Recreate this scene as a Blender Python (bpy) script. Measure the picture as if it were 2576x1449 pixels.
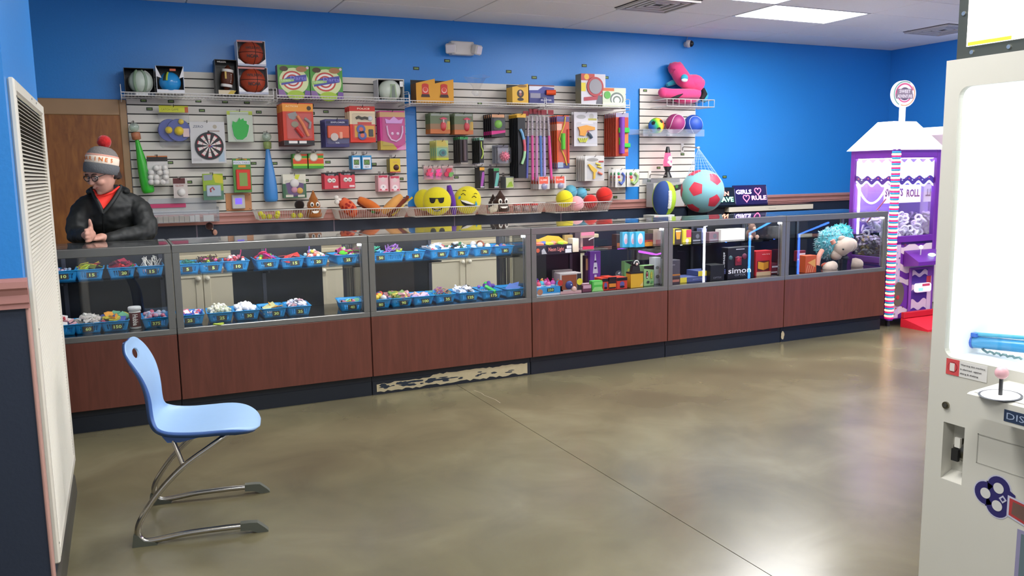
import bpy, math, random
from mathutils import Vector, Matrix
random.seed(7)
for o in list(bpy.data.objects): bpy.data.objects.remove(o)
SC = bpy.context.scene
COL = SC.collection
# ---------------------------------------------------------------- camera
FPX, YAW, PITCH, ROLL = 2088.5, 0.4386, 0.1382, -0.0156
CAM = Vector((-1.8583, -7.8247, 1.5111))
fw = Vector((math.sin(YAW)*math.cos(PITCH), math.cos(YAW)*math.cos(PITCH), -math.sin(PITCH)))
r0 = Vector((math.cos(YAW), -math.sin(YAW), 0)); u0 = r0.cross(fw)
RT = r0*math.cos(ROLL) + u0*math.sin(ROLL); UP = -r0*math.sin(ROLL) + u0*math.cos(ROLL)
cd = bpy.data.cameras.new('camera'); cam = bpy.data.objects.new('camera', cd); COL.objects.link(cam)
cd.sensor_fit = 'HORIZONTAL'; cd.sensor_width = 36.0; cd.lens = FPX/2576*36.0; cd.clip_start = .05; cd.clip_end = 100
mw = Matrix((RT, UP, -fw)).transposed().to_4x4(); mw.translation = CAM; cam.matrix_world = mw
SC.camera = cam
# ---------------------------------------------------------------- world: dim even glow of the rest of the arcade
wd = bpy.data.worlds.new('world'); SC.world = wd; wd.use_nodes = True
bg = wd.node_tree.nodes['Background']; bg.inputs[0].default_value = (.80, .86, 1.0, 1); bg.inputs[1].default_value = .36
SC.view_settings.view_transform = 'Standard'; SC.view_settings.look = 'None'; SC.view_settings.gamma = 1
SC.view_settings.use_curve_mapping = False; SC.view_settings.exposure = 0.9
TROFFER_POWER = 16.5; CASE_LED = 20.0; CEIL = 2.99

# ---------------------------------------------------------------- helpers
def ray(px, py): return fw + RT*((px-1288)/FPX) - UP*((py-724.5)/FPX)
def aY(px, py, Y):
    d = ray(px, py); return CAM + d*((Y-CAM.y)/d.y)
def aZ(px, py, Z=0.0):
    d = ray(px, py); return CAM + d*((Z-CAM.z)/d.z)
def aX(px, py, X):
    d = ray(px, py); return CAM + d*((X-CAM.x)/d.x)
def lin(h):
    h = h.lstrip('#'); c = [int(h[i:i+2], 16)/255 for i in (0, 2, 4)]
    return tuple(x/12.92 if x <= .04045 else ((x+.055)/1.055)**2.4 for x in c) + (1,)
MATS = {}
def mat(col, rough=.5, metal=0., emit=0., var=0., scale=8., bump=0., coat=0., sheen=0., name=None):
    key = (col, rough, metal, emit, var, scale, bump, coat, sheen)
    if key in MATS: return MATS[key]
    m = bpy.data.materials.new(name or 'material_'+col.lstrip('#')); m.use_nodes = True
    nt = m.node_tree; b = nt.nodes['Principled BSDF']; c = lin(col)
    b.inputs['Base Color'].default_value = c; b.inputs['Roughness'].default_value = rough
    b.inputs['Metallic'].default_value = metal
    if coat: b.inputs['Coat Weight'].default_value = coat; b.inputs['Coat Roughness'].default_value = .08
    if sheen: b.inputs['Sheen Weight'].default_value = sheen; b.inputs['Sheen Roughness'].default_value = .4
    if emit: b.inputs['Emission Color'].default_value = c; b.inputs['Emission Strength'].default_value = emit
    if var or bump:
        tc = nt.nodes.new('ShaderNodeTexCoord'); nz = nt.nodes.new('ShaderNodeTexNoise')
        nz.inputs['Scale'].default_value = scale; nz.inputs['Detail'].default_value = 4
        nt.links.new(tc.outputs['Object'], nz.inputs['Vector'])
        if var:
            mx = nt.nodes.new('ShaderNodeMix'); mx.data_type = 'RGBA'
            mx.inputs[6].default_value = tuple(x*(1-var) for x in c[:3])+(1,)
            mx.inputs[7].default_value = tuple(min(1, x*(1+var)) for x in c[:3])+(1,)
            nt.links.new(nz.outputs[0], mx.inputs[0]); nt.links.new(mx.outputs[2], b.inputs['Base Color'])
        if bump:
            bp = nt.nodes.new('ShaderNodeBump'); bp.inputs['Strength'].default_value = bump; bp.inputs['Distance'].default_value = .01
            nt.links.new(nz.outputs[0], bp.inputs['Height']); nt.links.new(bp.outputs[0], b.inputs['Normal'])
    MATS[key] = m; return m
def glassmat(name, tint=(1, 1, 1), ior=1.5, rough=0., base=0., cloudy=0.):
    """thin clear sheet: see-through, mirror-like at grazing angles"""
    if name in MATS: return MATS[name]
    m = bpy.data.materials.new(name); m.use_nodes = True; nt = m.node_tree; nt.nodes.clear()
    out = nt.nodes.new('ShaderNodeOutputMaterial'); mx = nt.nodes.new('ShaderNodeMixShader')
    tr = nt.nodes.new('ShaderNodeBsdfTransparent'); gl = nt.nodes.new('ShaderNodeBsdfGlossy')
    tr.inputs[0].default_value = tint+(1,); gl.inputs['Roughness'].default_value = rough
    fr = nt.nodes.new('ShaderNodeFresnel'); ge = nt.nodes.new('ShaderNodeNewGeometry')
    ma = nt.nodes.new('ShaderNodeMath'); ma.operation = 'MULTIPLY_ADD'
    ma.inputs[1].default_value = 1/ior-ior; ma.inputs[2].default_value = ior
    nt.links.new(ge.outputs['Backfacing'], ma.inputs[0]); nt.links.new(ma.outputs[0], fr.inputs['IOR'])
    fac = fr.outputs[0]
    if base:
        ad = nt.nodes.new('ShaderNodeMath'); ad.operation = 'ADD'; ad.use_clamp = True; ad.inputs[1].default_value = base
        nt.links.new(fac, ad.inputs[0]); fac = ad.outputs[0]
    nt.links.new(fac, mx.inputs[0]); nt.links.new(tr.outputs[0], mx.inputs[1]); nt.links.new(gl.outputs[0], mx.inputs[2])
    last = mx
    if cloudy:
        df = nt.nodes.new('ShaderNodeBsdfDiffuse'); df.inputs[0].default_value = (.8, .82, .85, 1)
        m2 = nt.nodes.new('ShaderNodeMixShader'); m2.inputs[0].default_value = cloudy
        nt.links.new(mx.outputs[0], m2.inputs[1]); nt.links.new(df.outputs[0], m2.inputs[2]); last = m2
    nt.links.new(last.outputs[0], out.inputs[0]); MATS[name] = m; return m
GLASS = glassmat('case_glass', (.97, .985, .985))
ACRYL = glassmat('clear_acrylic', (.95, .96, .97), 1.5, .05, .03, .10)
FILM = glassmat('clear_plastic_film', (.985, .985, .985), 1.45, .10, .02, .012)

class MB:
    """collects shapes into one mesh"""
    def __init__(s): s.v = []; s.f = []; s.mi = []; s.sm = []; s.mats = []
    def m(s, mt):
        if isinstance(mt, str): mt = mat(mt)
        if mt not in s.mats: s.mats.append(mt)
        return s.mats.index(mt)
    def face(s, idx, k, smooth=False): s.f.append(tuple(idx)); s.mi.append(k); s.sm.append(smooth)
    def add(s, vs, fs, mt, smooth=False, M=None):
        k = s.m(mt); b = len(s.v)
        s.v += [tuple(M @ Vector(q)) if M else tuple(q) for q in vs]
        for f in fs: s.face([b+i for i in f], k, smooth)
        return s
    def box(s, x0, x1, y0, y1, z0, z1, mt, M=None):
        x0, x1 = min(x0, x1), max(x0, x1); y0, y1 = min(y0, y1), max(y0, y1); z0, z1 = min(z0, z1), max(z0, z1)
        vs = [(x, y, z) for x in (x0, x1) for y in (y0, y1) for z in (z0, z1)]
        return s.add(vs, [(0, 1, 3, 2), (4, 6, 7, 5), (0, 4, 5, 1), (2, 3, 7, 6), (0, 2, 6, 4), (1, 5, 7, 3)], mt, False, M)
    def cbox(s, x0, x1, y0, y1, z0, z1, b, mt, M=None):
        """box with chamfered edges"""
        X, Y, Z = (x0, x1), (y0, y1), (z0, z1); b = min(b, .49*min(x1-x0, y1-y0, z1-z0)); vs = []; I = {}
        for i in (0, 1):
            for j in (0, 1):
                for k in (0, 1):
                    dx, dy, dz = (b if i == 0 else -b), (b if j == 0 else -b), (b if k == 0 else -b)
                    for a, q in enumerate(((X[i], Y[j]+dy, Z[k]+dz), (X[i]+dx, Y[j], Z[k]+dz), (X[i]+dx, Y[j]+dy, Z[k]))):
                        I[i, j, k, a] = len(vs); vs.append(q)
        F = []
        q4 = [(0, 0), (1, 0), (1, 1), (0, 1)]
        for i in (0, 1):
            F.append([I[i, a, c, 0] for a, c in (q4 if i else q4[::-1])])
            F.append([I[a, i, c, 1] for a, c in (q4[::-1] if i else q4)])
            F.append([I[a, c, i, 2] for a, c in (q4 if i else q4[::-1])])
        def fixed(f):
            n = (Vector(vs[f[1]])-Vector(vs[f[0]])).cross(Vector(vs[f[2]])-Vector(vs[f[0]]))
            c = sum((Vector(vs[i]) for i in f), Vector())/len(f); ctr = Vector(((x0+x1)/2, (y0+y1)/2, (z0+z1)/2))
            return f if n.dot(c-ctr) > 0 else f[::-1]
        for j in (0, 1):
            for k in (0, 1):
                F.append([I[0, j, k, 1], I[1, j, k, 1], I[1, j, k, 2], I[0, j, k, 2]])
                F.append([I[j, 0, k, 0], I[j, 1, k, 0], I[j, 1, k, 2], I[j, 0, k, 2]])
                F.append([I[j, k, 0, 0], I[j, k, 1, 0], I[j, k, 1, 1], I[j, k, 0, 1]])
        for i in (0, 1):
            for j in (0, 1):
                for k in (0, 1): F.append([I[i, j, k, 0], I[i, j, k, 1], I[i, j, k, 2]])
        return s.add(vs, [fixed(f) for f in F], mt, False, M)
    def loft(s, rings, mt, smooth=True, caps=True, M=None, closed=False):
        n = len(rings[0]); vs = [q for r in rings for q in r]; F = []
        R = len(rings)
        for i in range(R if closed else R-1):
            a, b = i*n, ((i+1) % R)*n
            for j in range(n): F.append((a+j, a+(j+1) % n, b+(j+1) % n, b+j))
        s.add(vs, F, mt, smooth, M)
        if caps and not closed:
            s.add(rings[0], [tuple(range(n))[::-1]], mt, False, M); s.add(rings[-1], [tuple(range(n))], mt, False, M)
        return s
    def cyl(s, p0, p1, ra, mt, rb=None, n=14, smooth=True, caps=True, M=None):
        p0, p1 = Vector(p0), Vector(p1); rb = ra if rb is None else rb
        d = (p1-p0).normalized(); a = d.orthogonal().normalized(); b = d.cross(a)
        rg = [[p+(a*math.cos(t)+b*math.sin(t))*r for t in [2*math.pi*i/n for i in range(n)]] for p, r in ((p0, ra), (p1, rb))]
        return s.loft(rg, mt, smooth, caps, M)
    def tube(s, pts, r, mt, n=8, closed=False, smooth=True, M=None):
        pts = [Vector(p) for p in pts]; N = len(pts); rings = []; prev = None
        rr = r if isinstance(r, (list, tuple)) else [r]*N
        for i, p in enumerate(pts):
            t = (pts[(i+1) % N]-pts[i-1]) if (closed or 0 < i < N-1) else (pts[1]-pts[0] if i == 0 else pts[-1]-pts[-2])
            t.normalize(); a = t.orthogonal().normalized() if prev is None else (prev-t*prev.dot(t)).normalized()
            prev = a; b = t.cross(a)
            rings.append([p+(a*math.cos(q)+b*math.sin(q))*rr[i] for q in [2*math.pi*k/n for k in range(n)]])
        return s.loft(rings, mt, smooth, True, M, closed)
    def lathe(s, prof, mt, n=20, smooth=True, M=None, c=(0, 0, 0)):
        rg = [[(c[0]+max(r, 1e-5)*math.cos(2*math.pi*i/n), c[1]+max(r, 1e-5)*math.sin(2*math.pi*i/n), c[2]+z) for i in range(n)] for r, z in prof]
        return s.loft(rg, mt, smooth, True, M)
    def sph(s, c, r, mt, n=16, M=None, sc=(1, 1, 1)):
        rg = []
        for j in range(n//2+1):
            t = math.pi*j/(n//2); q = max(math.sin(t), 1e-4)
            rg.append([(c[0]-r*sc[0]*q*math.cos(2*math.pi*i/n), c[1]+r*sc[1]*q*math.sin(2*math.pi*i/n), c[2]+r*sc[2]*math.cos(t)) for i in range(n)])
        return s.loft(rg, mt, True, False, M)
    def prism(s, pts, y0, y1, mt, M=None, smooth=False):
        """outline in (x,z) extruded from y0 (front) to y1 (back)"""
        a = sum(pts[i][0]*pts[(i+1) % len(pts)][1]-pts[(i+1) % len(pts)][0]*pts[i][1] for i in range(len(pts)))
        if a < 0: pts = pts[::-1]
        n = len(pts); vs = [(x, y0, z) for x, z in pts]+[(x, y1, z) for x, z in pts]
        s.add(vs, [tuple(range(n)), tuple(range(2*n-1, n-1, -1))], mt, False, M)
        return s.add(vs, [(i, n+i, n+(i+1) % n, (i+1) % n) for i in range(n)], mt, smooth, M)
    def flat(s, pts, y, mt, M=None):
        a = sum(pts[i][0]*pts[(i+1) % len(pts)][1]-pts[(i+1) % len(pts)][0]*pts[i][1] for i in range(len(pts)))
        if a < 0: pts = pts[::-1]
        return s.add([(x, y, z) for x, z in pts], [tuple(range(len(pts)))], mt, False, M)
    def text(s, t, h, x, z, y, mt, M=None, fit=None, bold=0., shear=0.):
        """lettering facing -y, centred on (x,z), height h, squeezed to width fit"""
        cu = bpy.data.curves.new('lettering', 'FONT'); cu.body = t; cu.align_x = 'CENTER'; cu.align_y = 'CENTER'; cu.resolution_u = 2
        cu.size = 1; cu.offset = bold; cu.shear = shear
        ob = bpy.data.objects.new('lettering', cu); me = ob.to_mesh()
        vs = [tuple(q.co) for q in me.vertices]; fs = [tuple(p.vertices) for p in me.polygons]
        ob.to_mesh_clear(); bpy.data.objects.remove(ob); bpy.data.curves.remove(cu)
        if not vs: return s
        xs = [q[0] for q in vs]; zs = [q[1] for q in vs]; w = max(xs)-min(xs); hh = max(zs)-min(zs)
        k = h/hh; kx = k if not fit else min(k*1.6, fit/w); cx, cz = (max(xs)+min(xs))/2, (max(zs)+min(zs))/2
        return s.add([(x+(q[0]-cx)*kx, y, z+(q[1]-cz)*k) for q in vs], fs, mt, False, M)
    def mesh(s, name):
        me = bpy.data.meshes.new(name); me.from_pydata(s.v, [], s.f)
        for mt in s.mats: me.materials.append(mt)
        me.polygons.foreach_set('material_index', s.mi); me.polygons.foreach_set('use_smooth', s.sm)
        me.update(); return me
    def build(s, name, parent=None, loc=None, rot=None):
        return put(name, s.mesh(name), parent, loc, rot)
def put(name, me, parent=None, loc=None, rot=None, scale=None):
    o = bpy.data.objects.new(name, me); COL.objects.link(o)
    if parent: o.parent = parent
    if loc is not None: o.location = loc
    if rot is not None: o.rotation_euler = rot
    if scale is not None: o.scale = scale
    return o
def tag(o, label=None, cat=None, group=None, kind=None):
    if label: o['label'] = label
    if cat: o['category'] = cat
    if group: o['group'] = group
    if kind: o['kind'] = kind
    return o
def thing(name, label, cat, loc=(0, 0, 0), rz=0., group=None):
    o = bpy.data.objects.new(name, None); COL.objects.link(o); o.location = loc; o.rotation_euler = (0, 0, rz); o.empty_display_size = .05
    return tag(o, label, cat, group)
def dup(root, loc=None, rot=None, label=None, group=None):
    r = root.copy(); COL.objects.link(r)
    if loc is not None: r.location = loc
    if rot is not None: r.rotation_euler = rot
    if label: r['label'] = label
    if group: r['group'] = group
    for ch in list(root.children):
        c = ch.copy(); COL.objects.link(c); c.parent = r
        for g in list(ch.children):
            d = g.copy(); COL.objects.link(d); d.parent = c
    return r
def circ(cx, cz, rx, rz=None, n=24, a0=0., a1=360.):
    rz = rx if rz is None else rz
    full = abs(a1-a0) >= 360
    return [(cx+rx*math.cos(math.radians(a0+(a1-a0)*i/(n if full else n-1))), cz+rz*math.sin(math.radians(a0+(a1-a0)*i/(n if full else n-1)))) for i in range(n)]
def radpx(px, py, rpx, Y): return rpx*(aY(px, py, Y)-CAM).dot(fw)/FPX
def struct(o): o['kind'] = 'structure'; return o
# ================================================================ THE ROOM
def wallpaint(name, col, rough=.45, bump=.08):
    m = mat(col, rough, var=.05, scale=60, bump=bump, name=name); return m
BLUE = wallpaint('blue_wall_paint', '#2a86d6', .36); NAVY = wallpaint('navy_wall_panel', '#232c3d', .5)
RAILM = mat('#b17d75', .42, var=.10, scale=10, name='dusty_pink_wood'); 
def concrete():
    m = bpy.data.materials.new('polished_concrete'); m.use_nodes = True; nt = m.node_tree; b = nt.nodes['Principled BSDF']
    tc = nt.nodes.new('ShaderNodeTexCoord')
    def nz(sc, det, dist=0.):
        n = nt.nodes.new('ShaderNodeTexNoise'); n.inputs['Scale'].default_value = sc; n.inputs['Detail'].default_value = det; n.inputs['Distortion'].default_value = dist
        nt.links.new(tc.outputs['Object'], n.inputs['Vector']); return n
    n1, n2 = nz(.55, 4, .3), nz(2.2, 7, .6)
    cr = nt.nodes.new('ShaderNodeValToRGB'); e = cr.color_ramp.elements
    e[0].position = .30; e[0].color = lin('#544e3b'); e[1].position = .72; e[1].color = lin('#837d63')
    x = cr.color_ramp.elements.new(.5); x.color = lin('#69634b')
    mx = nt.nodes.new('ShaderNodeMix'); mx.data_type = 'FLOAT'; mx.inputs[0].default_value = .42
    nt.links.new(n1.outputs[0], mx.inputs[2]); nt.links.new(n2.outputs[0], mx.inputs[3])
    nt.links.new(mx.outputs[0], cr.inputs[0])
    nt.links.new(cr.outputs[0], b.inputs['Base Color'])
    rr = nt.nodes.new('ShaderNodeMapRange'); rr.inputs[1].default_value = 0.; rr.inputs[2].default_value = 1.; rr.inputs[3].default_value = .15; rr.inputs[4].default_value = .31
    nt.links.new(n1.outputs[0], rr.inputs[0]); nt.links.new(rr.outputs[0], b.inputs['Roughness'])
    return m
CONC = concrete()
def woodmat(name, a, b_, sc=(1, 1, 14), rough=.4, axis=2):
    m = bpy.data.materials.new(name); m.use_nodes = True; nt = m.node_tree; b = nt.nodes['Principled BSDF']
    tc = nt.nodes.new('ShaderNodeTexCoord'); mp = nt.nodes.new('ShaderNodeMapping'); mp.inputs['Scale'].default_value = sc
    n = nt.nodes.new('ShaderNodeTexNoise'); n.inputs['Scale'].default_value = 3; n.inputs['Detail'].default_value = 7; n.inputs['Distortion'].default_value = 1.2
    cr = nt.nodes.new('ShaderNodeValToRGB'); cr.color_ramp.elements[0].position = .35; cr.color_ramp.elements[1].position = .7
    cr.color_ramp.elements[0].color = lin(a); cr.color_ramp.elements[1].color = lin(b_)
    nt.links.new(tc.outputs['Object'], mp.inputs[0]); nt.links.new(mp.outputs[0], n.inputs['Vector']); nt.links.new(n.outputs[0], cr.inputs[0])
    nt.links.new(cr.outputs[0], b.inputs['Base Color']); b.inputs['Roughness'].default_value = rough; return m
DOORW = woodmat('brown_door_veneer', '#7d4a20', '#a0662e', (6, 6, 1.2), .45)
CASEW = woodmat('reddish_brown_laminate', '#5e3226', '#6c3b2e', (9, 9, .8), .42)
XR, XL = 7.23, -4.2
# floor: base sheet + slabs with a sawn joint
fl = struct(MB().box(-6, XR+.2, -11, .2, -.06, -.012, mat('#3a2f26', .8)).build('floor'))
for x0, x1 in ((-6, .2485), (.2525, 5.088), (5.092, XR+.2)):
    MB().box(x0, x1, -11, .2, -.0119, 0, CONC).build('floor_slab', fl)
ck = [(.30, -2.56), (.318, -2.66), (.312, -2.72), (.335, -2.86), (.33, -2.95)]
kb = MB()
for (xa, ya), (xb, yb) in zip(ck[:-1], ck[1:]): kb.add([(xa-.002, ya, .0004), (xa+.002, ya, .0004), (xb+.002, yb, .0004), (xb-.002, yb, .0004)], [(0, 1, 2, 3)][::1], mat('#8d7f6b', .7))
kb.build('floor_crack', fl)
# walls
wb = struct(MB().box(-6, XR+.15, 0, .15, 1.15, CEIL+.1, BLUE).box(-6, XR+.15, .012, .15, 0, 1.15, mat('#15181f', .7)).build('wall_back'))
seams = [aY(494, 565, 0).x+i*1.2192 for i in range(-3, 6)]
seams = [-6]+[s for s in seams if -6 < s < XR]+[XR]
for a, b in zip(seams[:-1], seams[1:]):
    MB().box(a+.004, b-.004, 0, .012, .1, 1.15, NAVY).build('wainscot_panel', wb)
    if b < XR: MB().box(b-.006, b+.006, -.002, .011, .1, 1.15, mat('#6a6272', .5)).build('seam_strip', wb)
RAILP = [(0, 0), (0, .1), (-.02, .1), (-.034, .09), (-.036, .07), (-.026, .062), (-.020, .045), (-.022, .02), (-.016, .014), (-.016, 0)]
def rail_x(name, x0, x1, y, z, parent=None, sgn=1):
    rg = [[(x, y+sgn*a, z+b) for a, b in RAILP] for x in (x0, x1)]
    return MB().loft(rg, RAILM, False).build(name, parent)
struct(rail_x('trim_1', -1.74, XR, 0, 1.095))
rw = struct(MB().box(XR, XR+.15, -11, 0, 1.15, CEIL+.1, BLUE).box(XR, XR+.15, -11, 0, 0, 1.15, NAVY).build('wall_right'))
rg = [[(XR+a, y, 1.095+b) for a, b in RAILP] for y in (-11, 0)]
struct(MB().loft(rg, RAILM, False).build('trim_2'))
struct(MB().box(-1.7, XR, -.012, -.0005, 0, .1, mat('#1b1d22', .5)).build('baseboard_back'))
# stub wall on the left with the return-air grille
YN, YF, XW = -4.70, -3.41, -2.16
wl = struct(MB().box(XL, XW, YN, YF, 1.15, CEIL+.1, BLUE).box(XL, XW, YN, YF, 0, 1.15, NAVY).build('wall_left'))
struct(rail_x('trim_3', XL, XW+.012, YN, 1.095)); struct(rail_x('trim_4', XL, XW+.012, YF, 1.095, None, -1))
struct(MB().cbox(XW-.002, XW+.008, YN-.006, YN+.05, .1, 1.095, .003, mat('#b98f83', .45)).build('trim_5'))
bb = MB().loft([[(XW+a, y, b) for a, b in ((0, 0), (.016, 0), (.014, .05), (.012, .085), (.004, .1), (0, .1))][::-1] for y in (YN, YF)], mat('#4a4840', .5, var=.15, scale=20), False)
struct(bb.build('baseboard_left'))
struct(MB().box(XL, XW+.012, YN-.012, YN, 0, .1, mat('#2a2c30', .5)).build('baseboard_front'))
OFFW = mat('#d6d2c4', .4, var=.04, scale=12, name='ivory_enamel')
gy0, gy1, gz0, gz1 = YN+.075, YF-.012, .165, 1.845
gr = thing('return_air_grille', 'tall ivory louvred air return grille on the side of the left wall', 'air grille', (XW, (gy0+gy1)/2, gz0))
def rel(mb, o): return mb
hy, hz = (gy1-gy0)/2, gz1-gz0
fm = MB(); fb = .045
for a in ((-hy, -hy+fb, 0, hz), (hy-fb, hy, 0, hz), (-hy+fb, hy-fb, hz-fb, hz), (-hy+fb, hy-fb, 0, fb)):
    fm.cbox(0, .022, a[0], a[1], a[2], a[3], .006, OFFW)
fm.build('grille_frame', gr)
MB().box(0, .003, -hy+fb, hy-fb, fb, hz-fb, mat('#3b372f', .9)).build('grille_backing', gr)
sm_ = MB().add([(.003, -hy+fb, .007), (.003, hy-fb, .007), (.018, hy-fb, -.002), (.018, -hy+fb, -.002), (.003, -hy+fb, .0055), (.003, hy-fb, .0055), (.018, hy-fb, -.0035), (.018, -hy+fb, -.0035)],
               [(0, 3, 2, 1), (4, 5, 6, 7), (3, 7, 6, 2), (0, 1, 5, 4)], OFFW).mesh('slat')
nsl = 112
for i in range(nsl): put('slat', sm_, gr, (0, 0, fb+.006+(hz-2*fb-.008)*i/nsl))
scw = MB().cyl((.022, 0, 0), (.024, 0, 0), .004, mat('#8d8a80', .4, .6), n=8).mesh('screw')
for y, z in ((-hy+.02, hz-.06), (-hy+.02, hz/2), (-hy+.02, .07), (hy-.4, hz-.02), (0, hz-.02)): put('screw', scw, gr, (0, y, z))
# door in the back wall, left
dr = struct(MB().cbox(-2.74, -1.80, -.03, -.0005, .01, 2.035, .003, DOORW).build('door_1'))
TRIMD = mat('#a78560', .45, var=.08, scale=6)
tr = MB()
for a in ((-2.83, -2.74, 0, 2.165), (-1.80, -1.745, 0, 2.165), (-2.74, -1.80, 2.035, 2.165)): tr.cbox(a[0], a[1], -.035, -.0005, a[2], a[3], .006, TRIMD)
tr.build('door_frame', dr)
MB().lathe([(.0, 0), (.02, 0), (.012, .01), (.012, .03), (.028, .045), (.026, .06), (.0, .066)], mat('#b9a46a', .3, 1), M=Matrix.Translation((-2.66, -.03, .95)) @ Matrix.Rotation(math.pi/2, 4, 'X')).build('door_knob', dr)
# suspended ceiling
cl = struct(MB().box(-6, XR+.15, -11, .15, CEIL+.02, CEIL+.06, mat('#77746c', .9)).build('ceiling'))
TILE = mat('#e9e6e2', .85, var=.05, scale=90, bump=.25, name='ceiling_tile_mineral')
GX = [1.2192*i for i in range(-4, 6)]; GY = [-.565-.6096*i for i in range(0, 17)]
xs = GX+[XR]; ys = [0]+GY
lights = {(3, 2): 'bright ceiling light panel nearest the back wall, above the round security camera', (2, 3): 'ceiling light panel cut off by the top edge of the picture'}
extra = {(1, 6), (3, 8), (-1, 4), (4, 6), (-1, 9), (2, 11), (4, 11), (-2, 12)}
tm = {}
TROF = mat('#ffffff', .3, emit=TROFFER_POWER, name='light_diffuser')
for i in range(len(xs)-1):
    for j in range(len(ys)-1):
        x0, x1, y1, y0 = xs[i], xs[i+1], ys[j], ys[j+1]; w, h = x1-x0, y1-y0; gi = round(x0/1.2192)
        g = .006
        if (gi, j) in lights or (gi, j) in extra:
            L = thing('ceiling_light', lights.get((gi, j), 'ceiling light panel out of the picture overhead'), 'ceiling light', ((x0+x1)/2, (y0+y1)/2, CEIL), 0, 'ceiling light panels')
            fr = MB()
            for a in ((-w/2+g, w/2-g, -h/2+g, -h/2+.03), (-w/2+g, w/2-g, h/2-.03, h/2-g), (-w/2+g, -w/2+.03, -h/2+.03, h/2-.03), (w/2-.03, w/2-g, -h/2+.03, h/2-.03)):
                fr.box(a[0], a[1], a[2], a[3], -.008, .018, mat('#e8e6e0', .4))
            fr.build('light_frame', L)
            MB().box(-w/2+.03, w/2-.03, -h/2+.03, h/2-.03, -.002, .006, TROF).build('diffuser', L); continue
        k = (round(w, 3), round(h, 3))
        if k not in tm: tm[k] = MB().cbox(-w/2+g, w/2-g, -h/2+g, h/2-g, -.006, .012, .004, TILE).mesh('ceiling_tile')
        put('ceiling_tile', tm[k], cl, ((x0+x1)/2, (y0+y1)/2, CEIL))
TB = mat('#a8a39c', .5)
for px, py, lb in ((1655, 8, 'slatted ceiling vent at the top edge, left of the light panels'), (2372, 72, 'dark ceiling vent beside the white prize machine')):
    p = aZ(px, py, CEIL); v = thing('ceiling_vent', lb, 'vent', (p.x, p.y, CEIL-.007)); MB().box(-.28, .28, -.28, .28, -.004, .0, mat('#2c2a2c', .7)).build('vent_back', v)
    for k in range(4):
        a = .27-.065*k; b = a-.022; f = MB()
        for q in ((-a, a, -a, -b), (-a, a, b, a), (-a, -b, -b, b), (b, a, -b, b)): f.box(q[0], q[1], q[2], q[3], -.022+.003*k, -.004, mat('#cfcac4', .5))
        f.build('vent_ring', v)
for x in GX: MB().box(x-.008, x+.008, -11, 0, CEIL, CEIL+.02, TB).build('grid_bar', cl)
for y in GY: MB().box(-6, XR, y-.008, y+.008, CEIL, CEIL+.0195, TB).build('grid_bar', cl)
# ================================================================ SHOWCASE COUNTER
FY, BY, ZT, ZM, ZW = -2.384, -1.844, 1.106, .553, .139
G0, CW = -1.592, 1.2232
ZDECK, ZSH = .588, .893
METAL = mat('#7b7b77', .36, .5, var=.06, scale=30, name='brushed_case_metal')
BLACKD = mat('#14161b', .32, name='black_sliding_door')
DECKM = mat('#0d1118', .10, name='black_gloss_deck')
LEDM = mat('#f4f2ff', .4, emit=CASE_LED, name='led_strip_white')
names = {-1: 'showcase by the grille wall in front of the man, wood panel below glass', 0: 'showcase with a full shelf of blue baskets, second from the left wall', 1: 'showcase above the chipped cream-coloured kick plate',
         2: 'showcase holding boxed novelty lamps and spiky bottles', 3: 'showcase with a bright white line reflected in its glass', 4: 'last showcase of the row, beside the purple crane machine'}
backs = {-1: [(0.0, .62), (.6, 1.2)], 0: [(.400, 1.02), (.40, 1.01)], 1: [(0.02, .63), (.02, .62)], 2: [(.09, .70), (.10, .705)], 3: [(.02, .62), (.60, 1.2)], 4: [(.02, .60), (.03, .62)]}
CASES = {}
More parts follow.
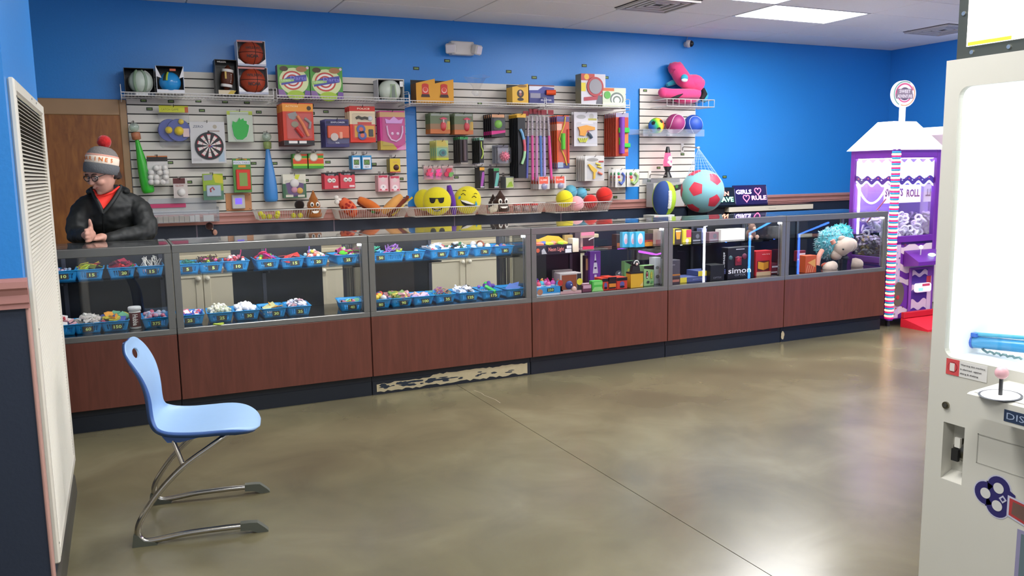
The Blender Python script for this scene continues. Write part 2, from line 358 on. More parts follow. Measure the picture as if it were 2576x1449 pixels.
for i in range(-1, 5):
    x0 = G0+i*CW+.002; w = CW-.004
    t = thing('glass_showcase', names[i], 'showcase', (x0, FY, 0), 0, 'row of glass showcases'); CASES[i] = t
    D = BY-FY
    MB().cbox(.002, w-.002, 0, .02, ZW, ZM, .002, CASEW).build('wood_panel', t)
    sd = MB()
    for a in (0, w-.018): sd.box(a, a+.018, .02, D, ZW, ZM-.001, CASEW)
    sd.box(.018, w-.018, D-.018, D, ZW, ZM-.001, CASEW).box(.018, w-.018, .02, D-.018, ZW, ZW+.018, CASEW)
    sd.build('base_cabinet', t)
    tk = MB().box(.0, w, .04, D-.02, 0, ZW, mat('#131820', .5, var=.1)).build('toe_kick', t)
    MB().box(.002, w-.002, .034, .0395, .0, .095, mat('#171e28', .42, var=.12, scale=15)).build('kick_plate', t)
    fr = MB(); p = .042
    fr.cbox(0, w, 0, .028, ZT-.05, ZT, .003, METAL).cbox(0, w, 0, .028, ZM, ZM+.036, .003, METAL)
    fr.cbox(0, p, 0, .028, ZM+.034, ZT-.048, .003, METAL).cbox(w-p, w, 0, .028, ZM+.034, ZT-.048, .003, METAL)
    fr.cbox(0, w, D-.028, D, ZT-.035, ZT, .003, METAL).cbox(0, .03, D-.028, D, ZM, ZT-.033, .003, METAL).cbox(w-.03, w, D-.028, D, ZM, ZT-.033, .003, METAL)
    fr.cbox(0, w, D-.028, D, ZM, ZM+.03, .003, METAL)
    for a in (0, w-.022): fr.cbox(a, a+.022, .026, D-.026, ZT-.028, ZT, .003, METAL).cbox(a, a+.022, .026, D-.026, ZM, ZM+.03, .003, METAL)
    fr.build('metal_frame', t)
    MB().box(p-.006, w-p+.006, .016, .021, ZM+.03, ZT-.045, GLASS).build('front_glass', t)
    MB().box(.012, w-.012, .018, D-.012, ZT-.001, ZT+.005, GLASS).build('top_glass', t)
    for a in (.010, w-.016): MB().box(a, a+.006, .03, D-.03, ZM+.03, ZT-.03, GLASS).build('side_glass', t)
    MB().box(.018, w-.018, .03, D-.03, ZM+.004, ZDECK, DECKM).build('deck', t)
    MB().box(.03, w-.03, D-.315, D-.035, ZSH-.008, ZSH, glassmat('shelf_glass', (.80, .86, .86), 1.5, 0, .02)).build('glass_shelf', t)
    for k, (a, b) in enumerate(backs[i]):
        MB().box(a, b, D-.024-.009*k, D-.018-.009*k, ZM+.03, ZT-.035, BLACKD).build('sliding_door', t)
    for a in (.03, w/2-.012, w-.055): MB().box(a, a+.024, D-.046, D-.036, ZDECK, ZT-.05, mat('#5a5b62', .35, .8)).build('shelf_upright', t)
    for a in (.035, w/2-.008, w-.05): MB().prism([(D-.045, ZSH-.05), (D-.045, ZSH-.01), (D-.30, ZSH-.01), (D-.30, ZSH-.02)], a, a+.008, mat('#4a4b50', .4, .7), M=Matrix(((0, 1, 0, 0), (1, 0, 0, 0), (0, 0, 1, 0), (0, 0, 0, 1)))).build('shelf_bracket', t)
    if i >= 0:
        MB().box(.05, w-.05, .030, .040, ZT-.046, ZT-.038, LEDM).build('led_strip', t)
        MB().box(w-.048, w-.0435, .030, .036, ZM+.05, ZT-.05, mat('#77767e', .5, name='led_strip_side')).build('led_side_strip', t); MB().box(w-.062, w-.044, .029, .036, ZT-.066, ZT-.051, LEDM).build('led_end', t)
    else:
        MB().box(.05, w-.05, .030, .040, ZT-.046, ZT-.038, mat('#f4f2ff', .4, emit=CASE_LED*.5)).build('led_strip', t)
# chipped cream paint on the second kick plate
random.seed(3)
t = CASES[1]; cream = mat('#b9ad8a', .7, var=.12, scale=25)
def blob(cx, cz, rx, rz, n=14): return [(cx+rx*(1+random.uniform(-.22, .22))*math.cos(2*math.pi*k/n), cz+rz*(1+random.uniform(-.22, .22))*math.sin(2*math.pi*k/n)) for k in range(n)]
pm = MB(); yy = .0335; N = 46
top = []; bot = []
for k in range(N):
    u = .03+k*(CW-.06)/(N-1); f = k/(N-1)
    top.append((u, .088+.012*random.random()-(.02 if f < .35 else 0))); bot.append((u, .012+.014*random.random()+(.0 if f > .3 else .0)))
pm.prism(bot+top[::-1], .0325, .0342, cream)
for k in range(26):
    pm.flat(blob(random.uniform(.05, .62), random.uniform(.035, .066), random.uniform(.012, .05), random.uniform(.004, .012)), .0322-.00002*k, mat('#1d2a38', .5))
for k in range(9):
    pm.flat(blob(random.uniform(.62, 1.1), random.uniform(.04, .07), random.uniform(.012, .03), random.uniform(.003, .007)), .0322-.00002*k, mat('#1d2a38', .5))
pm.build('paint_chips', t)
MB().prism(blob(.024, .06, .018, .035), .0325, .0342, cream).build('paint_chips', CASES[4])
# base cabinets along the back wall
CREAM = mat('#cfc6ae', .42, var=.03, scale=10, name='cream_cabinet_paint')
def knob(parent, x, z, y): MB().lathe([(.008, 0), (.007, .012), (.016, .018), (.020, .026), (.016, .034), (.0, .037)], mat('#e6dfcc', .25), n=14, M=Matrix.Translation((x, y, z)) @ Matrix.Rotation(math.pi/2, 4, 'X')).build('knob', parent)
def shaker(parent, x0, x1, z0, z1, y, kx):
    d = MB().box(x0, x1, y-.014, y, z0, z1, CREAM); f = .055
    for a in ((x0, x0+f, z0, z1), (x1-f, x1, z0, z1), (x0+f, x1-f, z0, z0+f), (x0+f, x1-f, z1-f*1.2, z1)): d.cbox(a[0], a[1], y-.024, y-.013, a[2], a[3], .002, CREAM)
    o = d.build('cabinet_door', parent); knob(o, kx, z1-.07, y-.024); return o
def cabinet(x0, x1, label, drawers=False):
    t = thing('base_cabinet', label, 'cabinet', (x0, 0, 0), 0, 'cream base cabinets along the back wall'); w = x1-x0; D = -.58
    MB().box(.002, w-.002, D, -.014, .1, .845, CREAM).box(.002, w-.002, D+.06, -.014, 0, .1, mat('#2a2622', .6)).build('carcass', t)
    if drawers:
        for k in range(3):
            d = MB().cbox(.012, w-.012, D-.02, D-.001, .13+.215*k, .325+.215*k, .003, CREAM).build('drawer', t); knob(d, w/2, .23+.215*k, D-.02)
    else:
        shaker(t, .012, w/2-.003, .13, .76, D, w/2-.035); shaker(t, w/2+.003, w-.012, .13, .76, D, w/2+.035)
    return t
cabinet(-1.74, -.82, 'cream cabinet nearest the brown door, seen through the basket showcase'); cabinet(-.82, .18, 'cream cabinet second from the brown door, partly behind a black sliding door')
cabinet(.18, .58, 'narrow cream drawer unit behind the counter', True); cabinet(.58, 1.52, 'cream cabinet behind the showcase with the number 70 baskets'); cabinet(1.52, 2.46, 'cream cabinet behind the novelty lamp showcase')
wt = MB().cbox(-1.74, 2.50, -.62, -.014, .847, .885, .006, mat('#d9cba9', .35)).build('worktop'); tag(wt, 'pale laminate worktop over the cream cabinets', 'worktop')
# ================================================================ BLUE CANTILEVER CHAIR
def catmull(P, n):
    out = []
    for i in range(len(P)-1):
        p = [Vector(P[max(i-1, 0)]), Vector(P[i]), Vector(P[i+1]), Vector(P[min(i+2, len(P)-1)])]
        for k in range(n):
            t = k/n
            out.append(.5*((2*p[1])+(p[2]-p[0])*t+(2*p[0]-5*p[1]+4*p[2]-p[3])*t*t+(3*p[1]-p[0]-3*p[2]+p[3])*t**3))
    out.append(Vector(P[-1])); return out
def make_chair():
    t = thing('chair', 'light blue moulded plastic chair on chromed cantilever skids', 'chair', (-1.8585, -3.971, 0), math.atan2(-.170, .985))
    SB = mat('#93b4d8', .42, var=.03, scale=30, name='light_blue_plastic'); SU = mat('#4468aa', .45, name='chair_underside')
    # s, z, half width, edge lift along normal
    prof = [(-.004, .830, .03, .0), (-.003, .826, .085, .002), (.000, .815, .130, .006), (.005, .797, .165, .010), (.018, .770, .185, .015), (.034, .735, .188, .019), (.052, .69, .180, .022), (.064, .64, .164, .024), (.070, .59, .152, .025), (.070, .545, .150, .027), (.071, .505, .156, .031),
            (.083, .473, .176, .034), (.110, .455, .194, .032), (.152, .447, .206, .027), (.215, .445, .212, .022), (.28, .449, .219, .016), (.345, .455, .220, .010), (.40, .457, .214, .004), (.445, .453, .198, -.002), (.480, .443, .170, -.006), (.503, .430, .125, -.006), (.514, .418, .07, -.004)]
    C = catmull([(p[0], p[1], 0) for p in prof], 3); Wd = catmull([(p[2], p[3], 0) for p in prof], 3)
    n = len(C); m = 17; top = []; bot = []
    for i in range(n):
        tn = (C[min(i+1, n-1)]-C[max(i-1, 0)]).normalized(); nr = Vector((-tn.y, tn.x, 0))   # points to the sitter
        ra, rb = [], []
        for j in range(m):
            u = -1+2*j/(m-1); y = Wd[i].x*math.sin(u*math.pi/2*.98)/math.sin(math.pi/2*.98)
            lift = Wd[i].y*(abs(u)**2.4)-.006*max(0, abs(u)-.85)/.15
            p = C[i]+nr*lift; ra.append((p.x, y, p.y))
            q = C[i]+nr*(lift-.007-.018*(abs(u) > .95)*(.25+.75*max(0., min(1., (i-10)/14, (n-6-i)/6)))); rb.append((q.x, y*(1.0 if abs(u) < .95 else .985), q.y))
        top.append(ra); bot.append(rb)
    mb = MB(); vs = [q for r in top for q in r]+[q for r in bot for q in r]; N = n*m; F = []; G = []
    for i in range(n-1):
        for j in range(m-1):
            a = i*m+j; F.append((a, a+m, a+m+1, a+1)); G.append((N+a, N+a+1, N+a+m+1, N+a+m))
    E = []
    for i in range(n-1):
        a = i*m; E.append((a, N+a, N+a+m, a+m)); a = i*m+m-1; E.append((a, a+m, N+a+m, N+a))
    for j in range(m-1): E.append((j, j+1, N+j+1, N+j)); a = (n-1)*m+j; E.append((a, N+a, N+a+1, a+1))
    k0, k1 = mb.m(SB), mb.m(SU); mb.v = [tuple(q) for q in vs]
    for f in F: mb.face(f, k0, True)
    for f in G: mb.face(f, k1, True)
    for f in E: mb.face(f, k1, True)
    sh = mb.build('seat_shell', t)
    # finger hole through the backrest
    ct = MB().prism(circ(0, .768, .056, .020, 20), -.1, .1, SB, M=Matrix.Rotation(math.pi/2, 4, 'Z')).build('cutter', t)
    bm_ = sh.modifiers.new('hole', 'BOOLEAN'); bm_.object = ct; bm_.operation = 'DIFFERENCE'; bm_.solver = 'EXACT'
    bpy.context.view_layer.update(); dg = bpy.context.evaluated_depsgraph_get()
    me = bpy.data.meshes.new_from_object(sh.evaluated_get(dg)); sh.modifiers.clear(); sh.data = me
    bpy.data.objects.remove(ct)
    CH = mat('#b9b4aa', .18, 1., name='chromed_tube'); GF = mat('#4d5046', .55, name='grey_glide')
    path = [(.385, .432), (.368, .418), (.308, .382), (.203, .315), (.105, .222), (.034, .125), (.012, .072), (.018, .034), (.045, .018), (.10, .020), (.20, .031), (.34, .034), (.43, .033)]
    for s in (-1, 1):
        pts = []
        for k, (a, z) in enumerate(path):
            y = s*(.232 if k > 4 else .232-(.232-.165)*(1-k/5)**1.2); pts.append((a, y, z))
        leg = MB().tube(catmull(pts, 5), .0125, CH, n=12).build('leg', t)
        f1 = MB().loft([[(x, s*.232+dy, z) for dy, z in ((-.016, z0), (.016, z0), (.016, z1), (-.016, z1))] for x, z0, z1 in ((.415, .018, .049), (.455, .014, .049), (.485, .0, .046), (.515, .0, .020), (.528, .0, .006))], GF, False).build('front_glide', leg)
        MB().prism([(-.012, 0), (.085, 0), (.075, .012), (.035, .022), (.012, .05), (-.005, .052)], s*.232-.014, s*.232+.014, GF).build('rear_glide', leg)
        MB().cyl((.155, s*.145, .432), (.198, s*.19, .318), .010, CH).build('brace', t)
    MB().tube([(.155, -.15, .430), (.155, .15, .430)], .0125, CH, n=12).build('crossbar', t)
    pl = MB()
    for s in (-1, 1): MB().prism([(.12, .438), (.14, .408), (.19, .405), (.30, .425), (.40, .428), (.43, .44), (.30, .445)], s*.15-.012, s*.15+.012, SU).build('mounting_rib', t)
make_chair()
# ================================================================ THE MAN BEHIND THE COUNTER
def ringpath(mb, pts, mt, n=16):
    """loft of ellipses: (centre, half width vector, half depth vector)"""
    rg = []
    for c, a, b in pts:
        c, a, b = Vector(c), Vector(a), Vector(b)
        rg.append([c+a*math.cos(2*math.pi*k/n)+b*math.sin(2*math.pi*k/n) for k in range(n)])
    mb.loft(rg, mt, True, True)
def limb(mb, pts, rad, mt, n=14): 
    P = catmull(pts, 5); R = [v.x for v in catmull([(r, 0, 0) for r in rad], 5)]
    mb.tube(P, R, mt, n=n); mb.sph(P[0], R[0], mt, n=12); mb.sph(P[-1], R[-1], mt, n=12)
def remesh(ob, voxel, smooth=6):
    md = ob.modifiers.new('r', 'REMESH'); md.mode = 'VOXEL'; md.voxel_size = voxel; md.use_smooth_shade = True
    if smooth: s = ob.modifiers.new('s', 'SMOOTH'); s.iterations = smooth; s.factor = .5
    bpy.context.view_layer.update(); dg = bpy.context.evaluated_depsgraph_get()
    me = bpy.data.meshes.new_from_object(ob.evaluated_get(dg)); mt = list(ob.data.materials)
    ob.modifiers.clear(); ob.data = me; me.materials.clear()
    for q in mt[:1]: me.materials.append(q)
    me.polygons.foreach_set('material_index', [0]*len(me.polygons)); me.polygons.foreach_set('use_smooth', [True]*len(me.polygons)); me.update()
def make_man():
    B = Vector((-1.93, -1.42, 0))
    t = thing('person', 'person in red-pompom knit hat and black jacket leaning on the counter', 'person', B)
    SK = mat('#c4927f', .55, var=.05, scale=20, name='skin'); JK = mat('#191c1b', .62, var=.25, scale=14, bump=.25, name='black_jacket_cloth')
    def W(px, py, Y): return aY(px, py, Y)-B
    head = W(259, 437, -1.62)                      # centre of skull
    HR = Matrix.Rotation(math.radians(-48), 3, 'Z') @ Matrix.Rotation(math.radians(22), 3, 'X')   # faces -y, turned to the picture's left, looking down
    def H(x, y, z): return head + HR @ Vector((x, y, z))
    sk = MB()
    # skull, jaw, neck
    rg = []
    for z, hw, fr, bk in ((.125, .02, .02, .03), (.118, .045, .05, .06), (.10, .066, .078, .085), (.07, .077, .093, .098), (.03, .079, .097, .100), (-.01, .077, .096, .094), (-.045, .071, .094, .075), (-.075, .062, .090, .045), (-.10, .046, .085, .015), (-.115, .026, .078, -.02)):
        cy = (bk-fr)/2; dep = (fr+bk)/2
        rg.append([H(hw*math.cos(2*math.pi*k/20), cy+dep*math.sin(2*math.pi*k/20), z) for k in range(20)])
    sk.loft(rg[::-1], SK)
    ringpath(sk, [(H(0, -.098, .012), HR @ Vector((.009, 0, 0)), HR @ Vector((0, .012, 0))), (H(0, -.108, -.008), HR @ Vector((.012, 0, 0)), HR @ Vector((0, .014, 0))), (H(0, -.114, -.026), HR @ Vector((.016, 0, 0)), HR @ Vector((0, .018, 0))), (H(0, -.100, -.036), HR @ Vector((.010, 0, 0)), HR @ Vector((0, .012, 0)))], SK, 10)
    sk.sph(H(0, -.092, -.062), .020, SK, sc=(1.2, .7, .55)); sk.sph(H(0, -.080, -.104), .02, SK, sc=(1, .7, .7))
    for s in (-1, 1):
        sk.sph(H(s*.04, -.078, -.025), .026, SK, sc=(1, .7, .9)); sk.sph(H(s*.080, .01, .0), .026, SK, sc=(.35, .7, 1.15))
        sk.sph(H(s*.034, -.088, .035), .022, SK, sc=(1.2, .5, .4))
    nk = W(262, 505, -1.50); ch = W(265, 560, -1.42)
    limb(sk, [head+Vector((.0, .04, -.05)), nk+Vector((0, .02, .03)), nk+Vector((.0, .04, -.06)), ch+Vector((0, .05, 0))], [.062, .060, .066, .10], SK)
    # hidden trunk so the body is one figure
    pel = Vector((.02, .28, .93))
    limb(sk, [ch+Vector((0, .05, 0)), Vector((.02, .18, 1.12)), pel], [.10, .11, .11], SK)
    shR, shL = W(216, 524, -1.48), W(343, 519, -1.46)          # his right is at the picture's left
    elR, elL = W(196, 592, -1.56), W(366, 590, -1.60)
    wrR = W(217, 592, -1.80); wrL = W(268, 606, -1.78)
    for s, e, w in ((shR, elR, wrR), (shL, elL, wrL)):
        limb(sk, [ch+Vector((0, .05, .0)), s, e, w], [.06, .055, .045, .028], SK)
    hip = {-1: Vector((-.09, .28, .90)), 1: Vector((.11, .28, .90))}
    for s in (-1, 1): limb(sk, [pel, hip[s], Vector((hip[s].x, .27, .48)), Vector((hip[s].x, .32, .06))], [.09, .08, .055, .04], SK)
    # right hand: blade of the hand on the glass, thumb up, fingers towards the viewer
    hb = aZ(226, 612, ZT+.006)-B; 
    kn = Vector((hb.x+.005, hb.y+.085, hb.z+.045))
    limb(sk, [wrR, kn+Vector((0, .04, .005)), kn], [.028, .030, .030], SK); sk.sph(kn+Vector((0, -.005, .004)), .046, SK, n=14, sc=(.42, .95, 1.0)); sk.sph(kn+Vector((0, .03, .0)), .042, SK, n=14, sc=(.5, 1.1, .95))
    for k in range(4):
        z = hb.z+.015+.0235*k; L = (.060, .074, .080, .072)[k]; y0 = kn.y+.01
        limb(sk, [(kn.x, y0, z+.004), (kn.x-.004, y0-L*.5, z), (kn.x-.012, y0-L, z-.002), (kn.x-.024, y0-L-.018, z-.002)], [.0140, .0130, .0118, .010], SK, 8)
    limb(sk, [(kn.x+.004, kn.y+.03, kn.z+.015), (kn.x+.006, kn.y+.002, hb.z+.094), (kn.x+.004, kn.y-.010, hb.z+.124), (kn.x+.002, kn.y-.012, hb.z+.142)], [.018, .0145, .013, .010], SK, 8)
    # left hand resting flat on the glass, fingers towards the other hand
    lb = Vector((wrL.x-.05, wrL.y-.02, ZT+.024))
    limb(sk, [wrL, lb+Vector((.03, .0, .004)), lb], [.027, .028, .026], SK)
    for k in range(4):
        y = lb.y-.028+.019*k; L = (.055, .066, .062, .05)[k]
        limb(sk, [(lb.x+.005, y, lb.z+.004), (lb.x-L*.5, y-.003, lb.z+.006), (lb.x-L, y-.004, lb.z-.008)], [.0115, .0105, .009], SK, 8)
    limb(sk, [(lb.x+.025, lb.y-.02, lb.z), (lb.x-.005, lb.y-.045, lb.z-.004), (lb.x-.03, lb.y-.052, lb.z-.008)], [.014, .011, .009], SK, 8)
    body = sk.build('body', t); remesh(body, .0065, 3)
    # jacket: trunk and sleeves in one
    jk = MB()
    ringpath(jk, [((.02, .26, .95), (.20, 0, 0), (0, .14, 0)), (Vector((.02, .20, 1.08)), (.205, 0, 0), (0, .145, .03)), (W(272, 560, -1.40), (.225, 0, 0), (0, .135, .04)), (W(276, 525, -1.44), (.222, 0, -.0), (0, .125, .05)), (W(276, 503, -1.46), (.175, 0, 0), (0, .11, .05)), (W(274, 486, -1.47), (.112, 0, 0), (0, .088, .04)), (W(272, 476, -1.475), (.098, 0, 0), (0, .083, .035))], JK, 20)
    limb(jk, [W(240, 512, -1.45), shR, shR+(elR-shR)*.5+Vector((-.02, 0, 0)), elR, elR+(wrR-elR)*.5, wrR+Vector((0, .03, 0))], [.075, .078, .074, .066, .056, .045], JK)
    limb(jk, [W(310, 510, -1.45), shL, shL+(elL-shL)*.5+Vector((.022, 0, 0)), elL+Vector((.0, 0, .012)), elL+(wrL-elL)*.5+Vector((0, -.02, .012)), wrL+Vector((.02, 0, .006))], [.075, .078, .076, .070, .058, .045], JK)
    # open V at the neck is cut by the shirt standing proud; collar folds
    jo = jk.build('jacket', t); remesh(jo, .009, 4)
    from mathutils import noise as mn
    for v in jo.data.vertices:
        c = v.co; v.co = c+v.normal*(.0085*mn.noise(Vector((c.x*9+c.z*7, c.y*10, c.z*19-c.x*8)))+.004*mn.noise(c*38))
    SH = mat('#e02a1a', .7, var=.06, scale=40, name='red_shirt_cloth')
    c0 = W(262, 478, -1.60); 
    pts = []
    V = [W(238, 487, -1.60), W(250, 508, -1.625), W(258, 533, -1.625), W(277, 508, -1.615), W(299, 474, -1.56), W(284, 482, -1.585), W(262, 488, -1.61)]
    sh = MB(); front = [Vector(p)+Vector((0, -.012, 0)) for p in V]; back = [Vector(p)+Vector((0, .09, -.005)) for p in V]
    nV = len(V); sh.add(front+back, [tuple(range(nV))]+[(i, (i+1) % nV, nV+(i+1) % nV, nV+i) for i in range(nV)], SH, True); so = sh.build('shirt', t)
    cb = MB().tube([W(236, 478, -1.585), W(246, 494, -1.615), W(262, 492, -1.622), W(282, 484, -1.60), W(300, 470, -1.555)], .008, SH, n=8).build('shirt_collar', so)
    cl_ = MB()
    for P in ([W(231, 472, -1.56), W(238, 492, -1.60), W(249, 514, -1.635), W(258, 536, -1.64)], [W(304, 468, -1.535), W(296, 486, -1.585), W(279, 512, -1.63), W(258, 537, -1.64)]):
        cl_.tube(catmull(P, 4), .014, JK, n=8)
    cl_.build('jacket_collar', jo)
    hd = MB(); rgs = []
    for k in range(9):
        a = math.radians(-32+244*k/8); c = W(272, 478, -1.48)
        rgs.append(c+Vector((.115*math.cos(a), .085*math.sin(a), -.01-.0*math.sin(a))))
    hd.tube(rgs, [.006, .022, .032, .040, .044, .040, .032, .022, .006], JK, n=10).build('hood', jo)
    zp = MB().tube([W(258, 537, -1.645), W(259, 560, -1.62), W(261, 585, -1.60)], .004, mat('#0c0d0d', .4), n=6).build('zipper', jo)
    # trousers and shoes
    tr = MB(); TM = mat('#22252c', .75)
    ringpath(tr, [((.01, .28, .98), (.175, 0, 0), (0, .125, 0)), ((.01, .28, .88), (.185, 0, 0), (0, .13, 0)), ((.01, .28, .80), (.18, 0, 0), (0, .12, 0))], TM)
    for s in (-1, 1): limb(tr, [hip[s]-Vector((0, 0, .02)), Vector((hip[s].x, .27, .48)), Vector((hip[s].x, .32, .10))], [.10, .075, .062], TM)
    to = tr.build('trousers', t); remesh(to, .014, 4)
    for s in (-1, 1):
        MB().loft([[(hip[s].x+a*w, y, z) for a, z in ((-1, 0), (1, 0), (1, h*.6), (.6, h), (-.6, h), (-1, h*.6))] for y, w, h in ((.38, .035, .07), (.33, .045, .10), (.24, .048, .075), (.15, .046, .05), (.11, .03, .03))], mat('#141414', .5), True).build('shoe', t)
    # knit hat
    GR = mat('#77726e', .9, var=.12, scale=90, bump=.4, name='grey_knit'); DG = mat('#5f6163', .9, var=.12, scale=90, bump=.4, name='dark_grey_knit'); CRM = mat('#e9d8c4', .9, var=.06, scale=90, bump=.3, name='cream_knit'); PK = mat('#d9a08e', .9, bump=.3, scale=90, name='pink_knit_band')
    HH = Matrix.Rotation(math.radians(-46), 3, 'Z') @ Matrix.Rotation(math.radians(-8), 3, 'X') @ Matrix.Rotation(math.radians(4), 3, 'Y')
    def HT(x, y, z): return head + HR @ Vector((0, .008, .046)) + HH @ Vector((x, y-.008, z-.066))
    def hat(prof, mt, name, parent, y0=.012):
        m = MB(); rg = [[HT(r*math.cos(2*math.pi*k/28), y0+r*1.13*math.sin(2*math.pi*k/28), z) for k in range(28)] for r, z in prof]
        m.loft(rg, mt); return m.build(name, parent)
    ho = hat([(.090, .080), (.093, .10), (.092, .128), (.085, .155), (.070, .178), (.048, .194), (.018, .201), (.001, .202)], GR, 'knit_hat', t)
    hat([(.094, .018), (.100, .022), (.102, .050), (.101, .078), (.096, .084), (.09, .08)], DG, 'hat_cuff', ho)
    hat([(.0945, .084), (.0965, .090), (.0965, .128), (.093, .132)], CRM, 'hat_band', ho)
    hat([(.0935, .131), (.0945, .134), (.0925, .141), (.090, .143)], PK, 'hat_stripe', ho)
    lt = MB(); OR = mat('#d8752a', .9, name='orange_lettering')
    word = 'MARINES'
    for k, chh in enumerate(word):
        a = math.radians(-118+18.5*k)                                 # around the band towards the picture's right
        m1 = MB().text(chh, .026, 0, 0, 0, OR, bold=.02)
        ra = .0985
        for q in range(len(m1.v)):
            x, y, z = m1.v[q]; aa = a+x/ra*.95
            m1.v[q] = tuple(HT(ra*math.cos(aa), .012+ra*1.13*math.sin(aa), .109+z))
        b = len(lt.v); kx = lt.m(OR); lt.v += m1.v
        for f in m1.f: lt.face([b+i for i in f], kx)
    lt.build('hat_lettering', ho)
    pm = MB(); RD = mat('#b51a1c', .95, var=.25, scale=60, bump=.6, sheen=.4, name='red_yarn'); random.seed(5)
    pc = HT(0, .016, .232); rg = []
    for j in range(13):
        th = math.pi*j/12; rg.append([pc+Vector((math.sin(th)*math.cos(2*math.pi*i/24), math.sin(th)*math.sin(2*math.pi*i/24), math.cos(th)))*(.043*(1+random.uniform(-.07, .07))) for i in range(24)])
    pm.loft(rg[::-1], RD, True, False); pm.build('pompom', ho)
    # hair, glasses, brows, eyes, lips
    hr = MB(); HM = mat('#2a1a14', .7, name='dark_hair')
    for s in (-1, 1): hr.loft([[H(s*(x), y, z) for x, y in ((.070, -.02+dy), (.083, -.0+dy), (.082, .05), (.066, .08), (.06, .04))] for z, dy in ((.035, -.02), (.0, .0), (-.03, .02), (-.045, .03))], HM, True)
    hr.loft([[H(.084*math.cos(a), .02+.092*math.sin(a), z) for a in [math.radians(20+140*k/10) for k in range(11)]]+[H(.06*math.cos(a), .02+.06*math.sin(a), z) for a in [math.radians(160-140*k/10) for k in range(11)]] for z in (.04, .0, -.045, -.06)], HM, True)
    hr.build('hair', t)
    gl = MB(); GB = mat('#17130f', .3, name='dark_glasses_frame')
    for s in (-1, 1):
        ring = [H(s*.034+.028*math.cos(a), -.112+.010*abs(math.cos(a)), .010+.019*math.sin(a)) for a in [2*math.pi*k/16 for k in range(16)]]
        gl.tube(ring, .0028, GB, n=6, closed=True); gl.tube([H(s*.062, -.102, .016), H(s*.080, -.06, .018), H(s*.084, .01, .012)], .0028, GB, n=6)
        gl.loft([[Vector(q)+HR @ Vector((0, d, 0)) for q in ring] for d in (-.0006, .0006)], glassmat('spectacle_lens', (.9, .9, .9)), False)
    gl.tube([H(-.008, -.113, .014), H(0, -.116, .017), H(.008, -.113, .014)], .0028, GB, n=6); gl.build('glasses', t)
    fa = MB()
    for s in (-1, 1):
        fa.sph(H(s*.033, -.082, .010), .013, mat('#e8e2dc', .3), n=12); fa.sph(H(s*.033-.002, -.0925, .005), .0052, mat('#2b1d14', .2), n=8)
        fa.tube([H(s*.014, -.100, .032), H(s*.034, -.101, .038), H(s*.054, -.090, .033)], [.003, .0045, .002], HM, n=6)
    fa.build('eyes_and_brows', t)
    MB().loft([[H(x, -.099+abs(x)*.35, -.060+dz*(1-abs(x)/.03)) if True else 0 for x, dz in ((-.026, 0), (-.013, .006), (0, .004), (.013, .006), (.026, 0), (.012, -.008), (-.012, -.008))], [H(x, -.107+abs(x)*.35, -.061+dz*.8*(1-abs(x)/.03)) for x, dz in ((-.024, 0), (-.012, .005), (0, .003), (.012, .005), (.024, 0), (.011, -.007), (-.011, -.007))]], mat('#a35f54', .5), True).build('lips', t)
make_man()
# ================================================================ SLATWALL AND PRIZES ON THE BACK WALL
SLAT = mat('#d8d3c8', .4, var=.03, scale=5, name='white_slatwall')
def slatwall(x0, x1, z0, z1, ph, label):
    t = thing('slatwall_panel', label, 'slatwall', (x0, 0, z0), 0, 'slatwall panels'); w = x1-x0
    MB().box(.004, w-.004, -.012, -.0015, .004, z1-z0-.004, mat('#1f1c1a', .8)).build('backing', t)
    g = ph
    while g > z0+.03: g -= .0762
    cuts = [z0]
    while g < z1-.01:
        if g > z0+.01: cuts.append(g)
        g += .0762
    cuts.append(z1); cache = {}
    for a, b in zip(cuts[:-1], cuts[1:]):
        lo = a+(.0045 if a > z0 else 0); hi = b-(.0045 if b < z1 else 0); k = round(hi-lo, 4)
        if k not in cache: cache[k] = MB().cbox(0, w, -.02, -.0125, 0, hi-lo, .0015, SLAT).mesh('slat')
        put('slat', cache[k], t, (0, 0, lo-z0))
    return t
slatwall(-1.742, .695, 1.196, 2.412, 2.0489, 'white slatwall panel next to the brown door'); slatwall(.809, 3.205, 1.196, 2.398, 2.1033, 'white slatwall panel in the middle, above the smiley cushions'); slatwall(3.385, 4.142, 1.196, 2.402, 2.1033, 'narrow white slatwall panel with the lava lamp')
def rectW(r, Y):
    cx, cy = (r[0]+r[2])/2, (r[1]+r[3])/2
    return aY(r[0], cy, Y).x, aY(r[2], cy, Y).x, aY(cx, r[3], Y).z, aY(cx, r[1], Y).z
ORD = ('first', 'second', 'third', 'fourth', 'fifth', 'sixth', 'seventh', 'eighth')
DEEP = {'hatchet_toy_pack': .26, 'gadget_toy_pack': .18, 'police_toy_pack': .16, 'princess_pack': .10, 'whirly_toy_pack': .13, 'glow_ball_pack': .19, 'boomerang_pack': .19, 'bow_set_pack': .19, 'archery_tube_pack': .22, 'yellow_gun_pack': .18, 'yoyo_pack': .17, 'putty_pack': .18, 'bead_pack': .14, 'dark_tube_pack': .16, 'neon_stick_pack': .17, 'eye_glasses_pack': .11}
def M_(c, **k): return c if not isinstance(c, str) else mat(c, k.get('rough', .45))
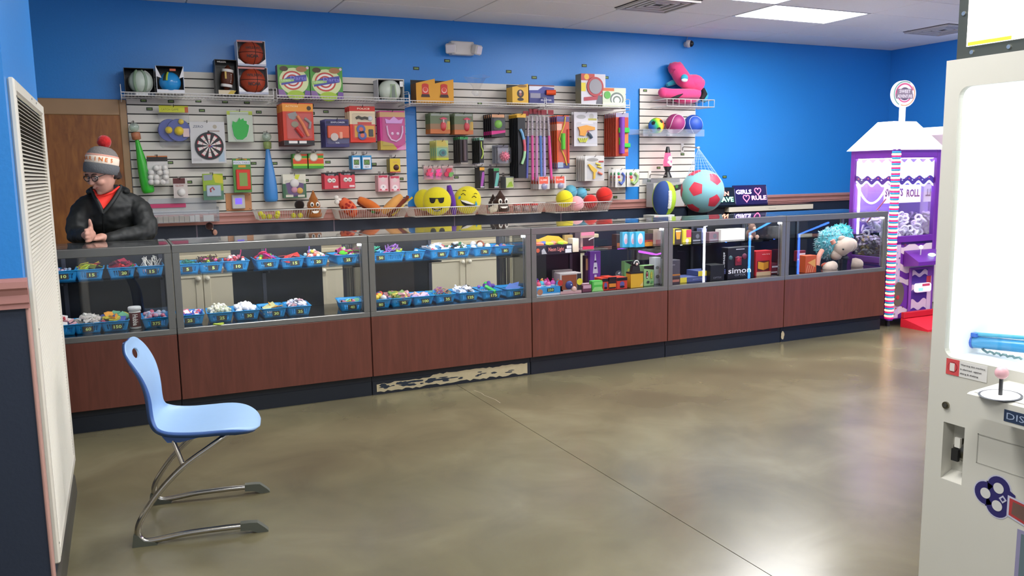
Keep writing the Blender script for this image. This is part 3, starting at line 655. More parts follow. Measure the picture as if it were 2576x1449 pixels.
def deco(root, w, h, items, y=0.):
    """flat print and raised pieces on a front face that spans x -w/2..w/2, z 0..h"""
    fl, td, fi = MB(), MB(), MB(); k = 0
    X = lambda u: (u-.5)*w
    Z = lambda v: v*h
    for it in items:
        a = it[0]; k += 1; yy = y-.0007*k
        if a == 'r': fl.flat([(X(it[1]), Z(it[2])), (X(it[3]), Z(it[2])), (X(it[3]), Z(it[4])), (X(it[1]), Z(it[4]))], yy, M_(it[5]))
        elif a == 'c': fl.flat(circ(X(it[1]), Z(it[2]), it[3]*w), yy, M_(it[4]))
        elif a == 'e': fl.flat(circ(X(it[1]), Z(it[2]), it[3]*w, it[4]*h), yy, M_(it[5]))
        elif a == 't': fl.text(it[1], it[4]*h, X(it[2]), Z(it[3]), yy, M_(it[5]), fit=(it[6]*w if len(it) > 6 else None), bold=.012, shear=(it[7] if len(it) > 7 else 0))
        elif a == 'p': fl.flat([(X(u), Z(v)) for u, v in it[1]], yy, M_(it[2]))
        elif a == 'S': td.sph((X(it[1]), y, Z(it[2])), it[3]*w, M_(it[4]), n=18, sc=(1, it[5] if len(it) > 5 else .7, it[6] if len(it) > 6 else 1))
        elif a == 'B': td.cbox(X(it[1]), X(it[3]), y-it[5], y-.0005, Z(it[2]), Z(it[4]), min(.006, it[5]*.4), M_(it[6]))
        elif a == 'C': td.cyl((X(it[1]), y-it[5]*w*.8, Z(it[2])), (X(it[3]), y-it[5]*w*.8, Z(it[4])), it[5]*w, M_(it[6]), n=12)
        elif a == 'T': td.tube([(X(u), y-it[2]*w, Z(v)) for u, v in it[1]], it[2]*w, M_(it[3]), n=8)
        elif a == 'P': td.prism([(X(u), Z(v)) for u, v in it[1]], y-it[3], y-.0005, M_(it[2]))
        elif a == 'D': td.cyl((X(it[1]), y-.0005, Z(it[2])), (X(it[1]), y-it[4], Z(it[2])), it[3]*w, M_(it[5]), n=28)
        elif a == 'F': fi.cbox(X(it[1]), X(it[3]), y-it[5], y-.001, Z(it[2]), Z(it[4]), min(.01, it[5]*.45), FILM)
    if fl.f: fl.build('print', root)
    if td.f: td.build('toy', root)
    if fi.f: fi.build('clear_blister', root)
def hook(x, z, y, what):
    t = thing('peg_hook', 'metal peg hook holding '+what, 'hook', (x, -.02, z), 0, 'peg hooks on the slatwall')
    MB().tube([(0, -.001, .012), (0, -.004, 0), (0, (y+.02)*.6, .0), (0, y+.02-.02, .004), (0, y+.02-.03, .022)], .0028, mat('#55524c', .35, .8), n=6).build('hook_wire', t)
    MB().box(-.012, .012, -.004, -.0005, -.012, .026, mat('#8b8780', .4, .6)).build('hook_plate', t)
def pack(name, label, cat, r, Y, thick, base, items, n=1, step=.022, dx=0., hooked=True, what=None, group=None, body='backing_card', dz=0., tilt=0.):
    if name in DEEP: Y = -(.05+DEEP[name]); step = DEEP[name]/max(n-1, 1); dx = 0.
    x0, x1, z0, z1 = rectW(r, Y); w, h = x1-x0, z1-z0
    t = thing(name, label, cat, ((x0+x1)/2, Y, z0), tilt, group or (('copies of the '+(what or name.replace('_', ' '))) if n > 1 else None))
    MB().cbox(-w/2, w/2, 0, thick, 0, h, min(.002, thick*.3), M_(base)).build(body, t)
    deco(t, w, h, items)
    for k in range(1, n):
        dup(t, ((x0+x1)/2+dx*k, Y+step*k, z0+dz*k), label=(what or name.replace('_', ' '))+f', {ORD[k]} from the front on its peg', group='copies of the '+(what or name.replace('_', ' ')))
    if hooked: hook((x0+x1)/2, z1-.012, Y, 'the '+(what or name.replace('_', ' ')))
    return t, w, h
RNG = random.Random(11)
# ---- price tags
PTAGS = []; TAGD = mat('#1c2620', .5); TAGG = mat('#9fc46a', .5)
def ptag(px, py, num, Y=-.0225, w=.05, h=.026, lab=None):
    p = aY(px, py, Y); key = ('tag', num, w)
    if key not in MATS:
        MATS[key] = MB().box(-w/2, w/2, 0, .002, -h/2, h/2, TAGD).text(num, h*.55, 0, 0, -.0006, TAGG, fit=w*.72, bold=.02).mesh('price_tag')
    o = put('price_tag', MATS[key], None, p); PTAGS.append(o); tag(o, lab or 'small dark price tag with pale green digits on the prize wall', 'price tag', 'price tags on the prize wall')
for px, py, nm in ((361, 253, '4000'), (430, 255, '3500'), (499, 254, '12000'), (566, 256, '5000'), (621, 258, '4500'), (376, 274, '1500'), (508, 278, '2000'), (651, 282, '675'), (428, 409, '1000'), (476, 458, '1000'), (561, 448, '500'), (638, 411, '3750'), (691, 411, '1000'), (782, 265, '6000'), (785, 285, '2500'), (820, 281, '800'), (825, 408, '1000'), (941, 413, '1500'), (770, 454, '600'), (1009, 450, '550'), (1148, 446, '400'), (1207, 260, '7500'), (1499, 297, '900'), (1479, 477, '1500'), (1548, 496, '1500'), (1633, 455, '2500'), (1657, 422, '4500'), (1717, 388, '7500'), (1636, 339, '1500'), (1681, 339, '2500'), (1623, 228, '3000')): ptag(px, py, nm)
for px, py, nm in ((1047, 172, '3500'), (1125, 153, '4000'), (1280, 180, '2500'), (1344, 195, '3000'), (1470, 165, '4500'), (1525, 195, '3500'), (1823, 445, '9000')): ptag(px, py, nm, -.0035, .06, .03, 'small green and black price tag stuck on the blue wall')
# ---- wire shelves above the panels
WIRE = mat('#dcdad6', .35, .3, name='white_coated_wire')
def wire_shelf(pxa, pxb, py, label, YF=-.34, lip=.085):
    a, b = aY(pxa, py, YF), aY(pxb, py, YF); z = (a.z+b.z)/2; x0, x1 = a.x, b.x; w = x1-x0
    t = thing('wire_shelf', label, 'shelf', (x0, 0, z), 0, 'wire shelves on top of the slatwall'); m = MB(); r = .0026
    for k in range(int(w/.026)+1): x = min(w, k*.026); m.tube([(x, -.022, 0), (x, YF, 0), (x, YF, .022)], .0019, WIRE, n=5)
    tag(m.build('deck_wires', t), kind='stuff')
    for y, zz in ((YF, .022), (YF, -.002), (-.03, -.002), (YF/2, -.003)): MB().tube([(0, y, zz), (w, y, zz)], r*1.6, WIRE, n=6).build('rail_wire', t)
    for x in (0, w):
        MB().tube([(x, -.022, .10), (x, YF+.03, .085), (x, YF, .075), (x, YF, -.03), (x, -.022, -.03)], r*1.3, WIRE, n=6).build('end_frame', t)
    return z
ZS = wire_shelf(305, 688, 243, 'white wire shelf with the boxed footballs and basketballs'); wire_shelf(697, 1029, 250, 'white wire shelf with the two green target game boxes')
wire_shelf(1031, 1370, 263, 'white wire shelf with the yellow siren boxes'); wire_shelf(1374, 1584, 268, 'white wire shelf with the disc launcher box')
def sbox(name, label, r, Y, depth, base, items, cat='box', side=None, part='carton'):
    x0, x1, z0, z1 = rectW(r, Y); w, h = x1-x0, z1-z0
    t = thing(name, label, cat, ((x0+x1)/2, Y, z0))
    MB().cbox(-w/2, w/2, 0, depth, 0, h, .002, M_(base)).build(part, t); deco(t, w, h, items); return t, w, h
def open_box(name, label, r, Y, depth, shell, inner, cat='boxed ball'):
    """display carton open at the front"""
    x0, x1, z0, z1 = rectW(r, Y); w, h = x1-x0, z1-z0; t = thing(name, label, cat, ((x0+x1)/2, Y, z0)); q = .004
    m = MB().box(-w/2, w/2, depth-q, depth, 0, h, M_(inner)).box(-w/2, -w/2+q, 0, depth-q, 0, h, M_(shell)).box(w/2-q, w/2, 0, depth-q, 0, h, M_(shell)).box(-w/2+q, w/2-q, 0, depth-q, 0, q, M_(shell)).box(-w/2+q, w/2-q, 0, depth-q, h-q, h, M_(inner))
    m.build('carton', t); return t, w, h
t, w, h = open_box('soccer_ball_box', 'white and sage green ball in a dark open carton, leftmost on the shelf', (313, 171, 389, 239), -.22, .17, '#2a2d2c', '#1b1d1e')
b = MB().sph((.01, .06, h*.5), w*.43, mat('#c9d6c8', .35), n=24); R = w*.434
for a, c in ((-.45, '#7d967a'), (.5, '#93a890'), (1.3, '#e8ece6')):
    b.tube([(.01+R*math.sin(a)*math.cos(v)*.98-.01, .06-R*math.cos(a)*math.cos(v), h*.5+R*math.sin(v)) for v in [(-1.1+.22*k) for k in range(11)]], .012, mat(c, .4), n=6)
b.build('ball', t); deco(t, w, h, [('r', .02, .0, .98, .10, '#4b5360'), ('r', .35, .0, .75, .09, '#d9dcdc')])
t, w, h = open_box('blue_ball_box', 'bright blue ball in a white carton with a black top flap', (393, 166, 463, 235), -.24, .17, '#e3e4e6', '#17181d')
b = MB().sph((0, .05, h*.42), w*.40, mat('#2592d6', .22), n=24); R = w*.404
for a, c in ((-.5, '#1d2f22'), (-.35, '#b8c93a'), (-.62, '#1d2f22')): b.tube([(R*math.sin(a)*math.cos(v), .05-R*math.cos(a)*math.cos(v), h*.42+R*math.sin(v)) for v in [(.1+.12*k) for k in range(9)]], .008, mat(c, .4), n=6)
b.build('ball', t); deco(t, w, h, [('p', [(0, 1), (0, .62), (.2, .55)], '#e8e8ea'), ('p', [(1, 1), (1, .62), (.82, .55)], '#e8e8ea'), ('r', 0, 0, 1, .14, '#e6e7ea'), ('r', .5, .82, .72, .9, '#c9572c')])
t, w, h = open_box('football_box', 'brown football standing in a tall black carton', (542, 150, 598, 237), -.24, .15, '#25201e', '#151312')
b = MB(); pr = [(.001+.30*w*max(0, math.cos(math.pi*(k/12-.5)))**.8, -.40*h+.80*h*k/12) for k in range(13)]; Mx = Matrix.Translation((.01, .06, h*.48)) @ Matrix.Rotation(.12, 4, 'Y')
b.lathe(pr, mat('#5a2a17', .5, var=.1, scale=60, bump=.3), n=22, M=Mx)
for z in (-.22*h, .22*h): b.lathe([(.262*w, z-.012), (.272*w, z-.008), (.272*w, z+.008), (.262*w, z+.012)], mat('#e9e6e0', .5), n=22, M=Mx)
for k in range(6): b.box(.12*w, .17*w, -.262*w, -.245*w, -.12*h+.045*h*k, -.105*h+.045*h*k, mat('#e9e6e0', .5), Mx)
b.build('football', t); deco(t, w, h, [('t', 'WILSON', .3, .93, .045, '#d7d3cc', .4), ('r', .1, .0, .8, .12, '#d8c9a8'), ('p', [(.5, 0), (.75, 0), (.9, .11), (.65, .11)], '#c7a92c'), ('r', .42, .45, .5, .66, '#c9a544')])
for k, (r, wl) in enumerate((((600, 169, 674, 237), 'lower'), ((597, 102, 668, 166), 'upper'))):
    t, w, h = open_box('basketball_box', f'{wl} of two stacked white cartons with an orange-brown basketball', r, -.25, .17, '#d9d9dd', '#c6c7cd')
    b = MB().sph((.0, .035, h*.5), w*.43, mat('#a83c1a', .5, var=.08, scale=120, bump=.35), n=26); R = w*.433; K = mat('#241512', .6)
    b.tube([(R*math.sin(v), .035-R*math.cos(v), h*.5+.02*h) for v in [(-1.5+.25*q) for q in range(13)]], .0025, K, n=5); b.tube([(R*.25*math.cos(v)*1., .035-R*math.cos(v)*.968, h*.5+R*math.sin(v)) for v in [(-1.5+.25*q) for q in range(13)]], .0025, K, n=5)
    b.build('ball', t)
    lt = MB().text('WILSON', h*.10, 0, h*.68, .033-R*.93, K, fit=w*.5, bold=.02).text('NCAA', h*.13, .0, h*.36, .033-R*.955, K, fit=w*.42, bold=.03).build('ball_lettering', t)
    deco(t, w, h, [('r', 0, .93, .9, 1, '#c07a74'), ('r', 0, 0, 1, .08, '#b9bccc'), ('p', [(0, .3), (0, .08), (.25, .08)], '#eeeef0'), ('p', [(1, .3), (1, .08), (.75, .08)], '#eeeef0')])
target = [('r', 0, 0, 1, 1, '#4f9a3c'), ('e', .5, .5, .46, .42, '#d8e0a8'), ('e', .46, .52, .33, .30, '#c5473c'), ('e', .46, .52, .28, .25, '#efe9df'), ('e', .46, .52, .21, .19, '#c5473c'), ('e', .46, .52, .16, .14, '#efe9df'), ('e', .46, .52, .09, .08, '#c5473c'), ('e', .2, .88, .13, .08, '#4a3422'), ('e', .75, .88, .17, .09, '#a9754a'), ('p', [(.1, .36), (.9, .52), (.9, .72), (.3, .62), (.1, .5)], '#4c4fa0'), ('p', [(.06, .42), (.5, .50), (.5, .58), (.06, .54)], '#9cc66a'), ('t', 'Lawn', .24, .52, .08, '#cfe6b0', .3), ('t', 'Darts', .64, .60, .12, '#8f86d8', .5), ('p', [(0, 0), (.28, .0), (.16, .22), (0, .24)], '#8d6aa0'), ('p', [(1, 0), (.8, .0), (.84, .22), (1, .2)], '#7d5aa0'), ('e', .54, .06, .27, .15, '#a8c83a')]
for r, wl in (((699, 164, 779, 244), 'left'), ((781, 168, 862, 248), 'right')):
    t, w, h = sbox('target_game_box', f'green target game box with red rings, {wl} one of the pair', r, -.25, .10, '#6a3d6e', target); MB().cyl((w*.44, -.002, h*.93), (w*.44, -.004, h*.93), .012, '#e6c6d6', n=16).build('sticker', t)
t, w, h = open_box('cream_ball_box', 'cream and green ball in a grey and black carton at the right end', (951, 201, 1016, 256), -.24, .15, '#c9c9c6', '#1e2024')
b = MB().sph((0, .05, h*.52), w*.42, mat('#d3dccd', .35), n=24); R = w*.423
b.prism([(-.11*w, .16*h), (.16*w, .16*h), (.10*w, .78*h), (-.07*w, .78*h)], .05-R-.002, .05-R*.8, mat('#8fa47f', .4)).prism([(-.06*w, .16*h), (.10*w, .16*h), (.06*w, .72*h), (-.03*w, .72*h)], .05-R-.004, .05-R*.8, mat('#6f7a70', .4)).build('ball', t)
deco(t, w, h, [('r', 0, 0, 1, .1, '#8c97a8'), ('r', .84, .7, .97, .95, '#e8e8e4')])
# twin siren box with a slanted front edge
x0, x1, z0, z1 = rectW((1047, 198, 1141, 258), -.26); w, h = x1-x0, z1-z0
t = thing('siren_lamp_box', 'yellow display box with two red siren lamps printed on it', 'box', ((x0+x1)/2, -.26, z0)); YB = mat('#d99a22', .5); BK = '#171310'
MB().prism([(-w/2, 0), (w/2, 0), (w/2, h), (.0, h*.80), (.0, h), (-w/2, h*.80)], 0, .004, YB).build('front_panel', t)
MB().box(-w/2, -w/2+.004, .004, .16, 0, h*.8, '#6e4a1c').box(w/2-.004, w/2, .004, .16, 0, h*.98, YB).box(-w/2, w/2, .16, .164, 0, h, BK).box(-w/2, w/2, .004, .16, 0, .004, YB).box(-.002, .002, .004, .16, 0, h*.8, BK).build('carton', t)
deco(t, w, h, [q for c in (.24, .74) for q in (('r', c-.09, .33, c+.09, .72, '#c5301f'), ('e', c, .72, .09, .07, '#c5301f'), ('c', c, .52, .07, '#e9b8a8'), ('c', c, .54, .055, '#d4412e'), ('p', [(c-.12, .22), (c+.12, .22), (c+.10, .34), (c-.10, .34)], '#3a1a10'))])
x0, x1, z0, z1 = rectW((1290, 210, 1328, 260), -.27); w, h = x1-x0, z1-z0
def lampbox(label, r, Y, col, depth, tall=True):
    x0, x1, z0, z1 = rectW(r, Y); w, h = x1-x0, z1-z0; t = thing('traffic_lamp_box', label, 'box', ((x0+x1)/2, Y, z0)); C = M_(col)
    MB().prism([(-w/2, 0), (w/2, 0), (w/2, h), (-w/2, h*.82)], 0, .004, C).box(-w/2, -w/2+.004, .004, depth, 0, h*.82, C).box(w/2-.004, w/2, .004, depth, 0, h, C).box(-w/2, w/2, depth-.004, depth, 0, h, mat('#191512')).box(-w/2, w/2, .004, depth-.004, 0, .004, C).build('carton', t)
    return t, w, h
t, w, h = lampbox('single yellow box with a black traffic light printed on it', (1289, 210, 1329, 261), -.27, '#dfae2c', .14)
deco(t, w, h, [('e', .5, .5, .22, .2, '#3b2a1c'), ('c', .5, .58, .08, '#c9a9a0'), ('c', .5, .46, .08, '#a05a4c'), ('e', .5, .22, .2, .08, '#2c201a'), ('e', .6, .88, .3, .07, '#8a6320')])
t, w, h = sbox('blaster_box', 'dark blue toy blaster box with an orange muzzle', (1331, 214, 1394, 260), -.27, .09, '#2b3072', [('r', 0, .55, 1, .92, '#39408e'), ('p', [(0, .70), (.35, .72), (.55, .92), (1, .86), (1, .94), (0, .96)], '#d9dbe6'), ('r', .05, .28, .45, .55, '#8a8798'), ('t', 'BLASTER', .68, .18, .08, '#e6e8f2', .5), ('r', 0, .93, 1, 1, '#7a3a3c')])
MB().cyl((.18*w, -.002, .60*h), (.50*w, -.03, .60*h), .026, '#e2501f', n=12).build('toy', t)
t, w, h = sbox('disc_launcher_box', 'tall disc launcher box with a grey and red round disc', (1462, 186, 1523, 262), -.26, .12, '#8a8466', [('r', 0, 0, 1, 1, '#c9c6cc'), ('r', 0, .78, .55, 1, '#b8433a'), ('c', .22, .9, .1, '#e2b03a'), ('r', 0, .42, .18, .70, '#d8c62e'), ('D', .56, .58, .34, .012, '#a83a3e'), ('D', .56, .58, .26, .016, '#8d8a8f'), ('p', [(.1, .1), (.8, .16), (.95, .34), (.5, .26), (.1, .22)], '#a33b46'), ('p', [(.6, .0), (1, .0), (1, .2), (.7, .3)], '#5f6068')])
t, w, h = sbox('animal_game_box', 'pale green and white box with a zebra-striped arch, right end of the shelf', (1516, 222, 1573, 268), -.27, .10, '#9fa382', [('r', 0, 0, 1, 1, '#c9d0b8'), ('r', 0, .84, .5, 1, '#c56a34'), ('e', .62, .4, .30, .38, '#6f7a70'), ('e', .62, .38, .24, .30, '#d9dcd2'), ('e', .62, .36, .18, .23, '#6f7a70'), ('e', .62, .34, .12, .16, '#d9dcd2'), ('r', 0, 0, 1, .22, '#dfe4c6'), ('c', .2, .62, .14, '#5aa84a')])
# ---- bats
def bat(label, px, py0, py1, Y, col, pkg, lean=0., k=1.):
    a, b = aY(px, py0, Y), aY(px, py1, Y); L = a.z-b.z; t = thing('toy_bat', label, 'toy bat', (a.x, Y, b.z)); t.rotation_euler = (0, lean, 0)
    MB().lathe([(r_*k, z_) for r_, z_ in ((.0, 0), (.044, .0), (.056, .010), (.061, .03), (.061, .10), (.056, .18), (.044, .28), (.031, .36), (.022, .42), (.017, .46), (.014, L*.80))], mat(col, .38, name='bat_plastic'), n=20).build('barrel', t)
    MB().lathe([(.020, L*.76), (.034, L*.77), (.036, L*.84), (.034, L*.865), (.012, L*.87)], mat(pkg, .4, var=.4, scale=40), n=12).build('wrapper', t)
    MB().sph((0, 0, L*.94), L*.066, glassmat('green_clear_ball', (.75, .88, .75), 1.45, .08, .06, .22), n=16).build('clear_ball', t)
    hook(a.x+math.sin(lean)*L, a.z-.01, Y, 'the '+label.split(' hanging')[0])
bat('green plastic bat hanging beside the brown door', 361, 308, 486, -.12, '#33b42c', '#b5734f', -.135, .82); bat('blue plastic bat hanging in the middle of the left panel', 673, 333, 508, -.12, '#3f83c4', '#8a9c5c', -.015)
# ---- left panel packs
t, w, h = pack('paddle_set_bag', 'clear bag with a blue paddle, yellow balls and a yellow header card', 'toy pack', (403, 266, 476, 372), -.14, .004, '#3a3f72', [], what='paddle set bag', body='backing_card')
for ch in list(t.children): ch.data = MB().box(-w*.5, w*.5, 0, .003, h*.84, h, mat('#c9cc1e', .45)).box(w*.38, w*.5, -.0005, .0035, h*.84, h*.97, mat('#c2592c', .5)).mesh('header_card')
MB().text('CATCH GAME', h*.05, -.03, h*.91, -.001, '#6a6a10', fit=w*.6).build('print', t)
for dx, dy, nm in ((-.17, .02, 'a'), (.13, -.006, 'b')):
    MB().cyl((dx*w, dy, h*.42), (dx*w, dy+.014, h*.42), w*.40, mat('#34408c', .4), n=28).lathe([(w*.40, -.002), (w*.42, .0), (w*.40, .02)], mat('#3f4c9c', .4), n=28, M=Matrix.Translation((dx*w, dy+.016, h*.42)) @ Matrix.Rotation(math.pi/2, 4, 'X')).cyl((dx*w, dy-.001, h*.42), (dx*w, dy-.003, h*.42), w*.26, mat('#8a5a6a', .5), n=24).build('paddle', t)
for u, v, rr in ((.13, .40, .17), (.22, .62, .10), (-.22, .42, .13)): MB().sph((u*w, -.02, v*h), rr*w, mat('#dfc22a', .45), n=16).build('ball', t)
MB().box(.26*w, .48*w, -.03, -.026, .26*h, .46*h, mat('#dcc0bc', .5)).build('insert', t)
MB().cbox(-w*.56, w*.5, -.045, .04, 0, h*.85, .02, FILM).build('clear_bag', t)
t, w, h = pack('dartboard_pack', 'white blister card with a black and white dartboard', 'toy pack', (479, 306, 567, 411), -.15, .006, '#c9c8c6', [('t', 'ZERO', .24, .88, .06, '#5d6470', .3, .2), ('c', .72, .88, .06, '#a99f8c'), ('r', .5, .76, .85, .79, '#9a8a80'), ('r', .05, .06, .3, .12, '#b5b4b2'), ('r', .78, .04, .95, .3, '#a9bcc9')], what='dartboard card')
R = .41*w; cx, cz = .03*w, .42*h; db = MB().cyl((cx, -.001, cz), (cx, -.014, cz), R, mat('#17171a', .5), n=36)
for k in range(20):
    a0, a1 = 360/20*k+9, 360/20*(k+1)+9
    if k % 2 == 0:
        db.flat([(cx, cz)]+circ(cx, cz, R*.80, None, 5, a0, a1), -.0150, mat('#d9cfc8', .6)); db.flat(circ(cx, cz, R*.86, None, 5, a0, a1)+circ(cx, cz, R*.80, None, 5, a1, a0), -.0152, '#c43a4a'); db.flat(circ(cx, cz, R*.5, None, 5, a0, a1)+circ(cx, cz, R*.46, None, 5, a1, a0), -.0154, '#b8525c')
db.cyl((cx, -.014, cz), (cx, -.017, cz), R*.09, '#a34a44', n=14).prism([(cx-.012, cz+R*.98), (cx+.012, cz+R*.98), (cx, cz+R*1.12)], -.012, -.002, mat('#17171a')); db.build('dartboard', t)
MB().tube([(cx+.0, -.022, cz-.04*h), (cx+.10*w, -.024, cz-.0*h)], .003, '#3a3fae', n=6).build('dart', t)
t, w, h = pack('foam_hand_pack', 'clear pack with a bright green foam hand', 'toy pack', (572, 278, 636, 357), -.14, .003, '#c3cdb8', [('r', 0, .86, 1, .98, '#a9b82c'), ('r', .12, .86, .85, .96, '#b9c2b0')], n=1, what='foam hand pack')
hand = [(.18, .18), (.30, .06), (.52, .05), (.70, .16), (.78, .34), (.82, .52), (.72, .58), (.74, .66), (.62, .68), (.60, .76), (.48, .70), (.44, .78), (.36, .66), (.28, .62), (.16, .66), (.12, .50)]
MB().prism([((u-.46)*w*1.06, (v-.02)*h*1.04) for u, v in hand], -.006, -.001, mat('#cfd8cc', .6)).prism([((u-.46)*w*.96, (v)*h*.97+.02*h) for u, v in hand], -.014, -.006, mat('#22b23c', .7)).build('foam_hand', t)
MB().cbox(-w*.52, w*.54, -.035, .03, -.01, h*.9, .015, FILM).build('clear_bag', t)
t, w, h = pack('white_ball_bag', 'clear bag of white practice balls with a black header', 'toy pack', (371, 392, 423, 462), -.15, .003, '#d8d5cf', [('r', 0, .80, 1, .96, '#1c1a18'), ('r', 0, .96, 1, 1, '#c9702c')], what='white ball bag')
for k in range(12): MB().sph(((-.36+.24*(k % 4))*w+RNG.uniform(-.01, .01), -.022-.012*(k % 2), (.06+.17*(k//3))*h), w*.155, mat('#e6e2da', .5), n=12).build('practice_ball', t)
MB().cbox(-w*.56, w*.56, -.055, .02, -.12*h, h*.82, .02, FILM).build('clear_bag', t)
t, w, h = pack('light_ball_card', 'small dark red card with one white ball', 'toy pack', (436, 448, 472, 498), -.13, .003, '#c9bfb8', [('r', 0, .72, .85, 1, '#5a1f1c'), ('t', 'GLOW', .45, .62, .1, '#9a5a54', .6), ('S', .55, .28, .30, '#dcd8d2')], what='white ball card')
t, w, h = pack('spy_toy_pack', 'green and yellow pack with a silver toy and red hook', 'toy pack', (511, 437, 562, 503), -.15, .03, '#8fae2c', [('r', 0, 0, 1, .35, '#4f7a62'), ('p', [(.5, 1), (1, .92), (1, .62), (.6, .66)], '#c9c22a'), ('p', [(.05, .95), (.5, .98), (.46, .76), (.05, .74)], '#8f96a0'), ('B', .16, .14, .86, .56, .012, '#aebdc8'), ('T', [(.36, .3), (.34, .42), (.46, .48), (.54, .38)], .05, '#a83a3c'), ('r', .5, .16, .84, .3, '#cfe0e8'), ('F', .1, .1, .9, .6, .025)], what='spy toy pack')
t, w, h = pack('pool_table_pack', 'pack with a red framed miniature pool table', 'toy pack', (587, 399, 632, 484), -.15, .03, '#4f8a3a', [('r', .03, .83, .97, .94, '#d9dce0'), ('t', 'POOL TABLE', .5, .88, .06, '#7f8aa8', .9), ('p', [(.2, .95), (.5, 1.0), (.8, .95), (.8, .99), (.2, .99)], '#e0902c'), ('r', .3, .74, .72, .81, '#d9a02c'), ('B', .14, .08, .94, .68, .014, '#d2351f'), ('B', .28, .17, .80, .60, .015, '#7e9a4c'), ('T', [(.38, .5), (.66, .24)], .025, '#d9a02c'), ('S', .66, .50, .06, '#d2351f', 1), ('S', .70, .43, .05, '#e6e0d0', 1)], what='pool table pack')
# wooden wall box with a lilac display
t, w, h = sbox('control_box', 'clear-covered control box with a lilac screen on a wooden board', (568, 486, 633, 530), -.028, .007, mat('#c98d5e', .5, var=.1, scale=12), [], 'control box', part='wooden_board')
MB().cbox(-.28*w, .22*w, -.045, -.0005, .12*h, .92*h, .006, mat('#c2bfbc', .4)).build('casing', t); MB().box(-.16*w, .10*w, -.047, -.0455, .38*h, .72*h, mat('#6a54d8', .4, emit=.6)).build('screen', t)
for a, c in ((-.44, .1), (.42, .1), (.42, .9)): MB().cyl((a*w, -.0005, c*h), (a*w, -.003, c*h), .004, '#4a3220', n=8).build('screw', t)
# clear acrylic bin with card stock
x0, x1, z0, z1 = rectW((376, 498, 551, 560), -.20); w, h = x1-x0, z1-z0
t = thing('acrylic_bin', 'clear acrylic wall bin with a pink strip along its front', 'bin', ((x0+x1)/2, -.20, z0))
MB().box(-w/2, w/2, 0, .004, 0, h*.5, ACRYL).box(-w/2, w/2, .17, .176, 0, h*.98, ACRYL).box(-w/2, w/2, .004, .17, 0, .004, ACRYL).box(-w/2, -w/2+.004, .004, .17, .004, h*.6, ACRYL).box(w/2-.004, w/2, .004, .17, .004, h*.6, ACRYL).build('tray', t)
MB().box(-w*.5, w*.04, .164, .169, h*.60, h*.76, mat('#c8406c', .45)).build('pink_strip', t)
for k in range(9): tag(MB().box(x0+.02+.042*k, x0+.058+.042*k, -.19, -.10, z0+.005, z0+.05+.004*(k % 3), mat('#b5a894' if k < 7 else '#dad7d0', .6)).build('card_stack'), 'small stack of cards standing in the acrylic bin', 'cards', 'card stacks in the acrylic bin')
tag(MB().box(x1-.13, x1-.045, -.192, -.14, z0+.005, z0+.055, mat('#dcdad4', .6)).build('card_box'), 'white card box at the right end of the acrylic bin', 'box')
# small plush hanging below the bin
t = thing('hanging_plush', 'small dark brown plush dangling below the acrylic bin', 'plush toy', aY(532, 590, -.10))
MB().sph((-.012, 0, .075), .034, mat('#3a1512', .9, sheen=.5), n=16).build('head', t); MB().sph((.03, -.005, .018), .02, mat('#b98a78', .9), n=12, sc=(1, .8, 1.3)).build('paw', t); MB().tube([(-.005, 0, .05), (.012, 0, .035), (.02, 0, .0)], [.016, .012, .014], mat('#241012', .9)).build('body', t); MB().tube([(.0, -.01, .06), (.01, -.012, .045), (.016, -.01, .05)], .004, '#c9a58a').build('ribbon', t); MB().tube([(-.012, 0, .105), (-.01, .0, .2)], .0012, '#20201e', n=5).build('cord', t)
# ---- right half of the left panel
pack('hatchet_toy_pack', 'red and orange pack with a grey toy hatchet, front of its peg', 'toy pack', (712, 259, 789, 366), -.20, .012, '#c9361c', [('r', .0, .80, 1, .98, '#e0912a'), ('r', 0, .0, 1, .12, '#1b1a1c'), ('r', .16, .05, .44, .11, '#dedad4'), ('r', .5, .05, .74, .11, '#dedad4'), ('t', 'ACTION', .3, .92, .04, '#f0d29a', .4), ('c', .86, .88, .07, '#3a2a18'), ('p', [(.16, .74), (.42, .80), (.50, .68), (.34, .60), (.20, .64)], '#8b8682'), ('T', [(.46, .70), (.62, .52), (.80, .22)], .055, '#e07a3a'), ('T', [(.40, .42), (.62, .2)], .07, '#b8231c'), ('T', [(.70, .64), (.88, .54), (.84, .40)], .05, '#8b8682'), ('e', .38, .50, .12, .07, '#8d8468'), ('F', .1, .14, .94, .78, .03)], n=5, step=.026, dx=-.004, what='red hatchet toy pack')
pack('gadget_toy_pack', 'navy pack with an orange toy barrel', 'toy pack', (818, 300, 878, 370), -.17, .010, '#3d3a6e', [('r', .05, .84, .95, .94, '#26264a'), ('t', 'EXPLORER', .55, .89, .05, '#d8d8e8', .7), ('B', .08, .32, .98, .76, .03, '#d9521f'), ('D', .35, .36, .16, .034, '#c9b9b0'), ('B', .55, .3, .7, .55, .034, '#e8a080'), ('t', 'kit', .5, .16, .06, '#d8d8e8', .5), ('F', .03, .1, 1, .8, .05)], n=4, step=.028, what='navy gadget pack')
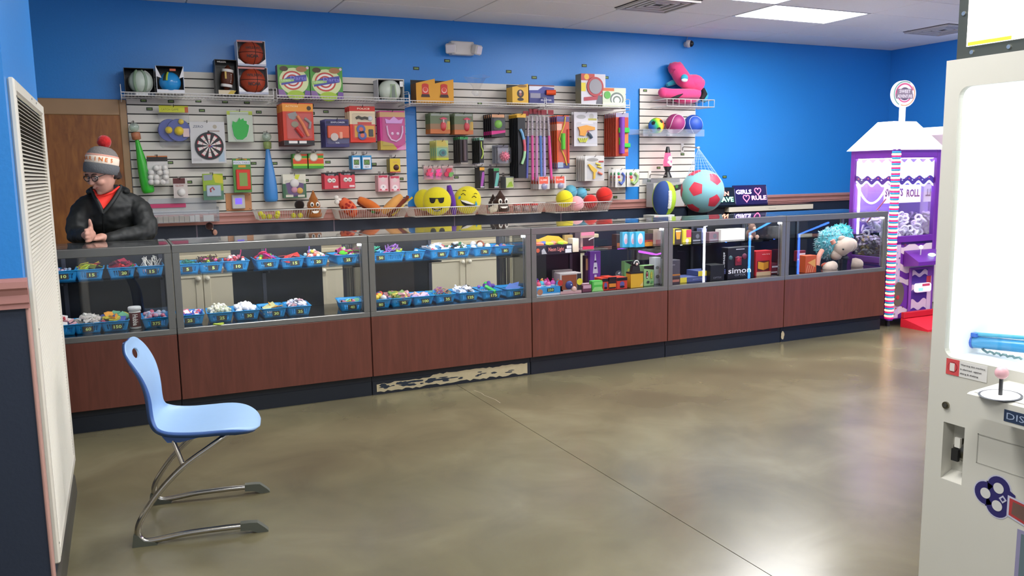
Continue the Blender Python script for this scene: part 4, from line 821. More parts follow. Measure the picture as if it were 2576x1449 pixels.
pack('police_toy_pack', 'red and yellow pack with toy handcuffs and badge', 'toy pack', (880, 267, 944, 358), -.19, .010, '#d8351f', [('r', 0, .50, 1, .99, '#e0cda8'), ('r', .0, .86, 1, .99, '#c3281c'), ('r', .18, .14, .96, .46, '#e0a02c'), ('t', 'POLICE', .55, .93, .05, '#f0dcc0', .6), ('T', [(.24, .66), (.34, .70), (.46, .66), (.58, .68), (.70, .66)], .05, '#3e3a26'), ('S', .8, .66, .10, '#c9cdd0', .6), ('r', .3, .50, .85, .56, '#c8321f'), ('D', .42, .36, .17, .014, '#4a5a9c'), ('D', .42, .36, .08, .016, '#d8603a'), ('D', .46, .19, .17, .014, '#4a5a9c'), ('D', .46, .19, .08, .016, '#d8603a'), ('B', .72, .16, .90, .36, .012, '#3c3a34'), ('F', .08, .1, .98, .8, .035)], n=3, step=.026, what='police toy pack')
pack('princess_pack', 'bright pink pack with clear tiara and beads', 'toy pack', (956, 279, 1019, 377), -.19, .010, '#c83486', [('r', 0, .84, 1, .97, '#c9a070'), ('p', [(0, 0), (0, .24), (.5, .16), (.7, 0)], '#b8a03a'), ('p', [(.6, 0), (1, 0), (1, .16)], '#d88ab4'), ('P', [(.24, .68), (.86, .68), (.92, .80), (.74, .76), (.55, .86), (.38, .76), (.2, .80)], '#d59ad6', .01), ('T', [(.26, .62), (.30, .40), (.42, .26), (.62, .22), (.80, .30), (.88, .46), (.88, .62)], .035, '#e3b8d8'), ('S', .48, .42, .06, '#e8c8e0'), ('S', .7, .42, .06, '#e8c8e0'), ('F', .06, .1, .97, .84, .035)], n=3, step=.024, what='pink princess pack')
for r, wl in (((737, 387, 773, 424), 'left'), ((776, 386, 814, 424), 'right')):
    t, w, h = sbox('spring_toy_box', f'box striped green, red and yellow with a round badge, {wl} one of the two', r, -.14, .09, '#3f9a34', [('r', 0, .32, 1, .62, '#d6471f'), ('r', 0, .62, 1, .70, '#e08a2c'), ('r', 0, .18, 1, .32, '#a9cf2e'), ('r', .55, .86, 1, .98, '#d6471f'), ('D', .35, .76, .28, .004, '#b5ad8c'), ('D', .35, .76, .22, .005, '#dcd8c4')])
    hook(t.location.x, t.location.z+h+.012, -.13, f'the {wl} striped spring toy box')
for r, wl in (((885, 391, 908, 426), 'left'), ((910, 391, 935, 426), 'right')):
    t, w, h = sbox('virtual_pet_box', f'blue handheld game box with a pixel face, {wl} one of the two', r, -.14, .11, '#2f8cc0', [('r', .12, .06, .9, .86, '#dfe4e8'), ('r', .22, .32, .8, .70, '#3c4a3a'), ('r', .28, .37, .74, .65, '#6f9a4c'), ('r', .36, .54, .42, .60, '#22301c'), ('r', .6, .54, .66, .60, '#22301c'), ('r', .38, .43, .64, .46, '#22301c'), ('t', 'PET', .5, .17, .09, '#3a3a3a', .45)])
    hook(t.location.x, t.location.z+h+.012, -.13, f'the {wl} blue handheld game box')
t, w, h = sbox('yellow_ball_box', 'small yellow box with a brown round toy', (981, 399, 1007, 434), -.15, .11, '#8a7a22', [('r', 0, 0, 1, 1, '#d8b92e'), ('r', 0, 0, 1, .07, '#b8382c'), ('t', 'TOY', .5, .74, .08, '#c77a6a', .5), ('S', .6, .36, .28, '#4a2114', .5), ('S', .6, .38, .14, '#d9b8b0', .8)]); hook(t.location.x, t.location.z+h+.012, -.14, 'the small yellow ball box')
pack('dinosaur_mask_pack', 'colourful pack with a purple and white action figure', 'toy pack', (712, 438, 770, 498), -.14, .010, '#d8d4c0', [('r', 0, 0, 1, .6, '#3f6b4a'), ('p', [(.12, .62), (.2, .2), (.5, .05), (.85, .2), (.9, .6), (.5, .7)], '#5a3f72'), ('p', [(.55, .98), (.75, .98), (.66, .78), (.5, .76)], '#c9cf3a'), ('S', .5, .62, .2, '#dfd9d4', .5), ('S', .48, .34, .14, '#c98aa0', .5), ('S', .72, .30, .14, '#d9a83a', .5), ('r', .1, .04, .42, .14, '#e0dcc8'), ('r', .62, .04, .92, .13, '#e0dcc8'), ('F', .08, .1, .92, .76, .03)], n=2, step=.05, what='action figure pack')
for r, wl in (((816, 434, 852, 476), 'left'), ((856, 432, 893, 474), 'right')):
    t, w, h = pack('eye_glasses_pack', f'red hanging pack with two big cartoon eyes and a black top, {wl} one', 'toy pack', r, -.16, .01, '#cf3f4c', [('p', [(-.05, 1), (1.02, 1), (1, .80), (.86, .84), (.74, .76), (.6, .84), (.3, .80), (.1, .84)], '#1d1d20'), ('t', 'EYES', .5, .86, .08, '#cfcfd4', .6), ('S', .36, .52, .16, '#e6e2da', .6), ('S', .64, .52, .16, '#e6e2da', .6), ('S', .38, .53, .06, '#23302c', 2.2), ('S', .66, .53, .06, '#23302c', 2.2), ('r', .6, .08, .95, .2, '#e8c4c6')], n=3, step=.034, what=f'{wl} cartoon eyes pack')
for r, wl in (((951, 441, 977, 482), 'left'), ((981, 443, 1006, 482), 'right')):
    t, w, h = sbox('pink_carton', f'small pink milk-carton style box, {wl} one of the pair', r, -.14, .10, '#d9a0a4', [('r', .08, .86, .92, .99, '#c53550'), ('r', .12, .06, .9, .84, '#e2b6ba'), ('c', .5, .74, .22, '#dcc4c0'), ('c', .5, .26, .28, '#efe2e0'), ('P', [(.4, .26), (.6, .26), (.5, .34)], '#55757c', .003), ('r', .14, .08, .34, .16, '#cf4a58'), ('r', .66, .08, .88, .16, '#cf4a58')]); hook(t.location.x, t.location.z+h+.012, -.13, f'the {wl} pink carton')
# ---- middle panel packs
for r, wl in (((1082, 284, 1132, 336), 'left'), ((1143, 285, 1190, 338), 'right')):
    pack('whirly_toy_pack', f'green to orange card with a red spinning toy, {wl} peg', 'toy pack', r, -.16, .008, '#5d6b4c', [('r', 0, 0, 1, .22, '#b8642c'), ('r', 0, .22, 1, .48, '#8a6a4a'), ('r', .05, .86, .95, .97, '#8f978c'), ('p', [(.75, .2), (1, .2), (1, .6), (.85, .6)], '#b8963a'), ('S', .66, .36, .15, '#c72a34', .6, 1.5), ('P', [(.46, .72), (.66, .80), (.88, .72), (.66, .66)], '#c72a4c', .008), ('C', .66, .52, .66, .70, .04, '#d9b8b0'), ('F', .5, .2, .86, .82, .03)], n=4, step=.026, dx=-.004, what=f'{wl} spinning toy card')
pack('glow_ball_pack', 'black pack with a lime green ball and magenta flash', 'toy pack', (1236, 286, 1271, 345), -.17, .012, '#17141a', [('r', .05, .84, .95, .97, '#c9926a'), ('p', [(0, .1), (1, .2), (1, .3), (0, .26)], '#c9267c'), ('S', .5, .55, .28, '#6fae2c', .6), ('F', .1, .3, .94, .82, .04)], n=5, step=.03, what='lime ball pack')
t, w, h = pack('boomerang_pack', 'long black pack with a blue, coral and pale green curved boomerang', 'toy pack', (1303, 286, 1322, 448), -.18, .012, '#15181c', [('r', -.1, .94, 1.1, 1, '#d8a62c'), ('T', [(.25, .76), (.5, .70), (.7, .60)], .17, '#6fa6cf'), ('T', [(.7, .60), (.82, .50), (.82, .42)], .17, '#cf5f6c'), ('T', [(.82, .42), (.7, .32), (.4, .22)], .17, '#9fcf9a')], n=6, step=.028, dx=-.005, what='boomerang pack')
# glow wands in film
x, z = aY(1352, 272, -.20).x, aY(1352, 272, -.20).z
wands = [(1329, 283, 1325, 448, '#4c56a8'), (1338, 278, 1340, 452, '#d94f96'), (1350, 278, 1350, 456, '#c983b4'), (1358, 280, 1362, 450, '#4a78c0'), (1368, 280, 1370, 455, '#b59fd6'), (1378, 280, 1387, 450, '#dc3f92')]
hook(x, z, -.22, 'the six glitter wands')
for k, (pa, qa, pb, qb, c) in enumerate(wands):
    Yw = -.16-.012*k; a, b = aY(pa, qa, Yw), aY(pb, qb, Yw); t = thing('light_wand', ['navy blue', 'hot pink', 'mauve', 'blue', 'lilac', 'magenta'][k]+' glitter wand in a clear sleeve, hanging under the middle shelf', 'toy wand', b, 0, 'glitter wands')
    d = a-b; e = d.normalized(); MB().cyl((0, 0, 0), d*.64, .014, mat(c, .35, var=.2, scale=50), n=12).build('wand', t); MB().cyl(d*.64, d*.92, .011, mat('#b5a6ac', .3, var=.5, scale=60), n=10).build('handle', t)
    for q in range(6): MB().sph(d*(.68+.04*q)+Vector((0, -.012, 0)), .005, '#e6dfe2', n=8).build('stud', t)
    MB().cyl(d*-.02, d*.97, .021, FILM, n=10, rb=.024).build('clear_sleeve', t); MB().box(-.03, .03, -.003, .003, d.z*.95, d.z*1.02, mat('#9a2b34', .5)).build('header', t)
pack('bow_set_pack', 'orange pack with a yellow bow and lime grip', 'toy pack', (1401, 290, 1432, 424), -.18, .012, '#d4531f', [('r', 0, .0, 1, .10, '#3a3f72'), ('r', .05, .02, .5, .12, '#9fb2c8'), ('r', 0, .88, 1, .98, '#5a4a80'), ('r', .0, .72, .4, .84, '#e6b8a0'), ('T', [(.66, .97), (.60, .84), (.28, .64), (.16, .55), (.34, .47), (.30, .38), (.62, .2), (.76, .06)], .05, '#d8b21f'), ('C', .44, .36, .44, .66, .16, '#54b82a'), ('C', .88, .1, .88, .74, .08, '#d83c1c'), ('F', .05, .05, .98, .92, .03)], n=5, step=.026, what='orange bow pack')
gun = lambda o, y: [('P', [(.18, .50), (.62, .60), (.84, .56), (.84, .50), (.60, .47), (.46, .40), (.42, .24), (.30, .24), (.30, .42)], o, .018)]
pack('dart_gun_pack', 'white blister pack with an orange toy dart gun and fan of darts', 'toy pack', (1444, 282, 1503, 368), -.17, .006, '#cfcdd0', [('e', .3, .86, .2, .06, '#a9a8a6'), ('c', .74, .88, .1, '#b5b2ac'), ('r', .6, .76, .96, .82, '#b5ad5a'), ('r', .3, .66, .8, .70, '#e8e8ea'), ('P', [(.14, .56), (.5, .62), (.86, .56), (.86, .48), (.52, .46), (.44, .30), (.22, .32), (.22, .44)], '#dd9a2e', .018), ('S', .58, .46, .07, '#d07a88'), ('T', [(.56, .38), (.66, .32), (.72, .24)], .06, '#3a4652')]+[('C', .26+.05*k, .12, .16+.10*k, .24, .03, '#c8cc44') for k in range(5)]+[('F', .08, .06, .94, .7, .035)], n=2, step=.05, what='orange dart gun pack')
pack('archery_tube_pack', 'orange-red pack with a purple tube and lime green grips', 'toy pack', (1549, 284, 1581, 393), -.22, .012, '#b8432c', [('r', .55, .1, .98, .6, '#d87a3a'), ('r', 0, .9, 1, 1, '#a09ab0'), ('C', .40, .06, .40, .9, .18, '#7a3aa8'), ('B', .18, .54, .98, .66, .03, '#35b53c'), ('B', .22, .26, .60, .44, .034, '#35b53c'), ('B', .5, .20, 1.06, .30, .03, '#35b53c')], n=7, step=.026, dx=-.004, what='purple tube pack')
pack('yoyo_pack', 'green and yellow pack with a teal yo-yo', 'toy pack', (1097, 353, 1128, 402), -.15, .012, '#a8b06a', [('r', 0, 0, 1, .1, '#b8bc22'), ('p', [(.05, .98), (.7, 1), (.98, .72), (.05, .7)], '#bca94c'), ('r', .05, .2, .9, .62, '#7fae8c'), ('D', .52, .36, .26, .016, '#1d7a72'), ('D', .52, .36, .13, .018, '#0f4a50'), ('F', .12, .12, .92, .66, .03)], n=4, step=.03, what='teal yo-yo pack')
pack('dark_tube_pack', 'tall dark pack with a green cap', 'toy pack', (1158, 344, 1177, 411), -.16, .03, '#2a2426', [('r', -.05, .9, 1.05, 1.0, '#2f8a4c'), ('r', 0, .0, 1, .03, '#b5aa9c'), ('C', .5, .1, .5, .88, .2, mat('#5a4a4c', .3))], n=4, step=.034, dx=-.004, what='dark tube pack with green cap')
pack('neon_stick_pack', 'tall black pack with a yellow-green glow stick', 'toy pack', (1206, 346, 1217, 412), -.17, .02, '#121612', [('r', 0, 0, 1, .03, '#9fa0a8'), ('T', [(.4, .2), (.75, .35), (.75, .5), (.4, .65), (.4, .85)], .13, '#b8cf5a'), ('r', 0, .9, 1, 1, '#7fb89c')], n=5, step=.03, dx=-.003, what='glow stick pack')
t, w, h = pack('pink_spike_ball_bag', 'clear bag with a pink spiky ball', 'toy pack', (1252, 365, 1279, 411), -.16, .002, '#8c8c96', [('r', 0, .84, 1, 1, '#5d5d68')], n=3, step=.045, dx=-.01, what='pink spiky ball bag')
for k in range(26):
    a, b_ = k*2.399, math.acos(1-2*(k+.5)/26); d = Vector((math.sin(b_)*math.cos(a), math.sin(b_)*math.sin(a), math.cos(b_))); MB().cyl(Vector((.04*w, -.03, .38*h))+d*.3*w, Vector((.04*w, -.03, .38*h))+d*.50*w, .10*w, '#d9788c', .02*w, n=6).build('spike', t) if k < 0 else None
sp = MB().sph((.04*w, -.03, .38*h), .36*w, mat('#d9788c', .5), n=14)
for k in range(40):
    a, b_ = k*2.399, math.acos(1-2*(k+.5)/40); d = Vector((math.sin(b_)*math.cos(a), math.sin(b_)*math.sin(a), math.cos(b_))); c = Vector((.04*w, -.03, .38*h)); sp.cyl(c+d*.3*w, c+d*.47*w, .08*w, mat('#d9788c', .5), .02*w, n=5)
sp.build('spiky_ball', t); MB().cbox(-w*.6, w*.6, -.06, .02, 0, h*.9, .015, FILM).build('clear_bag', t)
for r, wl, c2 in (((1066, 418, 1088, 452), 'left', '#c93a34'), ((1090, 418, 1110, 453), 'middle', '#d0453c'), ((1112, 417, 1140, 453), 'right', '#5fae4c')):
    t, w, h = pack('whistle_bag', f'clear bag of red whistles, {wl} of the three in the row', 'toy pack', r, -.16, .002, '#b58a86', [('r', .0, .84, 1, 1, '#c9a9a4')], what=f'{wl} whistle bag')
    for k, (u, v, c) in enumerate(((.32, .42, '#c3262c'), (.66, .38, c2), (.5, .66, '#c9342e'))):
        MB().cyl(((u-.5)*w, -.035, v*h), ((u-.5)*w, -.015, v*h), .2*w, mat(c, .35), n=14).cbox((u-.5)*w, (u-.5)*w+.3*w, -.033, -.017, v*h+.02*h, v*h+.16*h, .003, mat(c, .35)).build('whistle', t)
    MB().cbox(-w*.6, w*.6, -.05, .015, -.05*h, h*.9, .015, FILM).build('clear_bag', t)
for r, wl, cap, pr in (((1207, 421, 1219, 474), 'purple printed', '#d59a2c', '#9a4aa0'), ((1242, 423, 1256, 474), 'teal printed', '#2f8a4c', '#5fa89c')):
    t, w, h = sbox('slim_toy_box', f'slim black {wl} box on the lower row of the middle panel', r, -.17, .13, '#1a171c', [('r', -.0, .86, 1, 1, cap), ('p', [(.1, .1), (.6, .1), (1, .6), (.9, .8), (.5, .76)], pr), ('r', .1, .04, .9, .1, '#c0bcc0')]); hook(t.location.x, t.location.z+h+.012, -.15, f'the slim {wl} box')
t, w, h = sbox('green_print_box', 'small grey box with a lime green print, right of the slim boxes', (1272, 444, 1293, 474), -.18, .13, '#6a7072', [('r', .05, .05, .95, .9, '#b9c08a'), ('p', [(.1, .1), (.9, .16), (.7, .6), (.4, .5)], '#8fae2c')]); hook(t.location.x, t.location.z+h+.012, -.16, 'the small lime print box')
for r, wl in (((1355, 444, 1383, 476), 'left'), ((1396, 443, 1424, 474), 'right')):
    pack('putty_pack', f'coral red card with a clear domed front, {wl} one of two', 'toy pack', r, -.19, .008, '#c9c4c4', [('r', .05, .42, .85, .98, '#dd5a44'), ('t', 'SLIME', .45, .72, .14, '#f2d8d0', .6), ('S', .5, .2, .32, FILM, .7), ('S', .5, .2, .26, '#8f8fae', .6)], n=4, step=.03, dx=-.006, what=f'{wl} coral slime card')
pack('yellow_gun_pack', 'white blister pack with a yellow toy pistol and darts', 'toy pack', (1471, 392, 1520, 455), -.18, .006, '#c9c7c4', [('e', .4, .84, .3, .07, '#8f8c88'), ('P', [(.14, .66), (.22, .68), (.60, .44), (.58, .36), (.52, .34), (.50, .10), (.40, .08), (.42, .34), (.30, .44)], '#d8b02e', .016), ('C', .55, .70, .78, .64, .04, '#d8c43a'), ('C', .62, .58, .84, .52, .04, '#d8c43a'), ('T', [(.66, .34), (.86, .26)], .05, '#d87a5a'), ('r', .7, .74, .96, .80, '#a83a38'), ('F', .08, .05, .94, .76, .03)], n=5, step=.03, what='yellow pistol pack')
for r, wl, bc in (((1548, 425, 1574, 471), 'blue string', '#4a62b8'), ((1577, 426, 1608, 470), 'pale green string', '#9fbf7a')):
    pack('bead_pack', f'white card with coloured beads on a {wl}, below the purple tube packs', 'toy pack', r, -.20, .004, '#d6d4d0', [('S', .32, .74, .12, '#2f9a4c'), ('S', .34, .56, .12, '#cf4248'), ('S', .40, .38, .12, '#d8c23a'), ('T', [(.6, .78), (.82, .62), (.76, .36), (.52, .16), (.3, .3)], .09, bc), ('F', .1, .08, .9, .86, .03)], n=3, step=.035, dx=-.006, what=f'bead card with {wl}')
# ---- wire baskets with soft toys along the bottom
def wire_basket(px0, py0, px1, py1, label, Y=-.30, inset=.03, deep=.27):
    a0, a1 = aY(px0, py0, Y), aY(px1, py0, Y); zt = (a0.z+a1.z)/2; zb = aY((px0+px1)/2, py1, Y+.04).z; x0, x1 = a0.x, a1.x; w, h = x1-x0, zt-zb
    t = thing('wire_basket', label, 'wire basket', (x0, Y, zb), 0, 'wire baskets under the slatwall'); m = MB(); r = .0022
    def bot(x): return inset+(w-2*inset)*x/w
    n = int(w/.022)
    for k in range(n+1):
        x = w*k/n; m.tube([(x, 0, h), (bot(x), .04, 0), (bot(x), deep, 0)], r, WIRE, n=4)
    nd = int(deep/.022)
    for k in range(1, nd):
        y = deep*k/nd
        for s in (0, 1): m.tube([(w*s, y, h), (bot(w*s), .04+(deep-.04)*k/nd, 0)], r, WIRE, n=4)
    tag(m.build('basket_wires', t), kind='stuff')
    MB().tube([(0, deep, h), (0, 0, h), (w, 0, h), (w, deep, h)], .0052, WIRE, n=7).build('rim_wire', t); MB().tube([(inset, deep, 0), (inset, .04, 0), (w-inset, .04, 0), (w-inset, deep, 0)], .003, WIRE, n=6).build('base_wire', t)
    return x0, x1, Y, zb, zt
PL = lambda c: mat(c, .95, var=.06, scale=40, bump=.15, sheen=.5)
bx = wire_basket(645, 527, 823, 551, 'white wire basket with yellow balls and a brown swirl plush'); fl_y, wht = PL('#d8cf2a'), mat('#efece2', .6)
for k, (px, py) in enumerate(((657, 531), (664, 545), (677, 540), (698, 544), (739, 543), (755, 544), (700, 533))):
    o = MB().sph((0, 0, .024), .024, mat('#d9d02c', .8, sheen=.4), n=16).build('yellow_ball', loc=(aY(px, py, -.23).x, -.20-.02*(k % 3), bx[3]+.005+(.024 if k in (0, 6) else 0))); tag(o, 'small fuzzy yellow ball in the leftmost wire basket', 'ball', 'yellow balls in the wire basket')
def swirl(label, px, py0, py1, Y, col, faces=True, zb=None, eyes='#17130e', wscale=1.0, name='swirl_plush'):
    a, b = aY(px, py0, Y), aY(px, py1, Y); H = a.z-b.z; t = thing(name, label, 'plush toy', (a.x, Y, b.z)); W = H*.28*wscale
    MB().lathe([(.0, 0), (W*.95, .0), (W*1.05, H*.10), (W*.92, H*.30), (W*.80, H*.36), (W*.88, H*.42), (W*.80, H*.54), (W*.62, H*.60), (W*.56, H*.62), (W*.58, H*.68), (W*.40, H*.76), (W*.24, H*.86), (W*.10, H*.96), (.0, H)], PL(col), n=22).build('swirl_body', t)
    m = MB()
    for s in (-1, 1):
        m.sph((s*W*.36, -W*.80, H*.48), W*.24, mat('#efe9dd', .5), n=14, sc=(1, .4, 1.3)); m.sph((s*W*.36, -W*.90, H*.47), W*.12, mat(eyes, .3), n=10, sc=(1, .4, 1.5))
    m.build('eyes', t); MB().flat(circ(0, H*.24, W*.42, H*.09, 14, 180, 360), -W*1.0, mat('#f0ece4', .5)).prism(circ(0, H*.25, W*.42, H*.09, 14, 180, 360), -W*1.05, -W*.8, mat('#efe9dd', .5)).build('smile', t); return t
swirl('tall caramel brown swirl plush with a white smile', 787, 478, 547, -.22, '#9a5a22')
o = MB().sph((0, 0, .045), .045, PL('#20140f'), n=18).build('dark_ball_plush', loc=(aY(754, 512, -.15).x, -.13, aY(754, 528, -.15).z)); tag(o, 'black-brown round plush behind the caramel swirl', 'plush toy')
wire_basket(850, 525, 1027, 549, 'white wire basket with pizza-red and hot dog cushions')
def blobplush(name, label, px0, py0, px1, py1, Y, col, rad, spots=None, parts=None):
    a, b = aY(px0, py0, Y), aY(px1, py1, Y); t = thing(name, label, 'plush toy', (b.x, Y, b.z)); d = a-b
    P = catmull([d*0, d*.25+Vector((0, -.01, 0)), d*.5+Vector((0, -.015, 0)), d*.75, d], 4); n = len(P)
    R = [rad*(math.sin(math.pi*(.08+.84*i/(n-1))))**.45 for i in range(n)]
    MB().tube(P, R, PL(col) if isinstance(col, str) else col, n=16).build('cushion', t); return t, P, R, d
def voro(name, a, b_, sc):
    m = bpy.data.materials.new(name); m.use_nodes = True; nt = m.node_tree; b = nt.nodes['Principled BSDF']; v = nt.nodes.new('ShaderNodeTexVoronoi'); v.inputs['Scale'].default_value = sc
    tc = nt.nodes.new('ShaderNodeTexCoord'); cr = nt.nodes.new('ShaderNodeValToRGB'); cr.color_ramp.elements[0].position = .32; cr.color_ramp.elements[1].position = .42; cr.color_ramp.elements[0].color = lin(a); cr.color_ramp.elements[1].color = lin(b_)
    nt.links.new(tc.outputs['Object'], v.inputs['Vector']); nt.links.new(v.outputs['Distance'], cr.inputs[0]); nt.links.new(cr.outputs[0], b.inputs['Base Color']); b.inputs['Roughness'].default_value = .9; return m
t, P, R, d = blobplush('pepperoni_cushion', 'red mottled meat-shaped cushion with a white bone end', 858, 503, 893, 540, -.20, voro('red_mottled_plush', '#9c1f16', '#d8603a', 26), .062)
MB().tube([P[-1], P[-1]+Vector((-.035, -.01, .005))], .013, PL('#e2ddd2'), n=12).sph(P[-1]+Vector((-.045, -.012, .022)), .022, PL('#e2ddd2')).sph(P[-1]+Vector((-.042, -.012, -.018)), .024, PL('#e2ddd2')).build('bone_end', t)
t, P, R, d = blobplush('bun_cushion', 'orange bun-shaped cushion lying across the basket', 902, 500, 955, 528, -.22, '#cf6a26', .042); 
MB().tube([p+Vector((.0, .035, -.028)) for p in P], [r*.8 for r in R], PL('#7a3418'), n=14).build('filling', t); MB().sph(P[3]+Vector((-.03, .0, -.035)), .016, PL('#3f8a3c')).build('lettuce', t)
t, P, R, d = blobplush('hot_dog_cushion', 'hot dog cushion with tan bun and mustard zigzag', 1010, 492, 962, 535, -.22, '#d89a50', .045)
MB().tube([p+Vector((.05, .0, -.035)) for p in P]+[P[-1]+d*.10+Vector((.045, 0, -.02))], [r*.85 for r in R]+[.015], PL('#6e2a14'), n=14).build('sausage', t); MB().tube([p+Vector((.075+.018*(-1)**i, -.042, -.03+.012*(-1)**i)) for i, p in enumerate(P[::2])], .010, PL('#d8b22c'), n=8).build('mustard', t)
wire_basket(1040, 521, 1206, 543, 'clear-fronted wire basket with yellow smiley cushions')
def smiley(label, px, py, rpx, Y, turn=0., face='plain', squash=.62):
    c = aY(px, py, Y); r = radpx(px, py, rpx, Y); t = thing('smiley_cushion', label, 'cushion', c); t.rotation_euler = (0, 0, turn); Y1 = PL('#ddcf22')
    MB().sph((0, 0, 0), r, Y1, n=30, sc=(1, squash, 1)).build('cushion', t); BKm = mat('#15120c', .7)
    def S(u, v, e=.003): q = max(0., 1-u*u-v*v); return (u*r, -math.sqrt(q)*squash*r-e, v*r)
    m = MB()
    def patch(pts, c, e=.003):
        cu, cv = sum(p[0] for p in pts)/len(pts), sum(p[1] for p in pts)/len(pts); n = len(pts); fine = []
        for i in range(n):
            for k in range(4): fine.append((pts[i][0]+(pts[(i+1) % n][0]-pts[i][0])*k/4, pts[i][1]+(pts[(i+1) % n][1]-pts[i][1])*k/4))
        rings = [[S(cu+(u-cu)*f, cv+(v-cv)*f, e) for u, v in fine] for f in (1, .66, .33, .02)]
        m.loft(rings, M_(c), True, False)
    if face == 'shades':
        for s in (-1, 1): patch([(s*.06, .24), (s*.52, .26), (s*.48, -.02), (s*.38, -.12), (s*.22, -.12), (s*.12, .0)], BKm)
        patch([(-.1, .24), (.1, .24), (.1, .17), (-.1, .17)], BKm)
        patch([(-.42, -.42), (-.2, -.56), (0, -.6), (.2, -.56), (.42, -.42), (.2, -.68), (0, -.72), (-.2, -.68)], BKm)
        for k in range(4): patch([(-.2+.11*k, -.60), (-.12+.11*k, -.61), (-.12+.11*k, -.68), (-.2+.11*k, -.67)], '#e8e6da', .006)
    if face == 'tears':
        patch([(-.62, .02), (-.2, -.05), (.5, -.34), (.2, -.5), (-.2, -.46), (-.5, -.24)], BKm); patch([(-.6, .02), (-.2, -.03), (.46, -.32), (.2, -.32), (-.2, -.22), (-.5, -.08)], '#eeeae0', .006)
        for s, (u, v) in ((-1, (-.4, .42)), (1, (.38, .22))): m.tube([S(u-.16, v-.04), S(u, v+.08), S(u+.16, v-.06)], .0035, BKm, n=6)
        for s, (u, v) in ((-1, (-.3, .66)), (1, (.5, .42))): m.tube([S(u-.12, v), S(u, v+.06), S(u+.12, v)], .003, BKm, n=6)
        patch([(.50, -.06), (.62, -.3), (.54, -.5), (.44, -.32)], '#3f9ac0', .007); patch([(-.72, .28), (-.56, .3), (-.62, .1), (-.76, .08)], '#3f9ac0', .007)
    if m.f: m.build('face', t)
    return t
smiley('plain yellow round cushion leaning behind the sunglasses cushion', 1066, 503, 27, -.10, -.9); smiley('yellow smiley cushion wearing black sunglasses', 1099, 506, 36, -.19, -.35, 'shades'); smiley('yellow cushion face crying with laughter', 1176, 503, 35, -.17, -.2, 'tears')
t, P, R, d = blobplush('purple_plush', 'purple pointed plush squeezed between two smiley cushions', 1129, 466, 1142, 540, -.17, '#5d2f96', .035); MB().cyl(Vector((-.055, -.04, d.z*.62)), Vector((-.055, -.044, d.z*.62)), .018, '#5d4a72', n=16).build('badge', t)
wire_basket(1222, 512, 1372, 538, 'white wire basket with dark brown swirl cushions and red-lidded jars')
swirl('dark brown swirl cushion with wide white eyes', 1258, 478, 532, -.20, '#382014', wscale=1.5); swirl('dark brown swirl cushion half hidden at the back left', 1240, 488, 530, -.12, '#2c1a12', wscale=1.2)
tag(MB().tube([(0, 0, 0), (.05, -.01, .02), (.08, .0, .05)], [.03, .035, .02], PL('#c9bfa8'), n=12).build('cream_plush', loc=aY(1232, 530, -.24)), 'cream plush limb poking from the end of the basket', 'plush toy')
for k, px in enumerate((1303, 1325, 1347)):
    p = aY(px, 512, -.2); t = thing('putty_jar', ['left', 'middle', 'right'][k]+' clear jar with a red lid in the wire basket', 'jar', (p.x, -.17, aY(px, 533, -.2).z), 0, 'red-lidded jars'); MB().lathe([(.0, 0), (.036, .0), (.038, .01), (.038, .062), (.034, .066)], ACRYL, n=18).build('jar', t); MB().lathe([(.036, .066), (.041, .068), (.041, .084), (.038, .088), (.0, .088)], mat('#c92a2c', .4), n=20).build('lid', t); MB().lathe([(.0, .003), (.032, .003), (.032, .04), (.0, .044)], mat('#7a4a44', .6), n=14).build('contents', t)
wire_basket(1396, 509, 1540, 533, 'white wire basket with round coloured plush balls')
def pball(label, px, py, rpx, Y, col, seam):
    c = aY(px, py, Y); r = radpx(px, py, rpx, Y); t = thing('round_plush', label, 'plush toy', c, 0, 'round plush balls'); MB().sph((0, 0, 0), r, PL(col), n=26).build('cushion', t)
    MB().tube([(r*1.0*math.cos(a)*math.cos(.3), -r*math.sin(a)*1.0, r*math.cos(a)*math.sin(.3)) for a in [math.pi*k/14 for k in range(15)]], .0022, PL(seam), n=5).build('seam', t)
pball('pale blue round plush at the back of the basket', 1435, 482, 17, -.10, '#5aa4bc', '#3f8098'); pball('light blue round plush behind the pink one', 1462, 486, 15, -.11, '#5fa9c2', '#3f8098'); pball('yellow round plush at the left end of the basket', 1420, 500, 22, -.22, '#dccd1e', '#8f8616'); pball('pale pink round plush', 1450, 512, 19, -.24, '#e0a3ab', '#b0707c'); pball('dark red round plush in the middle of the basket', 1485, 507, 18, -.22, '#c4231d', '#6a1410'); pball('large red round plush at the right end', 1520, 491, 21, -.18, '#d0281f', '#6a1410')
# ---- narrow right panel
BIGY = -.26
t = thing('pink_plush_snake', 'large hot pink plush with teal eyelids slumped on the top shelf', 'plush toy', aY(1720, 256, -.14)); HP = mat('#e0447f', .95, var=.06, scale=40, bump=.2, sheen=.6); TE = PL('#2f9fb4')
o0 = t.location.copy()
def L(px, py, Y): return aY(px, py, Y)-o0
MB().tube(catmull([L(1698, 180, -.10), L(1700, 172, -.11), L(1712, 190, -.13), L(1725, 205, -.16), L(1745, 208, -.17), L(1757, 216, -.16)], 5), [.05]*3+[.085]*6+[.088]*5+[.082]*4+[.085]*5+[.09]*3, HP, n=18).sph(L(1698, 173, -.10), .075, HP, n=20).sph(L(1745, 206, -.17), .095, HP, n=20, sc=(1.25, 1, .85)).build('head', t)
MB().tube(catmull([L(1670, 233, -.16), L(1690, 236, -.18), L(1720, 236, -.2), L(1755, 236, -.18)], 5), .055, HP, n=16).sph(L(1668, 233, -.16), .056, HP).build('arm', t)
MB().sph(L(1725, 248, -.12), .12, HP, n=20, sc=(1.5, .7, .5)).build('body', t)
